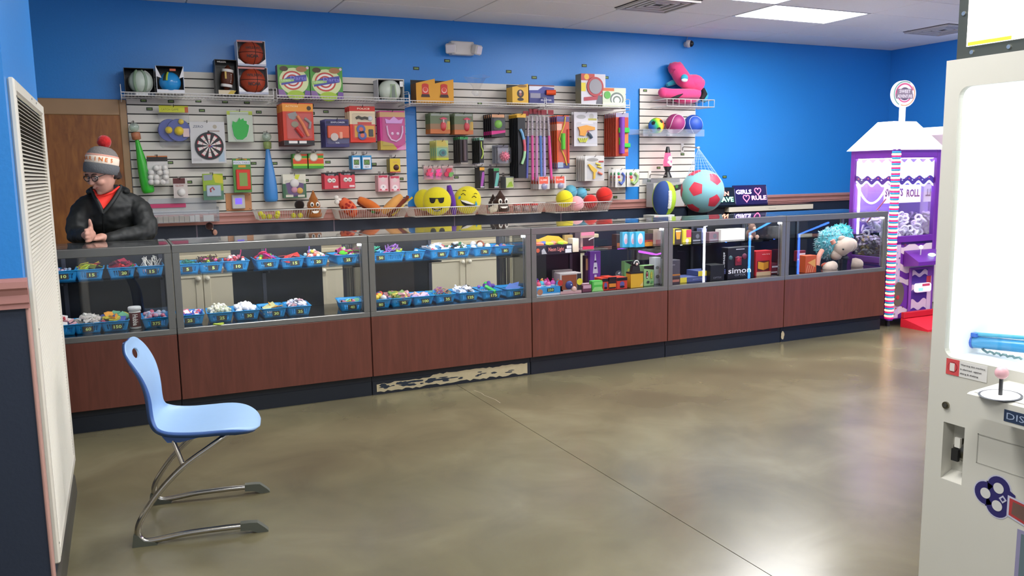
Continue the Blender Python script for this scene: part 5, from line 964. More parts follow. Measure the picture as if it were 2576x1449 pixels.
MB().sph(L(1722, 196, -.27), .045, TE, n=16, sc=(1, .6, .9)).build('eyelid', t); MB().sph(L(1722, 201, -.275), .040, mat('#e8eef0', .4), n=14, sc=(1, .6, .6)).build('eye', t)
MB().tube([L(1690, 250, -.25), L(1705, 243, -.26), L(1718, 236, -.26)], [.02, .018, .004], mat('#151216', .8), n=8).build('fin', t); MB().tube([L(1768, 222, -.14), L(1772, 236, -.15), L(1764, 250, -.16)], [.02, .035, .03], mat('#151216', .8), n=10).build('tail_band', t); MB().tube([L(1772, 226, -.12), L(1776, 240, -.13), L(1770, 256, -.14)], [.02, .028, .022], TE, n=10).build('tail', t)
MB().tube([L(1678, 214, -.06), L(1692, 208, -.06), L(1706, 206, -.06)], [.02, .03, .02], TE, n=10).build('back_fin', t)
x0, x1, z0, z1 = rectW((1678, 250, 1797, 268), -.33)
t = thing('display_basket', 'white wire shelf basket under the hot pink plush', 'wire basket', (x0, -.33, z0)); w, h = x1-x0, z1-z0
for zz in (0, h): MB().tube([(0, .30, zz), (0, 0, zz), (w, 0, zz), (w, .30, zz)], .005, WIRE, n=7).build('rail_wire', t)
for k in range(9): MB().tube([(w*k/8, .30, 0), (w*k/8, 0, 0), (w*k/8, 0, h)], .0035, WIRE, n=6).build('upright_wire', t)
x0, x1, z0, z1 = rectW((1618, 325, 1772, 343), -.30)
t = thing('acrylic_shelf', 'clear acrylic shelf carrying three balls', 'shelf', (x0, -.30, z0)); w, h = x1-x0, z1-z0
MB().box(0, w, 0, .005, 0, h, ACRYL).build('front_lip', t); MB().box(0, w, .005, .275, h*.35, h*.35+.005, ACRYL).build('deck', t); MB().box(0, w, .270, .276, h*.35, h*.35+.06, ACRYL).build('back_lip', t)
zd = z0+h*.35+.006
def ball(label, px, rpx, col, fn=None, mt=None, name='ball', Y=-.15):
    x = aY(px, 300, Y).x; r = radpx(px, 300, rpx, Y); t = thing(name, label, 'ball', (x, Y, zd)); MB().sph((0, 0, r), r, mt or mat(col, .5, var=.03), n=28).build('ball_skin', t)
    if fn: fn(t, r)
    return t
def rainbow():
    m = bpy.data.materials.new('rainbow_foam'); m.use_nodes = True; nt = m.node_tree; b = nt.nodes['Principled BSDF']; tc = nt.nodes.new('ShaderNodeTexCoord'); mp = nt.nodes.new('ShaderNodeMapping'); mp.inputs['Rotation'].default_value = (0, .3, 0); sx = nt.nodes.new('ShaderNodeSeparateXYZ'); cr = nt.nodes.new('ShaderNodeValToRGB'); mr = nt.nodes.new('ShaderNodeMapRange')
    mr.inputs[1].default_value = -.09; mr.inputs[2].default_value = .09
    e = cr.color_ramp.elements; e[0].color = lin('#2a6ad0'); e[0].position = .2; e[1].color = lin('#e2452c'); e[1].position = .95
    for p, c in ((.45, '#35b53c'), (.68, '#d8dc2a'), (.82, '#ee9a2a')): x = e.new(p); x.color = lin(c)
    nt.links.new(tc.outputs['Object'], mp.inputs[0]); nt.links.new(mp.outputs[0], sx.inputs[0]); nt.links.new(sx.outputs[0], mr.inputs[0]); nt.links.new(mr.outputs[0], cr.inputs[0]); nt.links.new(cr.outputs[0], b.inputs['Base Color']); b.inputs['Roughness'].default_value = .55; return m
ICO = [Vector(v).normalized() for a in (1, -1) for b in (1.618, -1.618) for v in ((0, a, b), (a, b, 0), (b, 0, a))]
def pent(t, r, ctr, col, rot, size=.40, keep=None, out=1.008, name='pentagon_panel'):
    for v in ICO:
        d = rot @ v
        if d.y > .55: continue
        a = (rot @ ([q for q in ICO if .3 < q.dot(v) < .6][0]))-d*(d.dot(rot @ ([q for q in ICO if .3 < q.dot(v) < .6][0]))); a.normalize(); b = d.cross(a); rings = []
        for f in (1, .66, .33, .01):
            pts = []
            for k in range(5):
                for s in range(4):
                    t0, t1 = 2*math.pi*k/5, 2*math.pi*(k+1)/5; q = (a*math.cos(t0)+b*math.sin(t0))*(1-s/4)+(a*math.cos(t1)+b*math.sin(t1))*(s/4)
                    pts.append(ctr+(d+q*size*f).normalized()*r*out)
            rings.append(pts)
        MB().loft(rings, mat(col, .5), True, False).build(name, t)
RB = Matrix.Rotation(.5, 3, 'X') @ Matrix.Rotation(.35, 3, 'Z')
ball('small rainbow foam soccer ball with black patches', 1651, 20, '', lambda t, r: pent(t, r, Vector((0, 0, r)), '#1d2016', RB, .30), rainbow())
def tennis(t, r, c='#d8c8d0', a=.5):
    C0 = Vector((0, 0, r)); Rm = Matrix.Rotation(a, 3, 'Y') @ Matrix.Rotation(.6, 3, 'Z'); pts = []
    for k in range(48):
        u = 2*math.pi*k/48; q = Vector((math.cos(u)+.36*math.cos(3*u), math.sin(u)-.36*math.sin(3*u), 1.2*math.sin(2*u))).normalized(); pts.append(C0+Rm @ q*r*1.002)
    MB().tube(pts, .0035, mat(c, .6), n=6, closed=True).build('seam', t)
ball('purple-pink oversized tennis ball on the clear shelf', 1699, 25, '#98346e', tennis); ball('royal blue oversized tennis ball on the clear shelf', 1744, 24, '#2a52b4', lambda t, r: tennis(t, r, '#a9b8d8', -.5))
# lava lamp
p0_, p1_ = aY(1679, 447, -.17), aY(1679, 369, -.17); Hh = p1_.z-p0_.z
t = thing('lava_lamp', 'lava lamp with black base and glowing red liquid', 'lamp', p0_); k = Hh
BKP = mat('#1a1716', .35)
MB().lathe([(.0, 0), (.155*k, 0), (.145*k, .02*k), (.075*k, .18*k), (.07*k, .2*k), (.135*k, .36*k), (.13*k, .37*k), (.0, .37*k)], BKP, n=24).build('base', t); MB().lathe([(.13*k, .37*k), (.145*k, .40*k), (.135*k, .55*k), (.09*k, .80*k), (.0, .8*k)], mat('#e2405c', .1, emit=1.6), n=24).build('bottle', t); MB().lathe([(.09*k, .80*k), (.085*k, .82*k), (.05*k, .985*k), (.045*k, 1.0*k), (.0, 1.0*k)], BKP, n=20).build('cap', t)
for c, r in (((.02*k, -.10*k, .62*k), .075*k), ((-.03*k, -.118*k, .50*k), .05*k), ((.03*k, -.128*k, .43*k), .05*k)): MB().sph(c, r, mat('#ffc9b8', .2, emit=2.2), n=14).build('wax_blob', t)
x0, x1, z0, z1 = rectW((1650, 447, 1745, 451), -.28); t = thing('small_shelf', 'small clear shelf under the lava lamp', 'shelf', (x0, -.28, z1-.006)); MB().box(0, x1-x0, 0, .256, -.006, 0, ACRYL).build('deck', t); MB().box(0, x1-x0, .250, .256, -.06, -.006, ACRYL).build('bracket', t)
def arm_hook(px, py, px2, label, Yt=-.30):
    a = aY(px, py, -.022); b = aY(px2, py, Yt); t = thing('hanging_hook', label, 'hook', a); MB().cbox(-.02, .02, -.006, 0, -.05, .05, .003, mat('#d6d3cc', .4)).build('plate', t); MB().tube([(0, -.006, -.03), (0, -.01, .0), (.0, -.03, .01), (b.x-a.x, Yt, b.z-a.z)], .006, mat('#9a958e', .35, .6), n=8).build('arm', t); return b
arm_hook(1634, 441, 1672, 'metal display arm beside the lava lamp'); hb_ = arm_hook(1716, 372, 1757, 'metal display arm the netted giant ball hangs from', -.62)
# giant soft soccer ball in a net
GB_ = -.70; bc = aY(1767, 481, GB_); rb = radpx(1767, 481, 54, GB_)
t = thing('giant_soccer_ball', 'giant pale teal soccer ball with coral pentagons hanging in a net', 'ball', bc-Vector((0, 0, rb)))
MB().sph((0, 0, rb), rb, mat('#7fb6bf', .85, var=.04, scale=30, sheen=.3), n=40).build('ball_skin', t)
# orientation so that pentagons sit as seen: centre-left, upper right, lower right
d1 = (aY(1745, 473, GB_-rb*.75)-bc).normalized(); d2 = (aY(1796, 455, GB_-rb*.6)-bc).normalized()
e3 = d1.cross(d2).normalized(); e2 = e3.cross(d1); v1 = ICO[0]; v2 = [q for q in ICO if .3 < q.dot(v1) < .6][0]; f3 = v1.cross(v2).normalized(); f2 = f3.cross(v1)
Rg = Matrix((d1, e2, e3)).transposed() @ Matrix((v1, f2, f3)); pent(t, rb, Vector((0, 0, rb)), '#d83a52', Rg, .36, name='coral_panel')
nt_ = MB(); top = hb_-(bc-Vector((0, 0, rb))); NM = mat('#a9c6dc', .5)
for k in range(20):
    a = 2*math.pi*k/20; q = Vector((rb*.72*math.cos(a), rb*.72*math.sin(a), rb+rb*.70)); nt_.tube([top, top.lerp(q, .5), q], .0011, NM, n=4)
for f in [.1*j for j in range(2, 11)]: nt_.tube([top.lerp(Vector((rb*.72*math.cos(2*math.pi*k/20), rb*.72*math.sin(2*math.pi*k/20), rb+rb*.70)), f) for k in range(20)], .0009, NM, n=4, closed=True)
tag(nt_.build('net', t), kind='stuff'); MB().sph(top, .014, '#dfe6ec', n=10, sc=(1.4, 1, 1)).build('knot', t)
# large soft football standing in front
fc0, fc1 = aY(1672, 455, -.62), aY(1669, 543, -.62); Hf = fc0.z-fc1.z; t = thing('large_football', 'large soft football, navy and lime with white laces, standing on its point', 'ball', fc1); t.rotation_euler = (0, .03, 0)
def halves():
    m = bpy.data.materials.new('navy_lime_plush'); m.use_nodes = True; nt = m.node_tree; b = nt.nodes['Principled BSDF']; tc = nt.nodes.new('ShaderNodeTexCoord'); sx = nt.nodes.new('ShaderNodeSeparateXYZ'); at = nt.nodes.new('ShaderNodeMath'); at.operation = 'ARCTAN2'; cr = nt.nodes.new('ShaderNodeValToRGB'); cr.color_ramp.interpolation = 'CONSTANT'; mr = nt.nodes.new('ShaderNodeMapRange'); mr.inputs[1].default_value = -math.pi; mr.inputs[2].default_value = math.pi
    e = cr.color_ramp.elements; e[0].position = 0; e[0].color = lin('#22407c'); e[1].position = .225; e[1].color = lin('#9fc22e')
    for p, c in ((.96, '#22407c'),): x = e.new(p); x.color = lin(c)
    nt.links.new(tc.outputs['Object'], sx.inputs[0]); nt.links.new(sx.outputs[1], at.inputs[0]); nt.links.new(sx.outputs[0], at.inputs[1]); nt.links.new(at.outputs[0], mr.inputs[0]); nt.links.new(mr.outputs[0], cr.inputs[0]); nt.links.new(cr.outputs[0], b.inputs['Base Color']); b.inputs['Roughness'].default_value = .85; return m
FR = Hf*.34; MB().lathe([(FR*math.sin(math.pi*k/20)**.85 if 0 < k < 20 else 0, Hf*(.5-.5*math.cos(math.pi*k/20))) for k in range(21)], halves(), n=30).build('football_skin', t)
lc = MB()
for k in range(12):
    zz = Hf*(.24+.042*k); rr = FR*math.sin(math.acos(1-2*zz/Hf))**.85; a0 = -1.66
    lc.tube([(rr*1.01*math.cos(a0+da), rr*1.01*math.sin(a0+da), zz) for da in (-.16, -.05, .05, .16)], .006, mat('#e9e8e2', .8), n=6)
lc.tube([(FR*math.sin(math.acos(1-2*z))**.85*1.02*math.cos(-1.66), FR*math.sin(math.acos(1-2*z))**.85*1.02*math.sin(-1.66), z*Hf) for z in [.22+.03*k for k in range(18)]], .008, mat('#e9e8e2', .8), n=6); lc.build('laces', t)
# pedestal boxes under the football
q_ = aY(1670, 556, -.72); tag(MB().cbox(q_.x-.16, q_.x+.16, -.72, -.46, 0, q_.z-.001, .004, mat('#262a35', .6)).build('plinth'), 'dark plinth under the large football, behind the counter', 'plinth')
t, w, h = sbox('white_card_box', 'white box with small print under the large football', (1646, 541, 1697, 556), -.72, .2, '#b9bcb8', [('r', .05, .1, .2, .9, '#c9a9a4'), ('t', '24', .3, .5, .3, '#44484c', .2)])
t, w, h = sbox('grey_candy_box', 'grey box with a dark fruit print behind the large football', (1644, 460, 1722, 520), -.20, .14, '#c2beb8', [('p', [(.55, .6), (.95, .75), (.95, .95), (.5, .85)], '#3a3030'), ('c', .62, .8, .05, '#b8403a'), ('c', .74, .84, .05, '#4a8a3c')])
# emergency light and security camera
p = aY(1160, 124, -.03); t = thing('emergency_light', 'white twin-head emergency light high on the blue wall', 'emergency light', p); WH = mat('#d6d2cc', .4)
MB().cbox(-.125, .115, -.06, .028, -.06, .068, .008, WH).build('housing', t)
for s, a in ((-1, .5), (1, -.45)):
    Mx = Matrix.Translation((s*.135, -.07, -.005)) @ Matrix.Rotation(s*.55, 4, 'Z') @ Matrix.Rotation(.25, 4, 'X'); hd_ = MB().cbox(-.05, .05, -.035, .03, -.05, .045, .012, WH, Mx).build('lamp_head', t); MB().box(-.04, .04, -.038, -.0352, -.038, .034, mat('#e6e2e6', .15), Mx).build('lens', hd_)
p = aY(1733, 110, -.06); t = thing('security_camera', 'small white dome security camera with black lens near the ceiling', 'camera', p)
MB().cyl((0, .059, 0), (0, .02, 0), .03, WH, n=18).build('mount', t); MB().sph((.0, .0, 0), .042, WH, n=20).build('dome', t); MB().sph((.012, -.016, -.002), .036, mat('#101014', .12), n=18).build('lens', t); MB().tube([(.0, .05, .03), (.02, .056, .07), (.03, .057, .10)], .003, '#b9b6bc', n=6).build('cable', t)
# lit signs and the desk they stand on
DY0, DY1 = -.44, -.02
za = aY(1940, 516, DY0).z; dx0, dx1 = aY(1834, 525, DY0).x, aY(2046, 520, DY0).x
t = thing('back_desk', 'dark topped counter with a white edge behind the last showcases', 'counter', (dx0, DY1, 0)); w = dx1-dx0
MB().cbox(-.28, w, DY0-DY1, 0, za-.006, za+.006, .002, mat('#11131a', .08)).build('glass_top', t); MB().cbox(0, w, DY0-DY1, -.02, za-.062, za-.0065, .003, mat('#cfc7b4', .45)).build('white_edge', t); MB().box(.05, w-.05, DY0-DY1+.03, -.02, 0, za-.063, mat('#232733', .6)).build('base', t); MB().text('showcase', .016, w*.5, za-.034, DY0-DY1-.001, '#9a9488', fit=.11).build('print', t)
MB().box(-.26, -.02, DY0-DY1+.05, -.02, 0, za-.0065, mat('#1a1d26', .6)).build('side_base', t)
def led_sign(label, r, Y, body, texts, tilt=.18, lean=.0):
    x0, x1, z0, z1 = rectW(r, Y); w, h = x1-x0, za+.007+ (z1-z0) - (za+.007); zb = za+.007
    t = thing('led_sign', label, 'sign', ((x0+x1)/2, Y, zb)); t.rotation_euler = (-tilt, 0, 0)
    MB().cbox(-w/2, w/2, 0, .02, 0, h, .004, mat(body, .25)).build('panel', t); MB().box(w/2-.012, w/2-.004, -.004, -.0005, .02, h-.02, mat('#9a98b0', .3, .7)).build('side_bar', t)
    m = MB()
    for k, q in enumerate(texts):
        if q[0] == 't': m.text(q[1], q[4]*h, (q[2]-.5)*w, q[3]*h, -.0015-.0003*k, mat(q[5], .4, emit=q[6]), fit=q[7]*w, bold=.02)
        else:
            c = [((q[1]-.5)*w+q[3]*w*.062*(16*math.sin(a)**3)/16*1.0, q[2]*h+q[3]*h*.11*(13*math.cos(a)-5*math.cos(2*a)-2*math.cos(3*a)-math.cos(4*a))/13) for a in [2*math.pi*j/24 for j in range(24)]]
            m.tube([(x, -.003, z) for x, z in c], .0035, mat(q[4], .4, emit=q[5]), n=6, closed=True)
    m.build('lit_lettering', t)
led_sign('lit violet sign reading GIRLS RULE with two hearts', (1849, 462, 1933, 512), -.30, '#1d1550', [('t', 'GIRLS', .30, .66, .22, '#d8b8ff', 4, .46), ('t', 'RULE', .74, .34, .22, '#ff9ac8', 4, .44), ('h', .72, .68, 1.5, '#ff5a8a', 4), ('h', .36, .34, 1.5, '#ff5a8a', 4)])
led_sign('lit green sign reading CAVE, half hidden by the giant ball', (1770, 465, 1853, 512), -.33, '#141a24', [('t', 'MAN', .6, .66, .22, '#ff8a6a', 3, .4), ('t', 'CAVE', .68, .34, .26, '#7dffb8', 4, .5)])
# crumpled clear bag left on the middle shelf
c = aY(1200, 243, -.2); cb_ = MB(); rb_ = random.Random(2)
cb_.loft([[(r*math.cos(2*math.pi*k/9)*(1+rb_.uniform(-.25, .25)), r*.6*math.sin(2*math.pi*k/9)*(1+rb_.uniform(-.2, .2)), z+rb_.uniform(-.015, .015)) for k in range(9)] for r, z in ((.02, .004), (.05, .03), (.035, .07), (.06, .12), (.11, .17), (.14, .19))], FILM, False, False)
tag(cb_.build('clear_bag', loc=(c.x, -.2, c.z)), 'crumpled empty clear bag on the wire shelf between the yellow boxes', 'plastic bag')
# ================================================================ GOODS INSIDE THE SHOWCASES
BBLUE = mat('#2a9bdc', .30, name='blue_basket_plastic')
def basket_mesh(w, d, h, tp=.80):
    zs = [0, .010, .016, h*.72, h*.80, h]; m = MB(); k = m.m(BBLUE); nu, nv = 21, 29; per = []
    def at(u, z):
        f = tp+(1-tp)*z/h; return (u[0]*w/2*f, u[1]*d/2*f, z)
    ring = []; r = .12
    for i in range(nu): ring.append((-1+r+(2-2*r)*i/(nu-1), -1))
    for j in range(nv): ring.append((1, -1+r*.7+(2-1.4*r)*j/(nv-1)))
    for i in range(nu): ring.append((1-r-(2-2*r)*i/(nu-1), 1))
    for j in range(nv): ring.append((-1, 1-r*.7-(2-1.4*r)*j/(nv-1)))
    n = len(ring)
    for z in zs: m.v += [at(u, z) for u in ring]
    m.v += [(u[0]*w/2*1.05, u[1]*d/2*1.035, h-.002) for u in ring]
    def isslot(a):
        for base, cnt in ((0, nu), (nu, nv), (nu+nv, nu), (2*nu+nv, nv)):
            if base <= a < base+cnt-1: return (a-base) % 2 == 1 and 1 < a-base < cnt-3
        return False
    for L in range(len(zs)):
        for a in range(n):
            if L == 2 and isslot(a): continue
            b = (a+1) % n; m.face((L*n+a, L*n+b, (L+1)*n+b, (L+1)*n+a), k, L != 5)
    m.face(list(range(n))[::-1], k)
    o = m.build('tmp'); s = o.modifiers.new('s', 'SOLIDIFY'); s.thickness = .0022; s.offset = 0
    bpy.context.view_layer.update(); me = bpy.data.meshes.new_from_object(o.evaluated_get(bpy.context.evaluated_depsgraph_get())); bpy.data.objects.remove(o); me.name = 'basket_body'; return me
BW, BD, BH = .158, .245, .066
BM = basket_mesh(BW, BD, BH)
def piece(kind, c, s=1.):
    key = ('piece', kind, c, s)
    if key in MATS: return MATS[key]
    m = MB(); r = RNG
    if kind == 'wrapped':
        m.sph((0, 0, 0), .012*s, mat(c, .3), n=10, sc=(1.3, 1, .9))
        for q in (-1, 1): m.cyl((q*.014*s, 0, 0), (q*.026*s, 0, 0), .002*s, mat(c, .3), .010*s, n=8)
    elif kind == 'stick': m.cyl((0, 0, -.03*s), (0, 0, .035*s), .0022*s, mat('#e6dfd2', .6), n=6).sph((0, 0, -.035*s), .012*s, mat(c, .35), n=10)
    elif kind == 'ball': m.sph((0, 0, 0), .0145*s, mat(c, .3), n=14)
    elif kind == 'bag':
        P = [(x*.020*s+r.uniform(-.003, .003), y*.024*s+r.uniform(-.003, .003), z*.006*s+r.uniform(-.003, .003)) for x in (-1, 0, 1) for y in (-1, 0, 1) for z in (-1, 1)]
        idx = lambda i, j, k: (i*3+j)*2+k
        F = []
        for i in (0, 1):
            for j in (0, 1): F += [(idx(i, j, 1), idx(i+1, j, 1), idx(i+1, j+1, 1), idx(i, j+1, 1)), (idx(i, j, 0), idx(i, j+1, 0), idx(i+1, j+1, 0), idx(i+1, j, 0))]
        for i in (0, 1): F += [(idx(i, 0, 0), idx(i+1, 0, 0), idx(i+1, 0, 1), idx(i, 0, 1)), (idx(i, 2, 0), idx(i, 2, 1), idx(i+1, 2, 1), idx(i+1, 2, 0)), (idx(0, i, 0), idx(0, i, 1), idx(0, i+1, 1), idx(0, i+1, 0)), (idx(2, i, 0), idx(2, i+1, 0), idx(2, i+1, 1), idx(2, i, 1))]
        m.add(P, F, mat(c, .22), False)
    elif kind == 'box': m.cbox(-.018*s, .018*s, -.026*s, .026*s, -.009*s, .009*s, .002, mat(c, .45)).box(-.012*s, .012*s, -.018*s, .018*s, .009*s, .0096*s, mat('#e6dcd8', .5))
    elif kind == 'cone': m.lathe([(.0, -.014*s), (.014*s, -.012*s), (.013*s, .0), (.007*s, .012*s), (.0, .016*s)], mat(c, .5), n=10)
    elif kind == 'ring': m.tube([(.020*s*math.cos(a), .020*s*math.sin(a), .004*math.sin(3*a)) for a in [2*math.pi*k/16 for k in range(16)]], .0035*s, mat(c, .5), n=6, closed=True)
    elif kind == 'cord': m.tube(catmull([(r.uniform(-.03, .03)*s, r.uniform(-.03, .03)*s, r.uniform(-.012, .018)*s) for k in range(8)], 4), .0024*s, mat(c, .6), n=5)
    elif kind == 'cubes': m.cbox(-.010*s, .010*s, -.010*s, .010*s, -.010*s, .010*s, .002, mat(c, .45))
    elif kind == 'disc': m.cyl((0, 0, -.003*s), (0, 0, .003*s), .03*s, mat(c, .4), n=20).cyl((0, 0, .003*s), (0, 0, .006*s), .022*s, mat(c, .4), n=18)
    elif kind == 'tube': m.tube([(0, -.045*s, 0), (0, .045*s, 0)], .014*s, mat(c, .35), n=16).cyl((0, -.0455*s, 0), (0, -.046*s, 0), .010*s, mat('#101418', .6), n=14)
    elif kind == 'flat': m.cbox(-.03*s, .03*s, -.045*s, .045*s, -.002*s, .002*s, .001, mat(c, .3))
    elif kind == 'bead': 
        for k in range(9): m.sph((-.024*s+.006*s*k, .003*math.sin(k*1.3), .003*math.cos(k)), .0035*s, mat(c, .3), n=7)
    elif kind == 'animal': m.sph((0, 0, 0), .012*s, mat(c, .5), n=10, sc=(1.4, .9, .9)).sph((.015*s, 0, .008*s), .008*s, mat(c, .5), n=8).cyl((-.008*s, .005, -.004), (-.010*s, .007, -.018*s), .003*s, mat(c, .5), n=6).cyl((.008*s, .005, -.004), (.010*s, .007, -.018*s), .003*s, mat(c, .5), n=6)
    MATS[key] = m.mesh(kind); return MATS[key]
KN = {'wrapped': 'wrapped_candy', 'stick': 'lollipop', 'ball': 'small_ball', 'bag': 'foil_packet', 'box': 'candy_box', 'cone': 'toy_tooth', 'ring': 'plastic_ring', 'cord': 'rubber_creature', 'cubes': 'small_cube', 'disc': 'toy_disc', 'tube': 'toy_tube', 'flat': 'flat_card', 'animal': 'toy_figure'}
def fill(x, y, z, fills, basket_label, nm, what, seed, flat=False):
    r = random.Random(seed); i = 0
    for kind, cols, n, s in fills:
        for k in range(n):
            u, v = r.uniform(-.9, .9), r.uniform(-.95, .9)
            if k < n*.35: v = r.uniform(-.95, -.35)
            hz = .046+.042*(1-.6*u*u-.5*v*v)*(1 if not flat else .35)+r.uniform(-.006, .008)
            o = put(KN[kind], piece(kind, cols[k % len(cols)], s), None, (x+u*BW*.40, y+v*BD*.40, z+hz), (r.uniform(-.6, .6) if kind != 'stick' else r.uniform(-.5, .5), r.uniform(-.6, .6), r.uniform(0, 6.28)))
            tag(o, what+' in '+basket_label, KN[kind].replace('_', ' '), what+' in '+basket_label); i += 1
NUMM = mat('#cfe07a', .5); TAGB = mat('#14181a', .5)
def basket(px, num, row, where, what, nm, fills, seed, tx=0., rz=0., sc=1., py=None, flat=False, tw=.058):
    Yf = -2.10 if row == 'u' else -2.29; zs = ZSH+.001 if row == 'u' else ZDECK+.001
    py = py or (690 if row == 'u' else 800); X = aY(px, py, Yf).x; y = Yf+BD/2*.9
    lab = 'blue basket '+(f'tagged {num} ' if num else 'without tag ')+'of '+what+', '+where.replace('on the ', '').replace('in the ', 'of ')
    t = thing('slotted_basket', lab, 'basket', (X, y, zs), rz, 'blue slotted baskets'); t.scale = (sc, sc, sc)
    put('basket_body', BM, t)
    if num: MB().box(tx-tw/2, tx+tw/2, -.0015, 0, -.017, .017, TAGB).text(num, .0195, tx+.002, 0, -.0021, NUMM, fit=min(.044, .0135*len(num)+.003), bold=.03).build('price_tag', t, (0, -BD/2*.925-.0045, .030), (-.20, 0, 0))
    fill(X, y, zs, fills, f'basket {num} '.replace('  ', ' ')+where.replace('in the ', 'of '), nm, what, seed, flat)
CA, CB, CC = 'in the first showcase', 'in the second showcase', 'in the third showcase'
R_, G_, B_, Y_, O_, P_, W_, K_ = '#c9252c', '#3f9a3c', '#2f6ab8', '#d8cc22', '#de7a2a', '#d8578f', '#e6e2dc', '#241c1c'
up, lo = 'on the shelf ', 'on the floor '
basket(160, '10', 'u', up+CA, 'small pale sweets', 'candy', [('wrapped', ('#c9a8b8', '#9fb2c9'), 8, .8)], 1, .0, flat=True, py=704)
basket(226, '15', 'u', up+CA, 'yellow, green and red chews', 'candy', [('flat', ('#d9d022', '#9fb82a', '#cf4a4c'), 14, .62), ('flat', ('#d9d022',), 5, .6)], 2, .012, py=701)
basket(307, '20', 'u', up+CA, 'dark red foil sweets', 'candy', [('bag', ('#8c1f34', '#a8344a', '#5d2a3a'), 14, 1), ('wrapped', (R_, G_), 5, 1)], 3, .012, py=696)
basket(379, '15', 'u', up+CA, 'white-stick lollipops', 'candy', [('stick', ('#d9b0b8', W_, '#d98a9a'), 26, 1.15)], 4, .008, py=692)
basket(157, '50', 'l', lo+CA, 'pink and white gum packs', 'candy', [('box', ('#d9a0a4', '#c9474c', W_), 10, .95)], 5, -.02, py=838)
basket(222, '60', 'l', lo+CA, 'crinkled silver sweets', 'candy', [('bag', ('#c9bfb8', '#a8a49c', '#d8d2ca'), 22, 1.1)], 6, .0, py=832)
basket(290, '150', 'l', lo+CA, 'multicoloured foil bags', 'candy', [('bag', ('#5d6ab8', '#d8953a', '#c9c04a', '#b8485a', '#6fae8c', K_), 20, 1.2)], 7, .012, py=826)
basket(393, '375', 'l', lo+CA, 'clear pink and blue gumball bottles', 'candy', [('ball', ('#d8a0b0', '#9fb2d0', '#d95a70', '#c9c2cc'), 26, .95)], 8, .0, py=818)
basket(472, '5', 'u', up+CB, 'dark green rubber strings', 'prize', [('cord', ('#2f7a6a', '#3a8a72'), 16, 1.0)], 9, .0, flat=True)
basket(532, '5', 'u', up+CB, 'brown and lime rubber lizards', 'prize', [('cord', ('#4a3428', '#5a4030'), 14, 1.15), ('cord', ('#c9d84a',), 5, 1.1), ('wrapped', (P_,), 4, 1)], 10, .012, tw=.06)
basket(598, '10', 'u', up+CB, 'pink erasers and red-white mints', 'candy', [('cubes', ('#d8788c', '#dc8a98'), 12, .9), ('ball', ('#b8323c', '#e6d8d4', '#c94a50'), 14, .85)], 11, .004)
basket(676, '45', 'u', up+CB, 'bright plastic discs and bouncy balls', 'prize', [('disc', ('#d8245c', '#b82a8a', '#c92a5c'), 5, 1.1), ('ball', ('#c9c83a', '#2f8ad0', G_, O_, R_), 9, 1.0), ('ring', (P_,), 3, 1)], 12, .004)
basket(738, '15', 'u', up+CB, 'red plastic rings', 'prize', [('flat', ('#d9524c', '#c93a34'), 5, .95), ('ring', ('#d91f2c', '#e0303a'), 3, .8)], 13, .012, tw=.062, flat=True)
basket(800, '20', 'u', up+CB, 'pastel bouncy balls', 'prize', [('ball', ('#cf5a44', '#d9a890', '#e0d0b8', '#d8c23a', '#c9e0d8', '#d8788c', '#e6dccc'), 28, .9)], 14, .004)
basket(872, '25', 'u', up+CB, 'pink and green plastic flutes', 'prize', [('tube', ('#c9346c', '#d85a9a', '#a8246c'), 8, .85), ('disc', ('#5fc83a',), 2, 1.), ('wrapped', ('#8fd05a', '#d8a0c0'), 5, 1)], 15, .0, rz=.1)
basket(482, '25', 'l', lo+CB, 'red and blue boxed sweets', 'candy', [('box', ('#3350b8', '#cf4a60', '#3a5ac0'), 9, 1.15)], 16, -.01, tw=.062, py=818, flat=True)
basket(558, '25', 'l', lo+CB, 'cream and white toy bones', 'prize', [('animal', ('#e0dac0', '#ece8dc', '#cfd2b4'), 30, 1.25), ('cone', ('#e6e0cc', '#9aa08a'), 10, 1.2)], 17, .008, rz=-.06, tw=.06, py=810)
basket(623, '30', 'l', lo+CB, 'bright white vampire teeth', 'prize', [('cone', ('#f2f0f4',), 60, 1.05)], 18, .01, py=804)
basket(691, '30', 'l', lo+CB, 'flat yellow and orange cards', 'prize', [('flat', ('#d89a3a', '#c9c48c', '#b8b0b0'), 6, .9)], 19, .01, py=800, flat=True, tw=.05)
basket(755, '35', 'l', lo+CB, 'shiny white and black dice', 'prize', [('cubes', ('#f0ecf2', '#e6e2ea', '#6d6a76', '#e2dee6', '#d0a0a8'), 64, .85)], 20, .006, rz=-.05, py=794, tw=.05)
basket(889, '40', 'l', lo+CB, 'pastel foam toys', 'prize', [('tube', ('#d9788c', '#d8808f'), 3, .8), ('disc', ('#6fae8c', '#d8d84a', '#5fc0b8'), 5, .9)], 21, .006, rz=-.12, py=780, flat=True)
basket(951, '50', 'u', up+CC, 'pink and teal rubber toys', 'prize', [('cord', ('#d85a9a', '#3fae8c', '#6fb8d8'), 9, 1.1)], 22, .02, py=668)
basket(993, '', 'u', up+CC, 'violet and lime rubber animals', 'prize', [('cord', ('#8f5ab0', '#a06ac0'), 9, 1.3), ('tube', ('#b8cf3a',), 2, .8)], 23, py=664)
basket(1044, '60', 'u', up+CC, 'small white toys', 'prize', [('cubes', ('#d9dce0',), 3, .8)], 24, .008, py=660, flat=True)
basket(1108, '60', 'u', up+CC, 'bagged red and white toys', 'prize', [('bag', ('#d0d4da', '#c9c2c4'), 9, 1.2), ('cubes', ('#c93a4c', '#e6e2e2', '#5f9ac0'), 7, 1.3)], 25, .008, py=655)
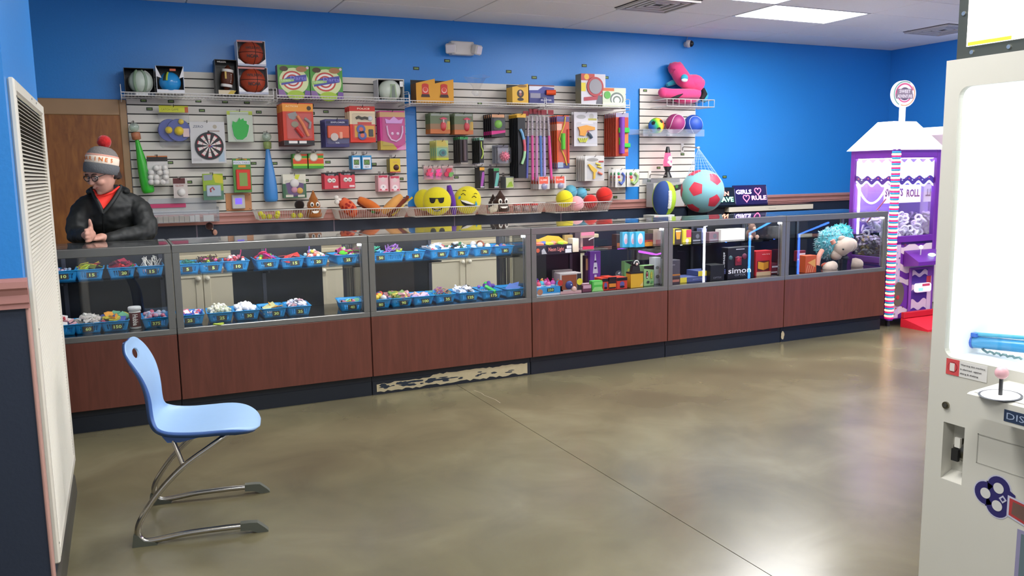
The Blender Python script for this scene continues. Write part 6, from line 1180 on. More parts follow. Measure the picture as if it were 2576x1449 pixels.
basket(1160, '70', 'u', up+CC, 'zebra and panda figures', 'prize', [('animal', ('#e8e6e2', '#1d1c1e', '#e2e0da', '#2f7a4a'), 18, 1.1)], 26, .0, py=651)
basket(1216, '70', 'u', up+CC, 'mini sports balls', 'prize', [('ball', ('#d95a2a', '#e0d8c0', '#8a4a2c', '#f2f0ee', '#e08a3a'), 9, 1.6)], 27, .008, py=647)
basket(1269, '80', 'u', up+CC, 'blue and beige bouncy toys', 'prize', [('ball', ('#4a5ab8', '#6a5ac0', '#c9b08a', '#c94a6a'), 9, 1.15)], 28, .004, py=642, flat=True)
basket(957, '80', 'l', lo+CC, 'striped orange and navy balls', 'prize', [('ball', ('#d84a2c', '#2a2f6a', '#e0c03a', '#e6ded6'), 11, 1.5)], 29, .0, py=772)
basket(1012, '90', 'l', lo+CC, 'pink and green foil bags', 'candy', [('bag', ('#b8787c', '#6a8a4a', '#c9b84a', '#d09aa0'), 18, 1.2)], 30, .008, py=770)
basket(1066, '100', 'l', lo+CC, 'lilac and peach packets', 'candy', [('bag', ('#c9a8d0', '#d8a890', '#e0b8c0'), 10, 1.1)], 31, .01, py=764, flat=True)
basket(1121, '35', 'l', lo+CC, 'teal and tan rubber creatures', 'prize', [('cord', ('#3f8a7c', '#8fae5a', '#c98a5a', '#a85a9a'), 16, 1.0)], 32, .012, py=757)
basket(1180, '125', 'l', lo+CC, 'white bendy figures', 'prize', [('animal', ('#eae8ee', '#e2dfe6'), 20, 1.0), ('cord', ('#c9c6cc', '#2a2a2e'), 5, 1.1)], 33, .008, py=752)
basket(1240, '175', 'l', lo+CC, 'purple and green plastic tubes', 'prize', [('tube', ('#5d3a96', '#35b84c', '#3fc04a'), 4, 1.05), ('ball', ('#c9e0ea', '#7a5ab0'), 6, .9)], 34, .012, rz=-.08, py=745)
basket(1297, '250', 'l', lo+CC, 'flat blue boxes', 'prize', [('flat', ('#5f7ac0', '#3a6ac0'), 3, 1.1)], 35, .008, py=737, flat=True)
# lime band left on the deck and the white-lidded canister
o = MB().tube(catmull([(.03*math.cos(a), .011*math.sin(a), .005+.003*math.sin(2*a)) for a in [2*math.pi*k/10 for k in range(10)]], 3), .005, mat('#b8cf4a', .5), n=6).build('lime_band', loc=aZ(550, 817, ZDECK+.001)); tag(o, 'lime green rubber band lying on the showcase floor', 'rubber band')
p = aZ(342, 826, ZDECK+.001); t = thing('candy_canister', 'white-lidded canister with a dark red label beside the 375 basket', 'canister', (p.x, max(p.y, -2.30), ZDECK+.001))
MB().lathe([(.0, 0), (.031, 0), (.034, .004), (.034, .108), (.030, .114)], mat('#dedad4', .35), n=22).build('canister_body', t); MB().lathe([(.0343, .014), (.0346, .016), (.0346, .100), (.0343, .102)], mat('#5a1416', .4), n=22).build('wrap_label', t); MB().lathe([(.030, .114), (.038, .116), (.038, .134), (.034, .138), (.0, .139)], mat('#f0eeea', .4), n=22).build('lid', t)
lt = MB().text('Hubba', .030, 0, 0, 0, mat('#e6dcd4', .5), fit=.07, bold=.03, M=Matrix.Translation((0, -.0362, .058)) @ Matrix.Rotation(math.radians(90), 4, 'Y')).build('print', t)
# ---- boxed novelties in the right-hand showcases
def item(name, label, r, zs, depth, base, items, cat='box', part='carton', rz=0., ymax=-1.92, group=None):
    cx = (r[0]+r[2])/2; Y = min(max(aZ(cx, r[3], zs).y, -2.33), ymax); x0, x1 = aY(r[0], (r[1]+r[3])/2, Y).x, aY(r[2], (r[1]+r[3])/2, Y).x
    h = aY(cx, r[1], Y).z-aY(cx, r[3], Y).z; w = x1-x0; depth = min(depth, -1.885-Y)
    t = thing(name, label, cat, ((x0+x1)/2, Y, zs), rz, group); MB().cbox(-w/2, w/2, 0, depth, 0, h, .0015, M_(base)).build(part, t); deco(t, w, h, items); return t, w, h
SU, SD = ZSH+.001, ZDECK+.001
t, w, h = item('neon_toy_tray', 'open black tray of neon toys with coral lettering', (1347, 616, 1440, 640), SU, .15, '#1d1624', [('t', 'Neon Light', .56, .48, .55, '#e08a80', .42), ('r', .8, .1, .97, .5, '#dedcde'), ('r', .84, .55, .97, .85, '#dedcde'), ('c', .06, .5, .05, '#c9542c'), ('p', [(.16, .1), (.3, .1), (.22, .7), (.16, .5)], '#b8b6bc')])
MB().prism([(-w/2, h), (w/2, h), (w*.48, h*1.2), (w*.3, h*1.75), (0, h*1.9), (-w*.25, h*1.55), (-w/2, h*1.65)], .10, .104, mat('#c9a32c', .45)).build('back_flap', t)
for k, c in enumerate(('#d8603a', '#3a5ab8', '#c9d83a', '#d8786a', '#9fcf3a', '#e0c83a')):
    o = MB().cbox(-.035, .035, -.02, .02, -.012, .012, .005, mat(c, .45)).build('neon_toy', loc=t.location+Vector((-w*.36+w*.145*k, .03+.03*(k % 2), h+.008)), rot=(.2, .1*(-1)**k, .3*k)); tag(o, ['orange', 'blue', 'lime', 'coral', 'green', 'yellow'][k]+' soft toy on top of the black neon tray', 'toy', 'neon tray toys')
for k, r in enumerate(((1420, 583, 1441, 616), (1441, 600, 1456, 634), (1441, 584, 1453, 600))): item('plain_carton', ['tan corrugated carton behind the neon tray', 'cream carton standing right of the neon tray', 'small pale carton on the shelf back row'][k], r, SU, .08, ['#c9a86a', '#e0cfb4', '#d8cabb'][k], [])
t, w, h = item('pink_figure_box', 'clear-topped pink box with a dark doll shape', (1462, 580, 1495, 628), SU, .10, glassmat('pink_tint_plastic', (.95, .72, .76), 1.45, .1, .03, .12), [('r', .12, .18, .95, .62, '#3a1c26'), ('r', .1, .02, .95, .18, '#c9284c'), ('r', 0, .75, 1, 1, '#c9748c'), ('T', [(.55, .5), (.7, .56), (.95, .62)], .04, '#c9b8c0')])
for k, r in enumerate(((1566, 584, 1583, 622), (1584, 584, 1601, 622), (1600, 583, 1622, 622))): item('blue_pouch', ['left', 'middle', 'right'][k]+' bright blue toy pouch with a white foot shape', r, SU, .04, '#3fa8cc', [('e', .5, .55, .30, .36, '#c9d2dc'), ('e', .5, .4, .2, .18, '#dba8b4')], group='blue pouches')
item('orange_snack_box', 'dark box with an orange flame band on the glass shelf', (1622, 588, 1642, 619), SU, .08, '#4a2a2c', [('r', 0, 0, 1, .35, '#d88a2a'), ('p', [(0, .3), (.5, .42), (1, .3), (1, .5), (0, .5)], '#b8382c')]); item('orange_snack_box', 'dark flame-banded box half hidden left of the blue pouches', (1552, 590, 1566, 620), SU, .08, '#3a2226', [('r', 0, 0, 1, .3, '#d8702a')])
item('tan_box', 'pinkish tan box at the right end of the glass shelf', (1643, 578, 1666, 614), SU, .08, '#b89a8c', [('r', .3, .0, .8, .3, '#a85a5c')])
# spiky drink bottles in a blue tray
t, w, h = item('bottle_tray', 'blue tray of round-capped bubble bottles tagged 250', (1347, 727, 1417, 748), SD, .14, '#2a90cf', [('r', 0, 0, 1, .22, '#c9dbe6'), ('c', .16, .45, .1, '#b87a5a'), ('r', .42, .42, .66, .84, '#14181a'), ('t', '250', .54, .63, .3, '#d9e88a', .2)])
bt = {}
for k, (px, py, c, cap) in enumerate(((1354, 722, '#d84a6c', '#d8245c'), (1379, 722, '#dd5a9a', '#d83a8a'), (1405, 720, '#4ab0d8', '#e0a04a'), (1362, 708, '#4ab8cc', '#e0903a'), (1372, 703, '#c86ab8', '#d83a7a'), (1391, 705, '#d86ac0', '#d8246c'), (1352, 698, '#6a5ab0', '#5a3a9a'), (1364, 695, '#d8a06a', '#e0a05a'), (1377, 694, '#d86ab0', '#d83a8a'))):
    row = 0 if k < 3 else (1 if k < 6 else 2); p = aY(px, 720, t.location.y+.03+.045*row)
    b = thing('bubble_bottle', ['pink', 'magenta', 'blue', 'teal', 'mauve', 'pink-violet', 'violet', 'peach', 'rose'][k]+' capped bubble bottle standing in the blue tray', 'bottle', (p.x, t.location.y+.03+.045*row, ZDECK+.03), 0, 'bubble bottles')
    MB().lathe([(.0, 0), (.019, 0), (.021, .01), (.021, .028), (.019, .032)], mat('#d8a86a', .4), n=14).build('bottle', b); MB().lathe([(.020, .032), (.0205, .036), (.020, .043), (.019, .044)], mat('#ece8e8', .4), n=14).build('band', b); MB().lathe([(.021, .044), (.022, .052), (.017, .066), (.008, .073), (.0, .074)], mat(c, .25), n=14).build('cap', b); MB().sph((0, 0, .080), .008, mat(cap, .3), n=10).build('tip', b)
t, w, h = item('robot_toy_box', 'brown windowed box with a small blue robot and round red badge', (1409, 690, 1462, 741), SD, .10, '#b9b0ae', [('r', .08, .2, .78, .92, '#7a3a22'), ('r', .1, .22, .76, .9, '#8a4a2c'), ('r', .8, .1, 1, .95, '#2a2a2c'), ('D', .0, .56, .12, .004, '#b8342c'), ('D', .92, .55, .14, .004, '#d8cc3a'), ('S', .42, .42, .18, '#2a3a7a', .5), ('S', .48, .43, .05, '#c9d4e0', 2.2), ('r', 0, .0, 1, .14, '#c9a0a0'), ('S', .65, .2, .12, '#d8b0a4', .5)])
item('robot_toy_box', 'second brown robot box, standing behind the front one', (1396, 678, 1440, 722), SD, .05, '#8a7a78', [('r', .0, .3, .3, .9, '#c9c04a'), ('r', .05, .5, .25, .8, '#3a4ab0')], ymax=-2.02)
t, w, h = item('lava_lamp_carton', 'tall purple carton with a silver lava lamp print', (1484, 632, 1511, 716), SD, .09, '#6e3a96', [('p', [(.42, .72), (.58, .72), (.52, .92), (.47, .92)], '#cfc6d4'), ('e', .5, .70, .1, .03, '#3a1c5a'), ('p', [(.26, .34), (.74, .34), (.64, .66), (.36, .66)], '#c9c0d0'), ('e', .5, .50, .12, .03, '#4a2a6a'), ('p', [(.36, .06), (.64, .06), (.6, .3), (.4, .3)], '#c4bccc')], ymax=-2.0); item('orange_print_carton', 'narrow carton with an orange print behind the purple lamp carton', (1473, 642, 1483, 715), SD, .05, '#4a2f3a', [('r', .1, .5, .9, .9, '#b8845a')], ymax=-1.97)
item('mauve_box', 'mauve and white flat box lying before the purple carton', (1465, 722, 1488, 740), SD, .05, '#6a3a4c', [('r', .1, .5, .95, .95, '#c9a0b0')]); item('mauve_box', 'pale pink card lying on top of the mauve box', (1466, 711, 1489, 726), SD, .03, '#d9b8c4', [], ymax=-2.2)
t, w, h = item('green_fan_box', 'lime green box with a fanned base', (1490, 709, 1517, 735), SD, .05, '#4fb84a', [('p', [(-.05, .0), (1.05, .0), (.85, .4), (.2, .4)], '#8fd07a'), ('r', .15, .6, .95, .9, '#7fd070')])
for k, (r, lb) in enumerate((((1515, 703, 1532, 733), 'left'), ((1552, 702, 1578, 731), 'right'), ((1530, 701, 1551, 733), 'centre'))):
    item('red_novelty_box', f'{lb} red and black novelty box with a violet capsule', r, SD, .12, '#c83a24', [('r', 0, .72, 1, 1, '#1b1414')]+([('e', .5, .42, .22, .24, '#5a5a96'), ('e', .5, .2, .24, .1, '#1a1620')] if k < 2 else [('r', .1, .2, .9, .5, '#d8862a'), ('r', .05, .5, .95, .72, '#2a1a1a'), ('r', .1, .1, .9, .22, '#1a1210')]), group='red novelty boxes')
p = aZ(1557, 706, SD+.06); t = thing('plasma_globe', 'clear glass globe on a black stepped base', 'globe lamp', (aY(1557, 700, -2.05).x, -2.05, SD)); gz = aY(1557, 697, -2.05).z-SD; gr_ = .028
MB().lathe([(.0, 0), (.034, 0), (.034, gz*.6), (.028, gz), (.0, gz)], mat('#141214', .35), n=18).build('base', t); MB().sph((0, 0, gz+gr_*.92), gr_, glassmat('globe_glass', (.9, .92, .92), 1.5, 0, .04, .06), n=22).build('globe', t); MB().cyl((0, 0, gz), (0, 0, gz+gr_), .004, '#8a8a90', n=8).sph((0, 0, gz+gr_), .008, '#a8a8ae', n=10).build('electrode', t)
t, w, h = item('yellow_hat_lamp_box', 'plain yellow cube box with a black traffic light printed at its left', (1587, 691, 1618, 727), SD, .07, '#d8a72a', [('p', [(.72, .1), (.98, .1), (.98, .4)], '#dcbf7a')]); MB().prism([(-w*.55, h), (w*.5, h), (w*.5, h*1.1), (-w*.55, h*1.1)], -.004, .06, mat('#1c1712', .5)).build('open_flap', t); MB().prism([(-w*.34, h*1.1), (w*.32, h*1.1), (w*.24, h*1.52), (-w*.26, h*1.52)], .01, .05, mat('#24241f', .5)).build('lamp_shade', t)
MB().sph((-.0*w, .03, h*1.66), w*.26, mat('#1d211f', .3), n=16).build('lamp_head', t); MB().sph((.0, .012, h*1.64), w*.13, mat('#d8b8b0', .4), n=12).build('lamp_light', t); MB().tube([(w*.2*math.cos(a), .01, h*1.66+w*.22*math.sin(a)) for a in [math.pi*k/8 for k in range(9)]], .004, '#dedad6', n=6).build('lamp_rim', t)
t, w, h = item('traffic_light_box', 'light green slanted box with red and yellow traffic lights printed', (1620, 668, 1645, 719), SD, .07, '#8fb87a', [('p', [(0, .86), (1, .78), (1, 1), (0, 1)], '#1f1a16'), ('e', .30, .55, .13, .2, '#221c1c'), ('c', .30, .64, .07, '#c98a84'), ('c', .30, .54, .07, '#c0504c'), ('c', .30, .44, .07, '#e0d0cc'), ('e', .72, .52, .12, .19, '#a9b04a'), ('c', .72, .62, .06, '#d8cf5a'), ('c', .72, .52, .06, '#d8cf5a'), ('c', .72, .42, .06, '#d8cf5a'), ('e', .38, .2, .14, .06, '#2a3a38'), ('e', .76, .18, .14, .06, '#5a9a5c')]); item('traffic_light_box', 'light green traffic light box standing further back', (1571, 656, 1606, 708), SD, .05, '#7aa86a', [('e', .3, .5, .1, .15, '#c9c04a'), ('p', [(0, 1), (1, .6), (1, 1)], '#1a1a1a')], ymax=-2.0)
item('white_gadget_box', 'white box with grey gadget prints at the right end', (1647, 648, 1663, 714), SD, .08, '#cfcdd2', [('e', .4, .62, .25, .06, '#6a6a70'), ('e', .45, .28, .3, .07, '#5a5a60'), ('r', .75, .4, .95, .6, '#c98a8c')]); item('white_gadget_box', 'second white gadget box turned edge-on beside the post', (1664, 652, 1671, 713), SD, .06, '#bdbcc4', [])
# fourth case
item('beer_print_box', 'yellow box with a beer glass print on the glass shelf', (1694, 576, 1716, 613), SU, .08, '#d8c62a', [('r', .14, .0, .95, 1, '#3a2a22'), ('p', [(.35, .3), (.75, .3), (.85, .85), (.25, .85)], '#d89a2c'), ('r', .25, .8, .85, .9, '#e2d4b0')]); item('red_swirl_box', 'yellow and magenta print box beside the beer box', (1718, 578, 1739, 610), SU, .08, '#d8cc3a', [('p', [(.4, .4), (1, .4), (1, 1), (.4, 1)], '#c93a60'), ('c', .5, .15, .2, '#e0d0cc')])
for k, (r, c, lb) in enumerate((((1741, 583, 1764, 608), '#2c2a30', 'black gadget box with a dial'), ((1765, 575, 1778, 605), '#7a84b4', 'pale violet slim box'), ((1784, 584, 1808, 606), '#8a6a74', 'box with dark figures on pink'))): item('gadget_box', lb+' on the shelf behind the white reflection', r, SU, .07, c, [('c', .6, .55, .2, '#6a6a72'), ('r', .1, .05, .9, .2, '#8a8a92')] if k != 1 else [('r', .1, .7, .9, .95, '#c9cde6')])
t, w, h = item('blank_white_box', 'blank white oblong box on the glass shelf', (1814, 576, 1874, 604), SU, .08, '#f0ece4', [])
p = aZ(1888, 600, SU); t = thing('teddy_bear', 'small brown teddy bear sitting on the glass shelf', 'plush toy', (p.x, -2.03, SU)); t.scale = (1.35, 1.2, 1.35); TB_ = PL('#7a5a4e'); MB().sph((0, 0, .03), .034, TB_, n=16).build('body', t); MB().sph((0, -.012, .074), .026, TB_, n=16).build('head', t); MB().sph((.0, -.036, .068), .012, PL('#c9a48c'), n=12).build('muzzle', t)
for s in (-1, 1): MB().sph((s*.02, -.006, .098), .009, TB_, n=10).build('ear', t); MB().sph((s*.026, -.035, .012), .014, PL('#c09a86'), n=10).build('foot', t)
item('dark_camera_box', 'dark grey box with an orange band near the case corner', (1688, 655, 1711, 716), SD, .08, '#4a4650', [('r', 0, .36, 1, .42, '#b8762c'), ('r', 0, .0, 1, .3, '#3a2f30'), ('r', .1, .1, .9, .2, '#a86a5a'), ('t', 'pro', .25, .8, .06, '#b8b4bc', .3)])
for k, (r, lb) in enumerate((((1713, 696, 1800, 713), 'lower'), ((1714, 681, 1798, 697), 'upper'))):
    t, w, h = item('board_game_box', f'{lb} of two stacked blue game boxes with yellow ends', r, SD, .16, '#4a5486', [('r', 0, 0, .27, 1, '#d8c83a'), ('t', 'game night', .62, .5, .3, '#8f9ac0', .4)]); t.location.z = SD+(.0 if k == 0 else .043); t.location.y = -2.28
    for ch in t.children: ch.scale = (1, 1, .042/h)
item('green_card', 'small dark card with a green gradient behind the front glass', (1786, 629, 1808, 646), SD, .003, '#1f5a4c', [('p', [(.2, 0), (1, 0), (1, .5)], '#3fc06a')]); bpy.data.objects[-1] if False else None
t, w, h = item('black_game_box', 'flat black game box lying beside the tall game box', (1787, 672, 1822, 712), SD, .12, '#121216', [('t', 'OPTIX', .5, .2, .12, '#7a7a84', .6)], ymax=-2.15)
t, w, h = item('memory_game_box', 'tall black electronic game box with white lettering simon', (1831, 622, 1897, 700), SD, .09, '#15131c', [('r', .3, .93, .62, .955, '#cfcdd4'), ('B', .26, .42, .50, .70, .01, '#7a1c30'), ('S', .38, .60, .11, '#a82238', .4), ('S', .62, .70, .09, '#6a2a44', .4), ('S', .10, .68, .07, '#4a6a70', .4), ('t', 'simon', .44, .26, .17, '#efeef4', .86), ('t', 'OPTIX', .46, .12, .07, '#8f8f9a', .5)])
MB().text('simon', .028, 0, 0, 0, mat('#efeef4', .5), fit=h*.5, bold=.03, M=Matrix.Translation((-w/2-.0008, .045, h*.6)) @ Matrix.Rotation(math.radians(-90), 4, 'Z') @ Matrix.Rotation(math.radians(90), 4, 'Y')).text('OPTIX', .014, 0, 0, 0, mat('#8f8f9a', .5), fit=h*.22, M=Matrix.Translation((-w/2-.0008, .045, h*.2)) @ Matrix.Rotation(math.radians(-90), 4, 'Z') @ Matrix.Rotation(math.radians(90), 4, 'Y')).build('side_print', t)
item('red_cube_lamp_box', 'red box with a printed yellow cube lamp', (1901, 631, 1941, 693), SD, .08, '#b8242c', [('r', .06, .0, .96, .16, '#c9b08a'), ('r', .1, .18, .86, .6, '#5a1418'), ('p', [(.14, .3), (.5, .22), (.5, .52), (.14, .58)], '#d89a2a'), ('p', [(.5, .22), (.8, .3), (.8, .56), (.5, .52)], '#b87a20'), ('t', 'cube lamp', .62, .86, .06, '#e8b8b4', .5)])
for k, r in enumerate(((1943, 660, 1965, 690), (1944, 629, 1966, 661))): 
    t, w, h = item('maroon_box', ['lower', 'upper'][k]+' of two stacked maroon boxes with white bars', r, SD, .10, '#6a1f2a', [('r', .1, .1, .9, .22, '#d8ccd0'), ('r', .3, .6, .95, .75, '#d8ccd0')]); t.location.y = -2.22; t.location.z = SD+(.0 if k == 0 else .095)
    for ch in t.children: ch.scale = (1, 1, .094/h)
# fifth case
p = aZ(1999, 692, SD); t = thing('sound_board_toy', 'round black toy with grey and beige buttons in the last showcase', 'toy', (p.x, -2.22, SD)); rr = .062
MB().cyl((0, 0, rr), (0, .03, rr), rr, mat('#141314', .4), n=28).build('case', t)
for k in range(9): a = k*.7; MB().cyl((rr*.62*math.cos(a), -.0005, rr+rr*.62*math.sin(a)), (rr*.62*math.cos(a), -.006, rr+rr*.62*math.sin(a)), .009, mat(('#cfc9c4', '#c99a8a', '#8a8a8c')[k % 3], .4), n=12).build('button', t)
t, w, h = item('basketball_print_box', 'orange box printed with a hoop net pattern', (2026, 643, 2054, 686), SD, .08, '#c2542c', [('p', [(.2, .6), (.9, .8), (.9, .3)], '#dba05a')]+[('p', [(.05+.18*k, .02), (.09+.18*k, .02), (.24+.18*k, .45), (.2+.18*k, .45)], '#e6b08a') for k in range(4)])
# plush with teal fur
p = aZ(2110, 688, SD); t = thing('teal_haired_plush', 'large beige plush animal with teal fur sitting in the last showcase', 'plush toy', (p.x, -2.12, SD)); FUR = mat('#5fb0bc', .95, var=.35, scale=60, bump=.8, sheen=.6); FUR2 = mat('#27b3b8', .95, sheen=.5); FUR3 = mat('#a9c4cc', .95, sheen=.5); BEI = PL('#b5a294'); PB = PL('#c98a78')
q0 = t.location.copy()
def Q(px, py, Y=-2.12): return aY(px, py, Y)-q0
MB().sph(Q(2088, 612, -2.06), .145, FUR, n=26, sc=(.95, .8, .98)).sph(Q(2116, 592, -2.06), .10, FUR, n=22).build('body_fur', t)
fz = MB(); rf = random.Random(8)
for k in range(900):
    big = k % 3 != 0; c_ = Q(2088, 612, -2.06) if big else Q(2116, 592, -2.06); d = Vector((rf.gauss(0, 1), rf.gauss(0, 1), rf.gauss(0, 1))).normalized(); R0 = Vector((.138, .116, .142)) if big else Vector((.10, .10, .10)); b_ = c_+Vector((d.x*R0.x, d.y*R0.y, d.z*R0.z))*.97; e_ = b_+d*.022+Vector((rf.uniform(-.012, .012), rf.uniform(-.012, .012), rf.uniform(-.018, .006)))
    fz.cyl(b_, e_, .008, FUR2 if not big and d.z > -.2 else (FUR3 if rf.random() < .45 else FUR), .001, n=4, caps=False)
tag(fz.build('fur_tufts', t), kind='stuff')
MB().tube(catmull([Q(2108, 634, -2.16), Q(2122, 620, -2.2), Q(2134, 614, -2.2)], 4), [.055, .068, .072, .075, .076, .076, .075, .072, .068], BEI, n=18).sph(Q(2138, 616, -2.2), .066, BEI, n=18).sph(Q(2104, 640, -2.16), .055, BEI, n=16).build('head', t)
MB().sph(Q(2118, 600, -2.19), .035, BEI, n=14, sc=(1.2, .6, .8)).build('ear', t); MB().sph(Q(2107, 574, -2.06), .016, PL('#e6dcd8'), n=10, sc=(1.5, 1, .9)).build('tuft', t); MB().tube([Q(2093, 604, -2.19), Q(2098, 613, -2.2)], .022, PB, n=12).build('inner_ear', t)
MB().sph(Q(2121, 627, -2.262), .010, mat('#1a1614', .2), n=10).build('eye', t)
for (a, b, c) in (((2096, 668), (2083, 676), 'near'), ((2142, 662), (2158, 664), 'far')): MB().tube([Q(*a, -2.18), Q((a[0]+b[0])/2, (a[1]+b[1])/2, -2.2), Q(*b, -2.2)], [.045, .055, .05], BEI, n=16).sph(Q(*b, -2.2), .05, BEI, n=14).build('foot', t)
MB().tube(catmull([Q(2068, 630, -2.15), Q(2060, 645, -2.17), Q(2056, 668, -2.18)], 4), .022, PB, n=12).build('arm', t); MB().sph(Q(2125, 648, -2.2), .035, mat('#2a2f3c', .8), n=14, sc=(1, 1, .6)).build('scarf', t); MB().sph(Q(2080, 668, -2.12), .06, PL('#c9543c'), n=14, sc=(1, .8, .5)).build('belly', t)
for k, (px, py, c, L) in enumerate(((602, 606, '#d8306c', .10), (665, 602, '#c9309a', .11), (775, 596, '#7a4ae0', .16))):
    p = aY(px, py, -2.02); m = MB(); n = int(L/.009); bc_ = mat(c, .3)
    for q in range(n): m.sph((.012*math.sin(q*.35)*q/n, 0, -.009*q), .0042, bc_, n=8)
    tag(tag(m.build('bead_string', loc=(p.x, -2.02, ZT-.03)), ['crimson', 'magenta', 'violet'][k]+' bead string hanging inside the second showcase', 'bead string', 'hanging bead strings'), kind='stuff')
# ================================================================ PURPLE CANDY CRANE MACHINE
def make_candy():
    X0, Y0 = 4.66, -2.325; W, D = .60, .53
    t = thing('candy_crane', 'purple candy crane machine with a white gabled roof and striped light column', 'arcade machine', (X0, Y0, 0), .0)
    PU = mat('#6d2f96', .32, var=.05, name='purple_cabinet'); DP = mat('#3a1f6e', .35); WR = mat('#f6eef8', .4, emit=.6, name='lit_white_roof'); WB = mat('#f4eefa', .5, emit=.5, name='lit_white_interior')
    zb, zw, zt = .07, .86, 1.665
    zs = .655
    MB().box(.01, W, .01, D, zb, zs-.05, PU).box(.01, W, .01, .03, zs-.05, zw-.06, PU).build('lower_cabinet', t)
    MB().box(.03, W-.03, .03, D-.03, zs-.05, zs, mat('#c9b8dc', .4)).build('prize_deck', t)
    fr = MB(); p = .05
    for x, y in ((.0, .0), (W-p, .0), (.0, D-p), (W-p, D-p)): fr.cbox(x, x+p, y, y+p, zs-.05, zt, .004, PU)
    for z0, z1 in ((zw-.06, zw), (zt-.075, zt)): fr.cbox(p, W-p, 0, p*.6, z0, z1, .004, PU).cbox(0, p*.6, p, D-p, z0-(.205 if z1 < 1 else 0), z1-(.205 if z1 < 1 else 0), .004, PU).cbox(p, W-p, D-p*.6, D, z0, z1, .004, PU).cbox(W-p*.6, W, p, D-p, z0, z1, .004, PU)
    fr.build('window_frame', t)
    MB().box(p, W-p, .014, .019, zw, zt-.075, GLASS).build('front_glass', t); MB().box(.014, .019, p, D-p, zs, zt-.075, GLASS).build('side_glass', t)
    MB().box(W-.03, W-.025, p, D-p, zs, zt-.075, glassmat('mirror_tint', (.9, .9, .95), 1.5, .02, .3)).build('far_glass', t); MB().box(p, W-p, D-.03, D-.025, zs, zt-.075, mat('#9a8ac4', .3)).build('back_panel', t)
    # roof: gable ridge running along x
    o = .03; h = .27; rx0, rx1 = .17, W-.17
    vs = [(-o, -o, 0), (W+o, -o, 0), (W+o, D+o, 0), (-o, D+o, 0), (rx0-.02, .17, h), (rx1+.02, .17, h), (rx1+.02, D-.17, h), (rx0-.02, D-.17, h)]
    MB().add(vs, [(0, 3, 2, 1), (0, 1, 5, 4), (1, 2, 6, 5), (2, 3, 7, 6), (3, 0, 4, 7), (4, 5, 6, 7)], WR).build('roof', t, (0, 0, zt))
    sg = Matrix.Translation((W*.45, D*.35, zt+h)); MB().cyl((0, 0, 0), (0, 0, .14), .028, mat('#efe8f4', .4, emit=.8), n=14, M=sg).build('sign_post', t)
    Ms = sg @ Matrix.Translation((0, 0, .255)) @ Matrix.Rotation(math.radians(-12), 4, 'Z'); s = MB().cyl((0, .02, 0), (0, -.02, 0), .125, mat('#ece2ec', .4, emit=.08), n=36, M=Ms)
    so = s.build('round_sign', t); m = MB(); y = -.021
    for k, (ra, rb, a0, a1, c) in enumerate(((.10, .085, 20, 200, '#d85a8a'), (.118, .108, 60, 240, '#6fae9a'), (.08, .068, 200, 380, '#d85a8a'), (.06, .045, 0, 360, '#5a4a66'), (.112, .104, 250, 400, '#e0a06a'))): m.flat(circ(0, 0, ra, None, 20, a0, a1)+circ(0, 0, rb, None, 20, a1, a0), y-.0004*k, mat(c, .5), Ms)
    m.flat([(-.085, .045), (.075, .045), (.085, .0), (-.085, .0)], y-.003, mat('#8a7a8c', .5), Ms).flat([(-.095, .0), (.09, .0), (.09, -.045), (-.095, -.045)], y-.0034, mat('#8a7a8c', .5), Ms).text('SWEET', .03, 0, .022, y-.004, mat('#efe6ee', .5), Ms, fit=.12, bold=.02).text('ADVENTURE', .03, 0, -.022, y-.0044, mat('#efe6ee', .5), Ms, fit=.16, bold=.02); m.build('sign_print', so)
    # white drip valance with violet edge behind the glass, both faces
    def drip(M, L, nm):
        m = MB(); N = 25; top = [(L*k/(N-1), zt-.10+.018*math.sin(k*1.05)) for k in range(N)]; lo = [(L*k/(N-1), zt-.255+.016*math.sin(k*.9+1)) for k in range(N)]; lo2 = [(L*k/(N-1), zt-.305+.020*math.sin(k*.9+1.5)) for k in range(N)]; lo3 = [(a, b-.022) for a, b in lo2]
        m.prism(lo+top[::-1], -.002, .002, WB, M).prism(lo2+lo[::-1], -.0025, .0015, mat('#5a2a96', .4), M).prism(lo3+lo2[::-1], -.002, .002, WB, M)
        for k in range(10): m.flat(circ(.03+L*.09*k, zt-.27-.012*math.sin(k*2), .010, .007, 10), -.003, mat(('#d85a7a', '#e0d8ea', '#8a5ab0')[k % 3], .5), M)
        m.build(nm, t)
    drip(Matrix.Translation((p, .03, 0)), W-2*p, 'front_valance'); drip(Matrix.Translation((.03, D-p, 0)) @ Matrix.Rotation(-math.pi/2, 4, 'Z'), D-2*p, 'side_valance')
    # lettered board inside the front window
    bd = MB().box(p, W-p, .16, .165, zt-.50, zt-.33, mat('#e9dcf0', .5, emit=.5)); bd.text('SWEETS', .075, p+.13, zt-.40, .158, mat('#7a4a7c', .5), fit=.24, bold=.03).text('ROLL', .075, W-p-.11, zt-.41, .158, mat('#8a5a80', .5), fit=.18, bold=.03); bd.build('header_board', t)
    # festoon, claw, light tubes
    MB().tube([(.02, p+.05+.36*k/16, zt-.32-.18*(1-((k-8)/8)**2)) for k in range(17)], .010, mat('#f2ecf6', .5, emit=.6), n=8).build('festoon', t)
    MB().cyl((.05, D-.075, zw), (.05, D-.075, zt-.08), .012, mat('#d9b8ff', .4, emit=3.5), n=10).build('light_tube', t)
    MB().tube([(.30, .28, zt-.08), (.30, .28, zt-.30)], .004, '#6a6a72', n=6).cyl((.30, .28, zt-.30), (.30, .28, zt-.36), .03, '#8a8a92', n=14).build('claw_head', t)
    for k in range(3): a = 2.1*k; MB().tube([(.30, .28, zt-.36), (.30+.06*math.cos(a), .28+.06*math.sin(a), zt-.40), (.30+.03*math.cos(a), .28+.03*math.sin(a), zt-.48)], .005, '#9a9aa2', n=6).build('claw_finger', t)
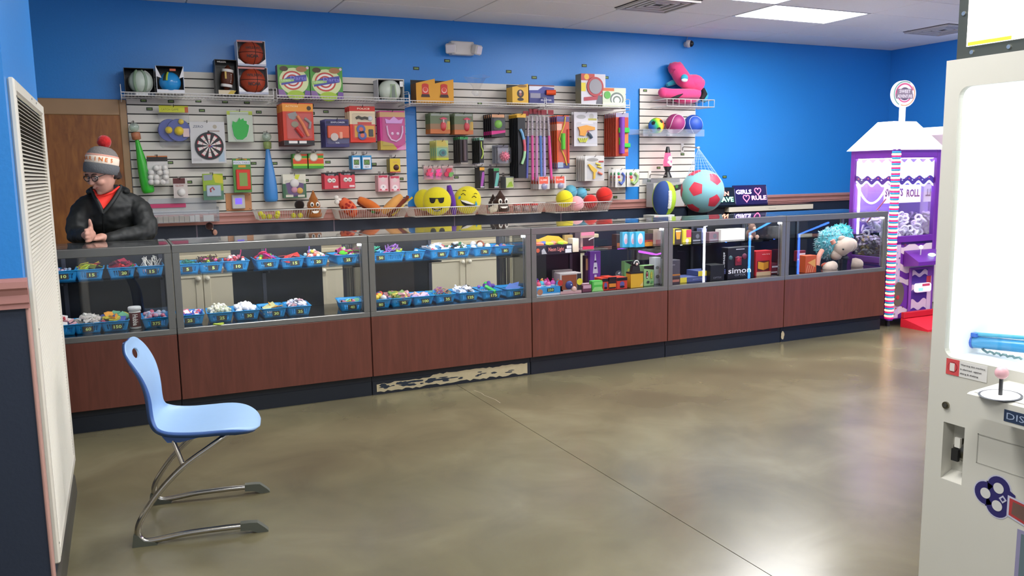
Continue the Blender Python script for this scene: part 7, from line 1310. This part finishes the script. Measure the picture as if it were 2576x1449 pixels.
    MB().box(p+.005, W-.04, .04, D-.04, zt-.08, zt-.074, mat('#d8b4ff', .5, emit=5., name='cabinet_ceiling_light')).build('ceiling_light', t)
    r = random.Random(4); MB().tube([(.03, .12, zw+.35), (.03, .22, zw+.24), (.03, .33, zw+.12)], .006, mat('#d8788c', .5), n=6).build('chute_wire', t)
    # striped light column on the near corner
    MB().cyl((.0, .0, zb), (.0, .0, zt+.005), .034, mat('#5a2a8a', .4), n=18).build('light_column', t); n = 29
    bead = MB().lathe([(.034, -.010), (.042, -.005), (.042, .004), (.036, .009)], mat('#ffd98a', .4, emit=1.3), n=18).mesh('light_bead'); band = MB().lathe([(.036, -.007), (.0395, -.006), (.0395, .006), (.036, .007)], mat('#0f86b8', .4, emit=.4), n=18).mesh('light_band'); rim = MB().lathe([(.036, -.009), (.0395, -.008), (.0395, .008), (.036, .009)], mat('#d0206a', .4, emit=.5), n=18).mesh('light_rim')
    for k in range(n): z = zb+.03+(zt-zb-.03)*k/n; put('light_bead', bead, t, (0, 0, z+.012)); put('light_band', band, t, (0, 0, z+.032)); put('light_rim', rim, t, (0, 0, z-.006))
    # decorated front of the lower cabinet
    m = MB(); CRr = mat('#cfb4cf', .45); y = .0095
    def wave(z0, z1, x0, x1, ph, c, k): 
        N = 17; m.flat([(x0+(x1-x0)*i/(N-1), z0+.018*math.sin(i*.8+ph)) for i in range(N)]+[(x1-(x1-x0)*i/(N-1), z1+.02*math.sin((N-1-i)*.75+ph+1)) for i in range(N)], y-.0005*k, c)
    m.flat([(.06, zb+.01), (.13, zb+.01), (.13, zw-.08), (.06, zw-.08)], y-.0002, CRr)
    for k, (z0, z1) in enumerate(((zb+.04, zb+.10), (.40, .46), (.52, .60), (.70, .77))): wave(z0, z1, .13, W-.02, k, mat('#d9c2c8', .45), k+1)
    m.flat([(.13, .78), (W-.02, .78), (W-.02, .82), (.13, .82)], y-.004, mat('#2a1450', .4))
    for k in range(24): m.flat(circ(r.choice((.08, .095, .11)) if k < 12 else r.uniform(.14, W-.04), zb+.05+(.64*k/12 if k < 12 else r.uniform(.02, .7)), r.uniform(.007, .013)), y-.005-.0002*k, mat(r.choice(('#b8343c', '#5a3a72', '#8ab0cc', '#9a9a8a', '#6a2a4c')), .4))
    m.build('cabinet_print', t)
    MB().prism(circ(.115, .31, .070, .115, 26), -.004, .0095, mat('#8a7a70', .25, .5)).build('speaker_grille', t); MB().prism(circ(.10, .28, .02, .02, 12), -.008, -.003, mat('#b8343c', .4)).build('speaker_badge', t)
    cp = MB().prism([(.005, 0), (-.16, .02), (-.16, .055), (.005, .15)], .17, W-.01, PU, M=Matrix(((0, 1, 0, 0), (1, 0, 0, 0), (0, 0, 1, .57), (0, 0, 0, 1)))).build('control_panel', t)
    MB().cyl((.30, -.07, .68), (.29, -.08, .745), .005, '#d8d2d8', n=8).sph((.29, -.08, .755), .020, mat('#f2eef2', .25, emit=.4), n=14).build('joystick', cp); MB().sph((.43, -.09, .675), .035, mat('#c9ffd8', .3, emit=1.2), n=16, sc=(1, 1, .5)).build('lit_button', cp)
    dr = MB().cbox(.25, W-.03, -.006, .008, zb+.05, .55, .004, mat('#8a4aa8', .35)).build('coin_door', t); MB().box(.28, W-.11, -.008, -.006, zb+.07, .53, mat('#4a2a86', .4)).box(W-.105, W-.05, -.008, -.006, zb+.06, .46, mat('#c9b0c4', .45)).box(W-.12, W-.06, -.0085, -.006, .36, .46, mat('#c9404c', .4)).build('door_print', dr)
    m2 = MB(); N = 15
    for z0, z1 in ((zb+.08, zb+.16), (.33, .37), (.47, .51)): m2.flat([(.28+.21*i/(N-1), z0+.014*math.sin(i*.7)) for i in range(N)]+[(.49-.21*i/(N-1), z1+.02*math.sin((N-1-i)*.6+1)) for i in range(N)], -.009, mat('#cdb4c6', .45))
    m2.build('door_waves', dr)
    MB().cbox(.30, .50, -.06, -.006, .315, .40, .014, mat('#dfd6e4', .35, emit=.5)).build('card_reader', dr); MB().box(.36, .46, -.063, -.0605, .375, .398, mat('#d84a6a', .4)).box(.31, .37, -.063, -.0605, .33, .36, mat('#5ad8b8', .4, emit=2.)).build('reader_light', dr)
    ft = MB()
    for x, y_ in ((.05, .05), (W-.05, .05), (.05, D-.05), (W-.05, D-.05)): MB().cyl((x, y_, 0), (x, y_, zb), .02, '#1a1a1e', n=10).build('foot', t)
    # purple side of the lower cabinet seen through the last showcase
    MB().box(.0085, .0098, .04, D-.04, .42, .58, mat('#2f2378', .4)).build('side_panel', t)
    # prizes: white ring sweets, countable
    rg = MB().tube([(.028*math.cos(a), .028*math.sin(a), 0) for a in [2*math.pi*k/14 for k in range(14)]], .011, mat('#e9e6ee', .4), n=8, closed=True).mesh('ring_sweet'); 
    for k in range(110):
        x, y_ = r.uniform(.07, W-.07), r.uniform(.07, D-.07)
        o = put('ring_sweet', rg, None, (X0+x, Y0+y_, zw-.03+r.uniform(0, .22)*(1-.2*abs(x-.3)/.3)), (r.uniform(-1.5, 1.5), r.uniform(-1.5, 1.5), 0)); tag(o, 'white ring-shaped sweet heaped inside the purple crane machine', 'ring sweet', 'ring sweets in the crane machine')
    sw = [MB().cbox(-.018, .018, -.014, .014, -.01, .01, .004, mat(c, .35)).mesh('wrapped_sweet') for c in ('#e9e4ea', '#dcd6dc', '#a89aa4', '#c9b07a', '#d0c4d8')]
    for k in range(240):
        o = put('wrapped_sweet', sw[k % 5], None, (X0+.035+r.random()**1.5*.25, Y0+.06+r.uniform(0, D-.13), zs+.010+r.uniform(0, .17)), (r.uniform(-1, 1), r.uniform(-1, 1), r.uniform(0, 3))); tag(o, 'small wrapped sweet on the floor of the purple crane machine', 'wrapped sweet', 'wrapped sweets in the crane machine')
make_candy()
# red mat in front
p0m = aZ(2250, 818, .0); t = thing('red_step_mat', 'bright red sloping step mat in front of the purple crane', 'mat', (4.80, -2.36, 0))
MB().prism([(-.0, .0), (-.0, .085), (-.06, .075), (-.30, .018), (-.30, 0)], -.02, .50, mat('#e01730', .8, var=.15, scale=120, bump=.4), M=Matrix(((0, 1, 0, 0), (1, 0, 0, 0), (0, 0, 1, 0), (0, 0, 0, 1)))).build('mat_ramp', t); MB().cbox(-.02, .50, -.035, -.0, .0851, .14, .004, mat('#c01228', .6)).build('mat_riser', t)
# machine behind it, only its lit white top showing
zk = aY(2350, 312, -1.9).z-2.01; t = thing('arcade_cabinet', 'white topped arcade cabinet peeking out behind the purple crane', 'arcade machine', (aY(2322, 340, -1.30).x, -1.9, 0)); t.scale = (.85, .75, 1+zk/2.01); MB().cbox(0, .8, 0, .8, 0, 1.93, .01, mat('#c9b4bc', .4)).build('cabinet', t); MB().cbox(-.01, .81, -.01, .81, 1.931, 2.01, .006, mat('#f2ecf2', .4, emit=1.2)).build('lit_top', t); MB().prism([(.0, 1.5), (.2, 1.9), (.0, 1.9)], -.002, .0, mat('#d88aa0', .4)).prism([(.22, 1.45), (.5, 1.9), (.3, 1.9)], -.002, .0, mat('#e6c8d0', .4)).build('side_print', t)
# ================================================================ WHITE PRIZE MACHINE IN THE FOREGROUND (faces -x)
def make_white():
    XF = .35; YE = -6.12; WD = .88; DP = .85
    t = thing('white_prize_machine', 'white prize machine in the right foreground with bright interior and joystick', 'arcade machine', (XF, YE, 0))
    WHT = mat('#c8c5b9', .4, var=.02, scale=6, name='ivory_cabinet'); INT = mat('#f4f6f8', .5, name='white_interior'); 
    # local: u = distance from the far edge towards the viewer (-y), depth +x
    def P(px, py, dx=0.): q = aX(px, py, XF+dx); return -(q.y-YE), q.z
    wu0, wz1 = P(2402, 300)[0], P(2440, 216)[1]; wz0 = P(2400, 898)[1]-.003; wu0 = .045; wu1 = WD-.045; zt = 1.813
    def Bx(mb, x0, x1, u0, u1, z0, z1, mt, b=None): return mb.cbox(x0, x1, -u1, -u0, z0, z1, b, mt) if b else mb.box(x0, x1, -u1, -u0, z0, z1, mt)
    # front skin with rounded window and coin recess, built as strips
    sk = MB(); th = .02; rc = .03
    c0u, c1u, c0z, c1z = P(2370, 1130)[0], P(2424, 1130)[0], P(2395, 1212)[1], P(2400, 1068)[1]
    for a in ((0, WD, wz1, zt), (0, wu0, wz0, wz1), (wu1, WD, wz0, wz1), (0, WD, c1z, wz0), (0, c0u, c0z, c1z), (c1u, WD, c0z, c1z), (0, WD, .03, c0z)): Bx(sk, 0, th, a[0], a[1], a[2], a[3], WHT)
    for cu, cz, a0 in ((wu0, wz0, 180), (wu1, wz0, 270), (wu1, wz1, 0), (wu0, wz1, 90)):
        pc = (cu+(rc if cu == wu0 else -rc), cz+(rc if cz == wz0 else -rc)); arc = [(pc[0]+rc*math.cos(math.radians(a0+q*15)), pc[1]+rc*math.sin(math.radians(a0+q*15))) for q in range(7)]; poly = [(cu, cz)]+arc
        sk.prism([(-u, z) for u, z in poly], 0, th, WHT, M=Matrix(((0, 1, 0, 0), (1, 0, 0, 0), (0, 0, 1, 0), (0, 0, 0, 1))))
    sk.build('front_skin', t)
    sd = MB(); Bx(sd, th, DP, 0, .02, .03, zt, WHT); Bx(sd, th, DP, WD-.02, WD, .03, zt, WHT); Bx(sd, DP-.02, DP, .02, WD-.02, .03, zt, WHT); Bx(sd, th, DP-.02, .02, WD-.02, zt-.02, zt, WHT); Bx(sd, th, DP-.02, .02, WD-.02, .03, .05, WHT); sd.build('cabinet_shell', t)
    it = MB(); Bx(it, th, DP-.02, .021, WD-.021, wz0-.03, wz0-.012, INT); Bx(it, th, DP-.02, .0205, .0215, wz0-.012, zt-.021, INT); Bx(it, DP-.022, DP-.021, .0215, WD-.022, wz0-.012, zt-.021, INT); it.build('interior_lining', t)
    g = MB(); Bx(g, .006, .011, wu0-.005, wu1+.005, wz0-.005, wz1+.005, GLASS); g.build('window_glass', t)
    l = MB(); Bx(l, .06, DP-.06, .05, WD-.05, zt-.028, zt-.022, mat('#fbfdff', .4, emit=2.2, name='machine_light_panel')); l.build('interior_light', t)
    l = MB(); Bx(l, .022, .030, .024, .034, wz0+.02, wz1-.03, mat('#fbfdff', .4, emit=2.2, name='machine_light_panel')); l.build('corner_light', t)
    # prizes and posts
    for u, x, h0, h1, r in ((.24, .30, 0, .62, .010), (.29, .42, 0, .40, .006), (.36, .24, 0, .5, .012)): MB().cyl((x, -u, wz0-.011), (x, -u, wz0+h1), r, mat('#aeb8bc', .3, .5), n=10).build('post', t)
    rk = MB(); Bx(rk, .42, .425, .30, .335, wz0-.011, wz0+.50, mat('#7d9096', .4, .4)); ro = rk.build('perforated_upright', t); hl = MB().box(.4185, .4199, -.004, .004, -.004, .004, mat('#2c3638', .6)).mesh('slot')
    for k in range(16): put('slot', hl, ro, (0, -.3175, wz0+.02+.03*k))
    u0, z0 = P(2437, 868, .16); 
    tb = thing('blue_toy_telescope', 'blue tube toy lying on the floor of the white prize machine', 'toy', (XF+.16, YE-u0, wz0-.012+.034)); BT = mat('#2a7fc0', .3)
    MB().cyl((0, 0, 0), (.10, -.34, .012), .019, mat('#3f9ad0', .25), n=18).build('barrel', tb); MB().cyl((-.004, .012, 0), (.004, -.012, .001), .022, mat('#2a5fc4', .3), n=18).build('end_cap', tb); MB().box(-.012, .012, -.03, .008, .018, .030, mat('#2f6ac8', .35)).tube([(0, -.02, .026), (.08, -.28, .040)], .006, mat('#4fb0d0', .3), n=8).build('sight', tb)
    MB().tube([(.02, -.03, -.018)]+[(.0+.003*math.sin(k*2.), -.05-.007*k, -.022+.003*math.cos(k*2.)) for k in range(18)], .0035, mat('#6a8a8c', .3, .5), n=6).build('coil_cord', tb)
    # marquee
    mq = MB(); Bx(mq, .025, .06, .012, WD-.012, zt+.002, 2.30, mat('#5c5f58', .35, .6)); mo = mq.build('marquee_frame', t)
    f = MB(); Bx(f, .020, .026, .045, WD-.045, zt+.035, 2.27, mat('#fffef4', .4, emit=1.3, name='marquee_panel')); fo = f.build('marquee_panel', mo)
    MX = Matrix(((0, 1, 0, .0195), (-1, 0, 0, 0), (0, 0, 1, 0), (0, 0, 0, 1)))
    pr = MB(); pr.flat([(.055, zt+.04), (.12, zt+.04), (.13, zt+.10), (.10, zt+.125), (.075, zt+.11), (.058, zt+.08)], -.0005, mat('#f6dcae', .5, emit=1.2), MX).flat([(.10, zt+.04), (.12, zt+.04), (.115, zt+.30), (.10, zt+.30)], -.001, mat('#efe6a0', .5, emit=1.4), MX).flat([(.05, zt+.036), (.18, zt+.036), (.18, zt+.046), (.05, zt+.046)], -.0012, mat('#c9cc2a', .5, emit=.8), MX).flat([(.10, zt+.155), (.16, zt+.165), (.16, zt+.168), (.10, zt+.158)], -.0014, '#b8a878', MX); pr.build('marquee_print', mo)
    sc = MB().cyl((.018, 0, 0), (.014, 0, 0), .006, mat('#d8d6cc', .25, .9), n=10).mesh('screw')
    for u, z in ((.028, zt+.13), (.06, zt+.018), (.17, zt+.018), (.028, zt+.36)): put('screw', sc, mo, (0.008, -u, z))
    # sticker
    def plate(px0, py0, px1, py1): a, b = P(px0, py0), P(px1, py1); return a[0], b[0], b[1], a[1]
    ua, za_ = P(2382, 903); ub, zb_ = P(2482, 958); za_ = P(2382, 905)[1]; 
    s = MB(); su0, su1 = P(2381, 925)[0], P(2484, 940)[0]; sz1, sz0 = P(2430, 910)[1], P(2430, 951)[1]
    Bx(s, -.0015, 0, su0, su1, sz0, sz1, mat('#d9d6d0', .4)); st_ = s.build('warning_sticker', t); m = MB(); MF = Matrix(((0, 1, 0, 0), (-1, 0, 0, 0), (0, 0, 1, 0), (0, 0, 0, 1))); sw_, sh_ = su1-su0, sz1-sz0
    m.flat([(su0, sz0), (su0+sw_*.33, sz0), (su0+sw_*.33, sz1), (su0, sz1)], -.002, mat('#c94a4c', .45), MF).flat(circ(su0+sw_*.165, sz0+sh_*.5, sw_*.12), -.0024, mat('#8c2a30', .45), MF).flat(circ(su0+sw_*.165, sz0+sh_*.5, sw_*.105), -.0028, mat('#c94a4c', .45), MF).flat([(su0+sw_*.10, sz0+sh_*.25), (su0+sw_*.22, sz0+sh_*.25), (su0+sw_*.22, sz0+sh_*.75), (su0+sw_*.10, sz0+sh_*.75)], -.0032, mat('#d8d0c8', .45), MF)
    for k, tx in enumerate(('Warning this machine', 'is alarmed  against', 'tilting & shaking')): m.text(tx, sh_*.13, su0+sw_*(.66 if k == 0 else .62 if k == 1 else .58), sz1-sh_*(.24+.27*k), -.003, mat('#2a2a2c', .5), MF, fit=sw_*(.6 if k == 0 else .52 if k == 1 else .45), bold=.02)
    m.build('sticker_print', st_)
    # lock, coin return, access panel
    lu, lz = P(2381, 1019); MB().cyl((-.006, -lu, lz), (.0, -lu, lz), .011, mat('#8c8878', .25, 1.), n=18).cyl((-.008, -lu, lz), (-.006, -lu, lz), .006, mat('#3a3833', .4), n=12).build('lock', t)
    rcs = MB(); dpt = .05
    Bx(rcs, dpt, dpt+.005, c0u-.005, c1u+.005, c0z-.005, c1z+.005, WHT); Bx(rcs, .001, dpt, c0u-.005, c0u-.0005, c0z, c1z, WHT); Bx(rcs, .001, dpt, c1u+.0005, c1u+.005, c0z, c1z, WHT); Bx(rcs, .001, dpt, c0u, c1u, c1z+.0005, c1z+.005, WHT)
    rcs.add([(.001, -c0u, c0z-.001), (.001, -c1u, c0z-.001), (dpt, -c1u, c0z+.02), (dpt, -c0u, c0z+.02)], [(0, 1, 2, 3)], WHT); rcs.build('lock_recess', t)
    ku, kz = (c0u+c1u)/2+.008, P(2400, 1138)[1]; lk = MB().sph((dpt-.004, -ku, kz), .036, mat('#66645d', .32, 1.), n=20, sc=(.8, 1, 1)).build('cam_lock', t); MB().box(dpt-.040, dpt-.030, -ku-.002, -ku+.020, kz-.03, kz+.006, mat('#1f1f20', .4)).build('lock_core', lk); MB().box(dpt-.036, dpt-.028, -ku-.004, -ku+.014, kz+.012, kz+.042, mat('#d6d3c8', .4)).build('hasp', lk)
    # control shelf with joystick
    ju0 = P(2437, 1010, -.16)[0]; zA = P(2437, 985, -.16)[1]; zB = P(2437, 1040, -.16)[1]
    sh = MB(); sh.prism([(-.17, zB), (-.17, zA-.004), (-.16, zA), (0, zA+.012), (0, zB)], -WD+.10, -ju0, WHT, M=Matrix(((1, 0, 0, 0), (0, 1, 0, 0), (0, 0, 1, 0), (0, 0, 0, 1)))); so = sh.build('control_shelf', t)
    pt = MB(); pt.add([(-.155, -ju0-.01, zA+.0018), (-.155, -WD+.11, zA+.0018), (-.01, -WD+.11, zA+.0126), (-.01, -ju0-.01, zA+.0126)], [(0, 1, 2, 3)], mat('#eceae6', .3)); 
    jc = aZ(2516, 990, zA+.01)-Vector((XF, YE, 0)); jx, jy = max(jc.x, -.14), jc.y
    def ringp(r, c, e): pt.add([(jx+r*math.cos(2*math.pi*k/24), jy+r*math.sin(2*math.pi*k/24), zA+.004+e+.075*(jx+.16+r*math.cos(2*math.pi*k/24))) for k in range(24)], [tuple(range(24))], mat(c, .35))
    ringp(.052, '#4a4a52', .0002); ringp(.046, '#dcdad6', .0006); ringp(.036, '#f2f0ec', .0010); pt.build('control_overlay', so)
    MB().cyl((jx, jy, zA+.006), (jx, jy, zA+.060), .005, mat('#5a5a5c', .3, .8), n=10).build('joystick_shaft', so); MB().sph((jx, jy, zA+.066), .017, mat('#e2aeb4', .25), n=20).build('joystick_ball', so)
    du, dz = P(2527, 1030, -.17)[0], zB+(zA-zB)*.42; MFs = Matrix(((0, 1, 0, -.17), (-1, 0, 0, 0), (0, 0, 1, 0), (0, 0, 0, 1)))
    hN = (zA-zB)*.52; MB().flat([(du, dz-hN/2), (du+.26, dz-hN/2), (du+.26, dz+hN/2), (du, dz+hN/2)], -.001, mat('#24344e', .45), MFs).text('DISTRIBUTED', hN*.55, du+.11, dz, -.0016, mat('#9aa8be', .45), MFs, fit=.205).build('name_plate', so)
    au0, az1 = P(2460, 1090); az0 = P(2460, 1165)[1]; gm = mat('#a29f94', .5); ap = MB()
    for a in ((au0, au0+.003, az0, az1), (au0, au0+.2, az1-.003, az1), (au0, au0+.2, az0, az0+.002)): Bx(ap, -.0006, .0, *a, gm)
    ap.build('access_seam', t)
    # printed key emblem
    em = MB(); NV = mat('#2a2560', .4); LG = mat('#b9b8c8', .45)
    def C(px, py): return P(px, py)
    k0 = C(2480, 1240); k1 = C(2513, 1228); k2 = C(2509, 1272); R1 = .034
    for q in (k0, k1, k2): em.flat(circ(q[0], q[1], R1+.004), -.0008, LG, MF); 
    for q in (k0, k1, k2): em.flat(circ(q[0], q[1], R1), -.0012, NV, MF)
    e0 = C(2535, 1262); em.flat([(k1[0]+.0, k1[1]+.02), (k1[0]+.05, k1[1]-.005), (k2[0]+.05, k2[1]+.0), (k2[0], k2[1]-.02), (k0[0], k0[1])], -.0014, NV, MF)
    em.flat([(e0[0]+.0, e0[1]+.02), (e0[0]+.12, e0[1]+.006), (e0[0]+.12, e0[1]-.07), (e0[0]+.0, e0[1]-.04)], -.0016, LG, MF).flat([(e0[0]+.006, e0[1]+.014), (e0[0]+.12, e0[1]+.0), (e0[0]+.12, e0[1]-.064), (e0[0]+.006, e0[1]-.036)], -.0018, mat('#a83a3c', .4), MF).flat([(e0[0]+.016, e0[1]+.006), (e0[0]+.12, e0[1]-.006), (e0[0]+.12, e0[1]-.056), (e0[0]+.014, e0[1]-.030)], -.0020, mat('#6a5048', .4), MF)
    for q in (k0, k1, k2): em.flat(circ(q[0], q[1], R1*.50), -.0016, NV, MF).flat(circ(q[0], q[1], R1*.46), -.0022, mat('#c9c7c2', .45), MF)
    d0 = C(2524, 1256); em.flat([(d0[0]-.012, d0[1]), (d0[0], d0[1]+.012), (d0[0]+.012, d0[1]), (d0[0], d0[1]-.012)], -.0026, LG, MF).flat([(d0[0]-.006, d0[1]), (d0[0], d0[1]+.006), (d0[0]+.006, d0[1]), (d0[0], d0[1]-.006)], -.003, NV, MF); em.build('key_emblem', t)
    pu, pz = P(2560, 1330); dk = MB(); Bx(dk, -.0012, .0, pu, pu+.4, .12, pz, mat('#8b86a4', .45)); Bx(dk, -.0018, -.0011, pu+.012, pu+.4, .13, pz-.01, mat('#5f7076', .35)); dk.build('prize_door', t)
    for u in (.06, WD-.06):
        for x in (.06, DP-.06): MB().cyl((x, -u, 0), (x, -u, .03), .025, '#2a2a2c', n=12).build('foot', t)
make_white()
# ================================================================ LED-EDGED CABINETS right of the picture (seen only as reflections)
def led_cabinet(x, y, col, strength, label, edge, body='#1a1824'):
    t = thing('led_arcade_cabinet', label, 'arcade machine', (x, y, 0), 0, 'led-edged cabinets right of the picture'); Bm = mat(body, .4)
    sx = Matrix(((1, 0, 0, 0), (0, 1, 0, 0), (0, 0, 1, 0), (0, 0, 0, 1))); out = [(0, 0)]+edge+[(.62, edge[-1][1]), (.62, 0)]
    MB().prism(out, -.55, 0, Bm).build('cabinet', t); MB().tube([(a, .012, b) for a, b in edge], .012, mat(col, .4, emit=strength), n=8).build('led_edge', t)
    MB().cbox(.18, .50, .001, .02, .45, .75, .006, mat('#2a2838', .3)).build('side_vent', t)
led_cabinet(3.96, -4.3, '#eef2ff', 14., 'black cabinet edged with white light tubes, reflected in the showcase glass', [(0, .06), (0, .885), (.09, .915)])
led_cabinet(4.62, -4.32, '#3a8cff', 16., 'black cabinet edged with blue light tubes, nearer the white-edged one', [(0, .06), (0, .785), (.38, .93)])
led_cabinet(5.38, -4.34, '#3a6cff', 14., 'black cabinet edged with blue light tubes, farthest right', [(0, .06), (0, .735), (.46, .855)])
led_cabinet(3.10, -4.3, '#c04aff', 12., 'cabinet edged with magenta light tubes behind the white prize machine', [(0, .66), (.22, .615), (.28, .625)], '#3a1a48')
led_cabinet(2.62, -4.95, '#ff4ad0', 40., 'cabinet edged with pink light tubes behind the white prize machine', [(0, .95), (0, 1.5), (.2, 1.7)], '#5a2048')
# ---- every price tag named by the thing it belongs to
allt = [o for o in COL.objects if o.parent is None and o.get('label') and o.get('category') not in ('price tag', 'slatwall', 'hook', 'showcase', 'person', 'ceiling light') and -.5 < o.location.y < 0 and o.location.z > 1.1]
seen = {}
for o in PTAGS:
    n = min(allt, key=lambda q: (q.location-o.location).length); d = o.location-n.location
    side = ('right of' if d.x > 0 else 'left of') if abs(d.x) > abs(d.z-.1) else ('above' if d.z > .1 else 'below'); w_ = n['label'].split()
    l = ('dark price tag ' if 'dark' in o['label'] else 'green-black price tag ')+side+' the '+' '.join(w_[:9]).rstrip(',')
    o['label'] = l
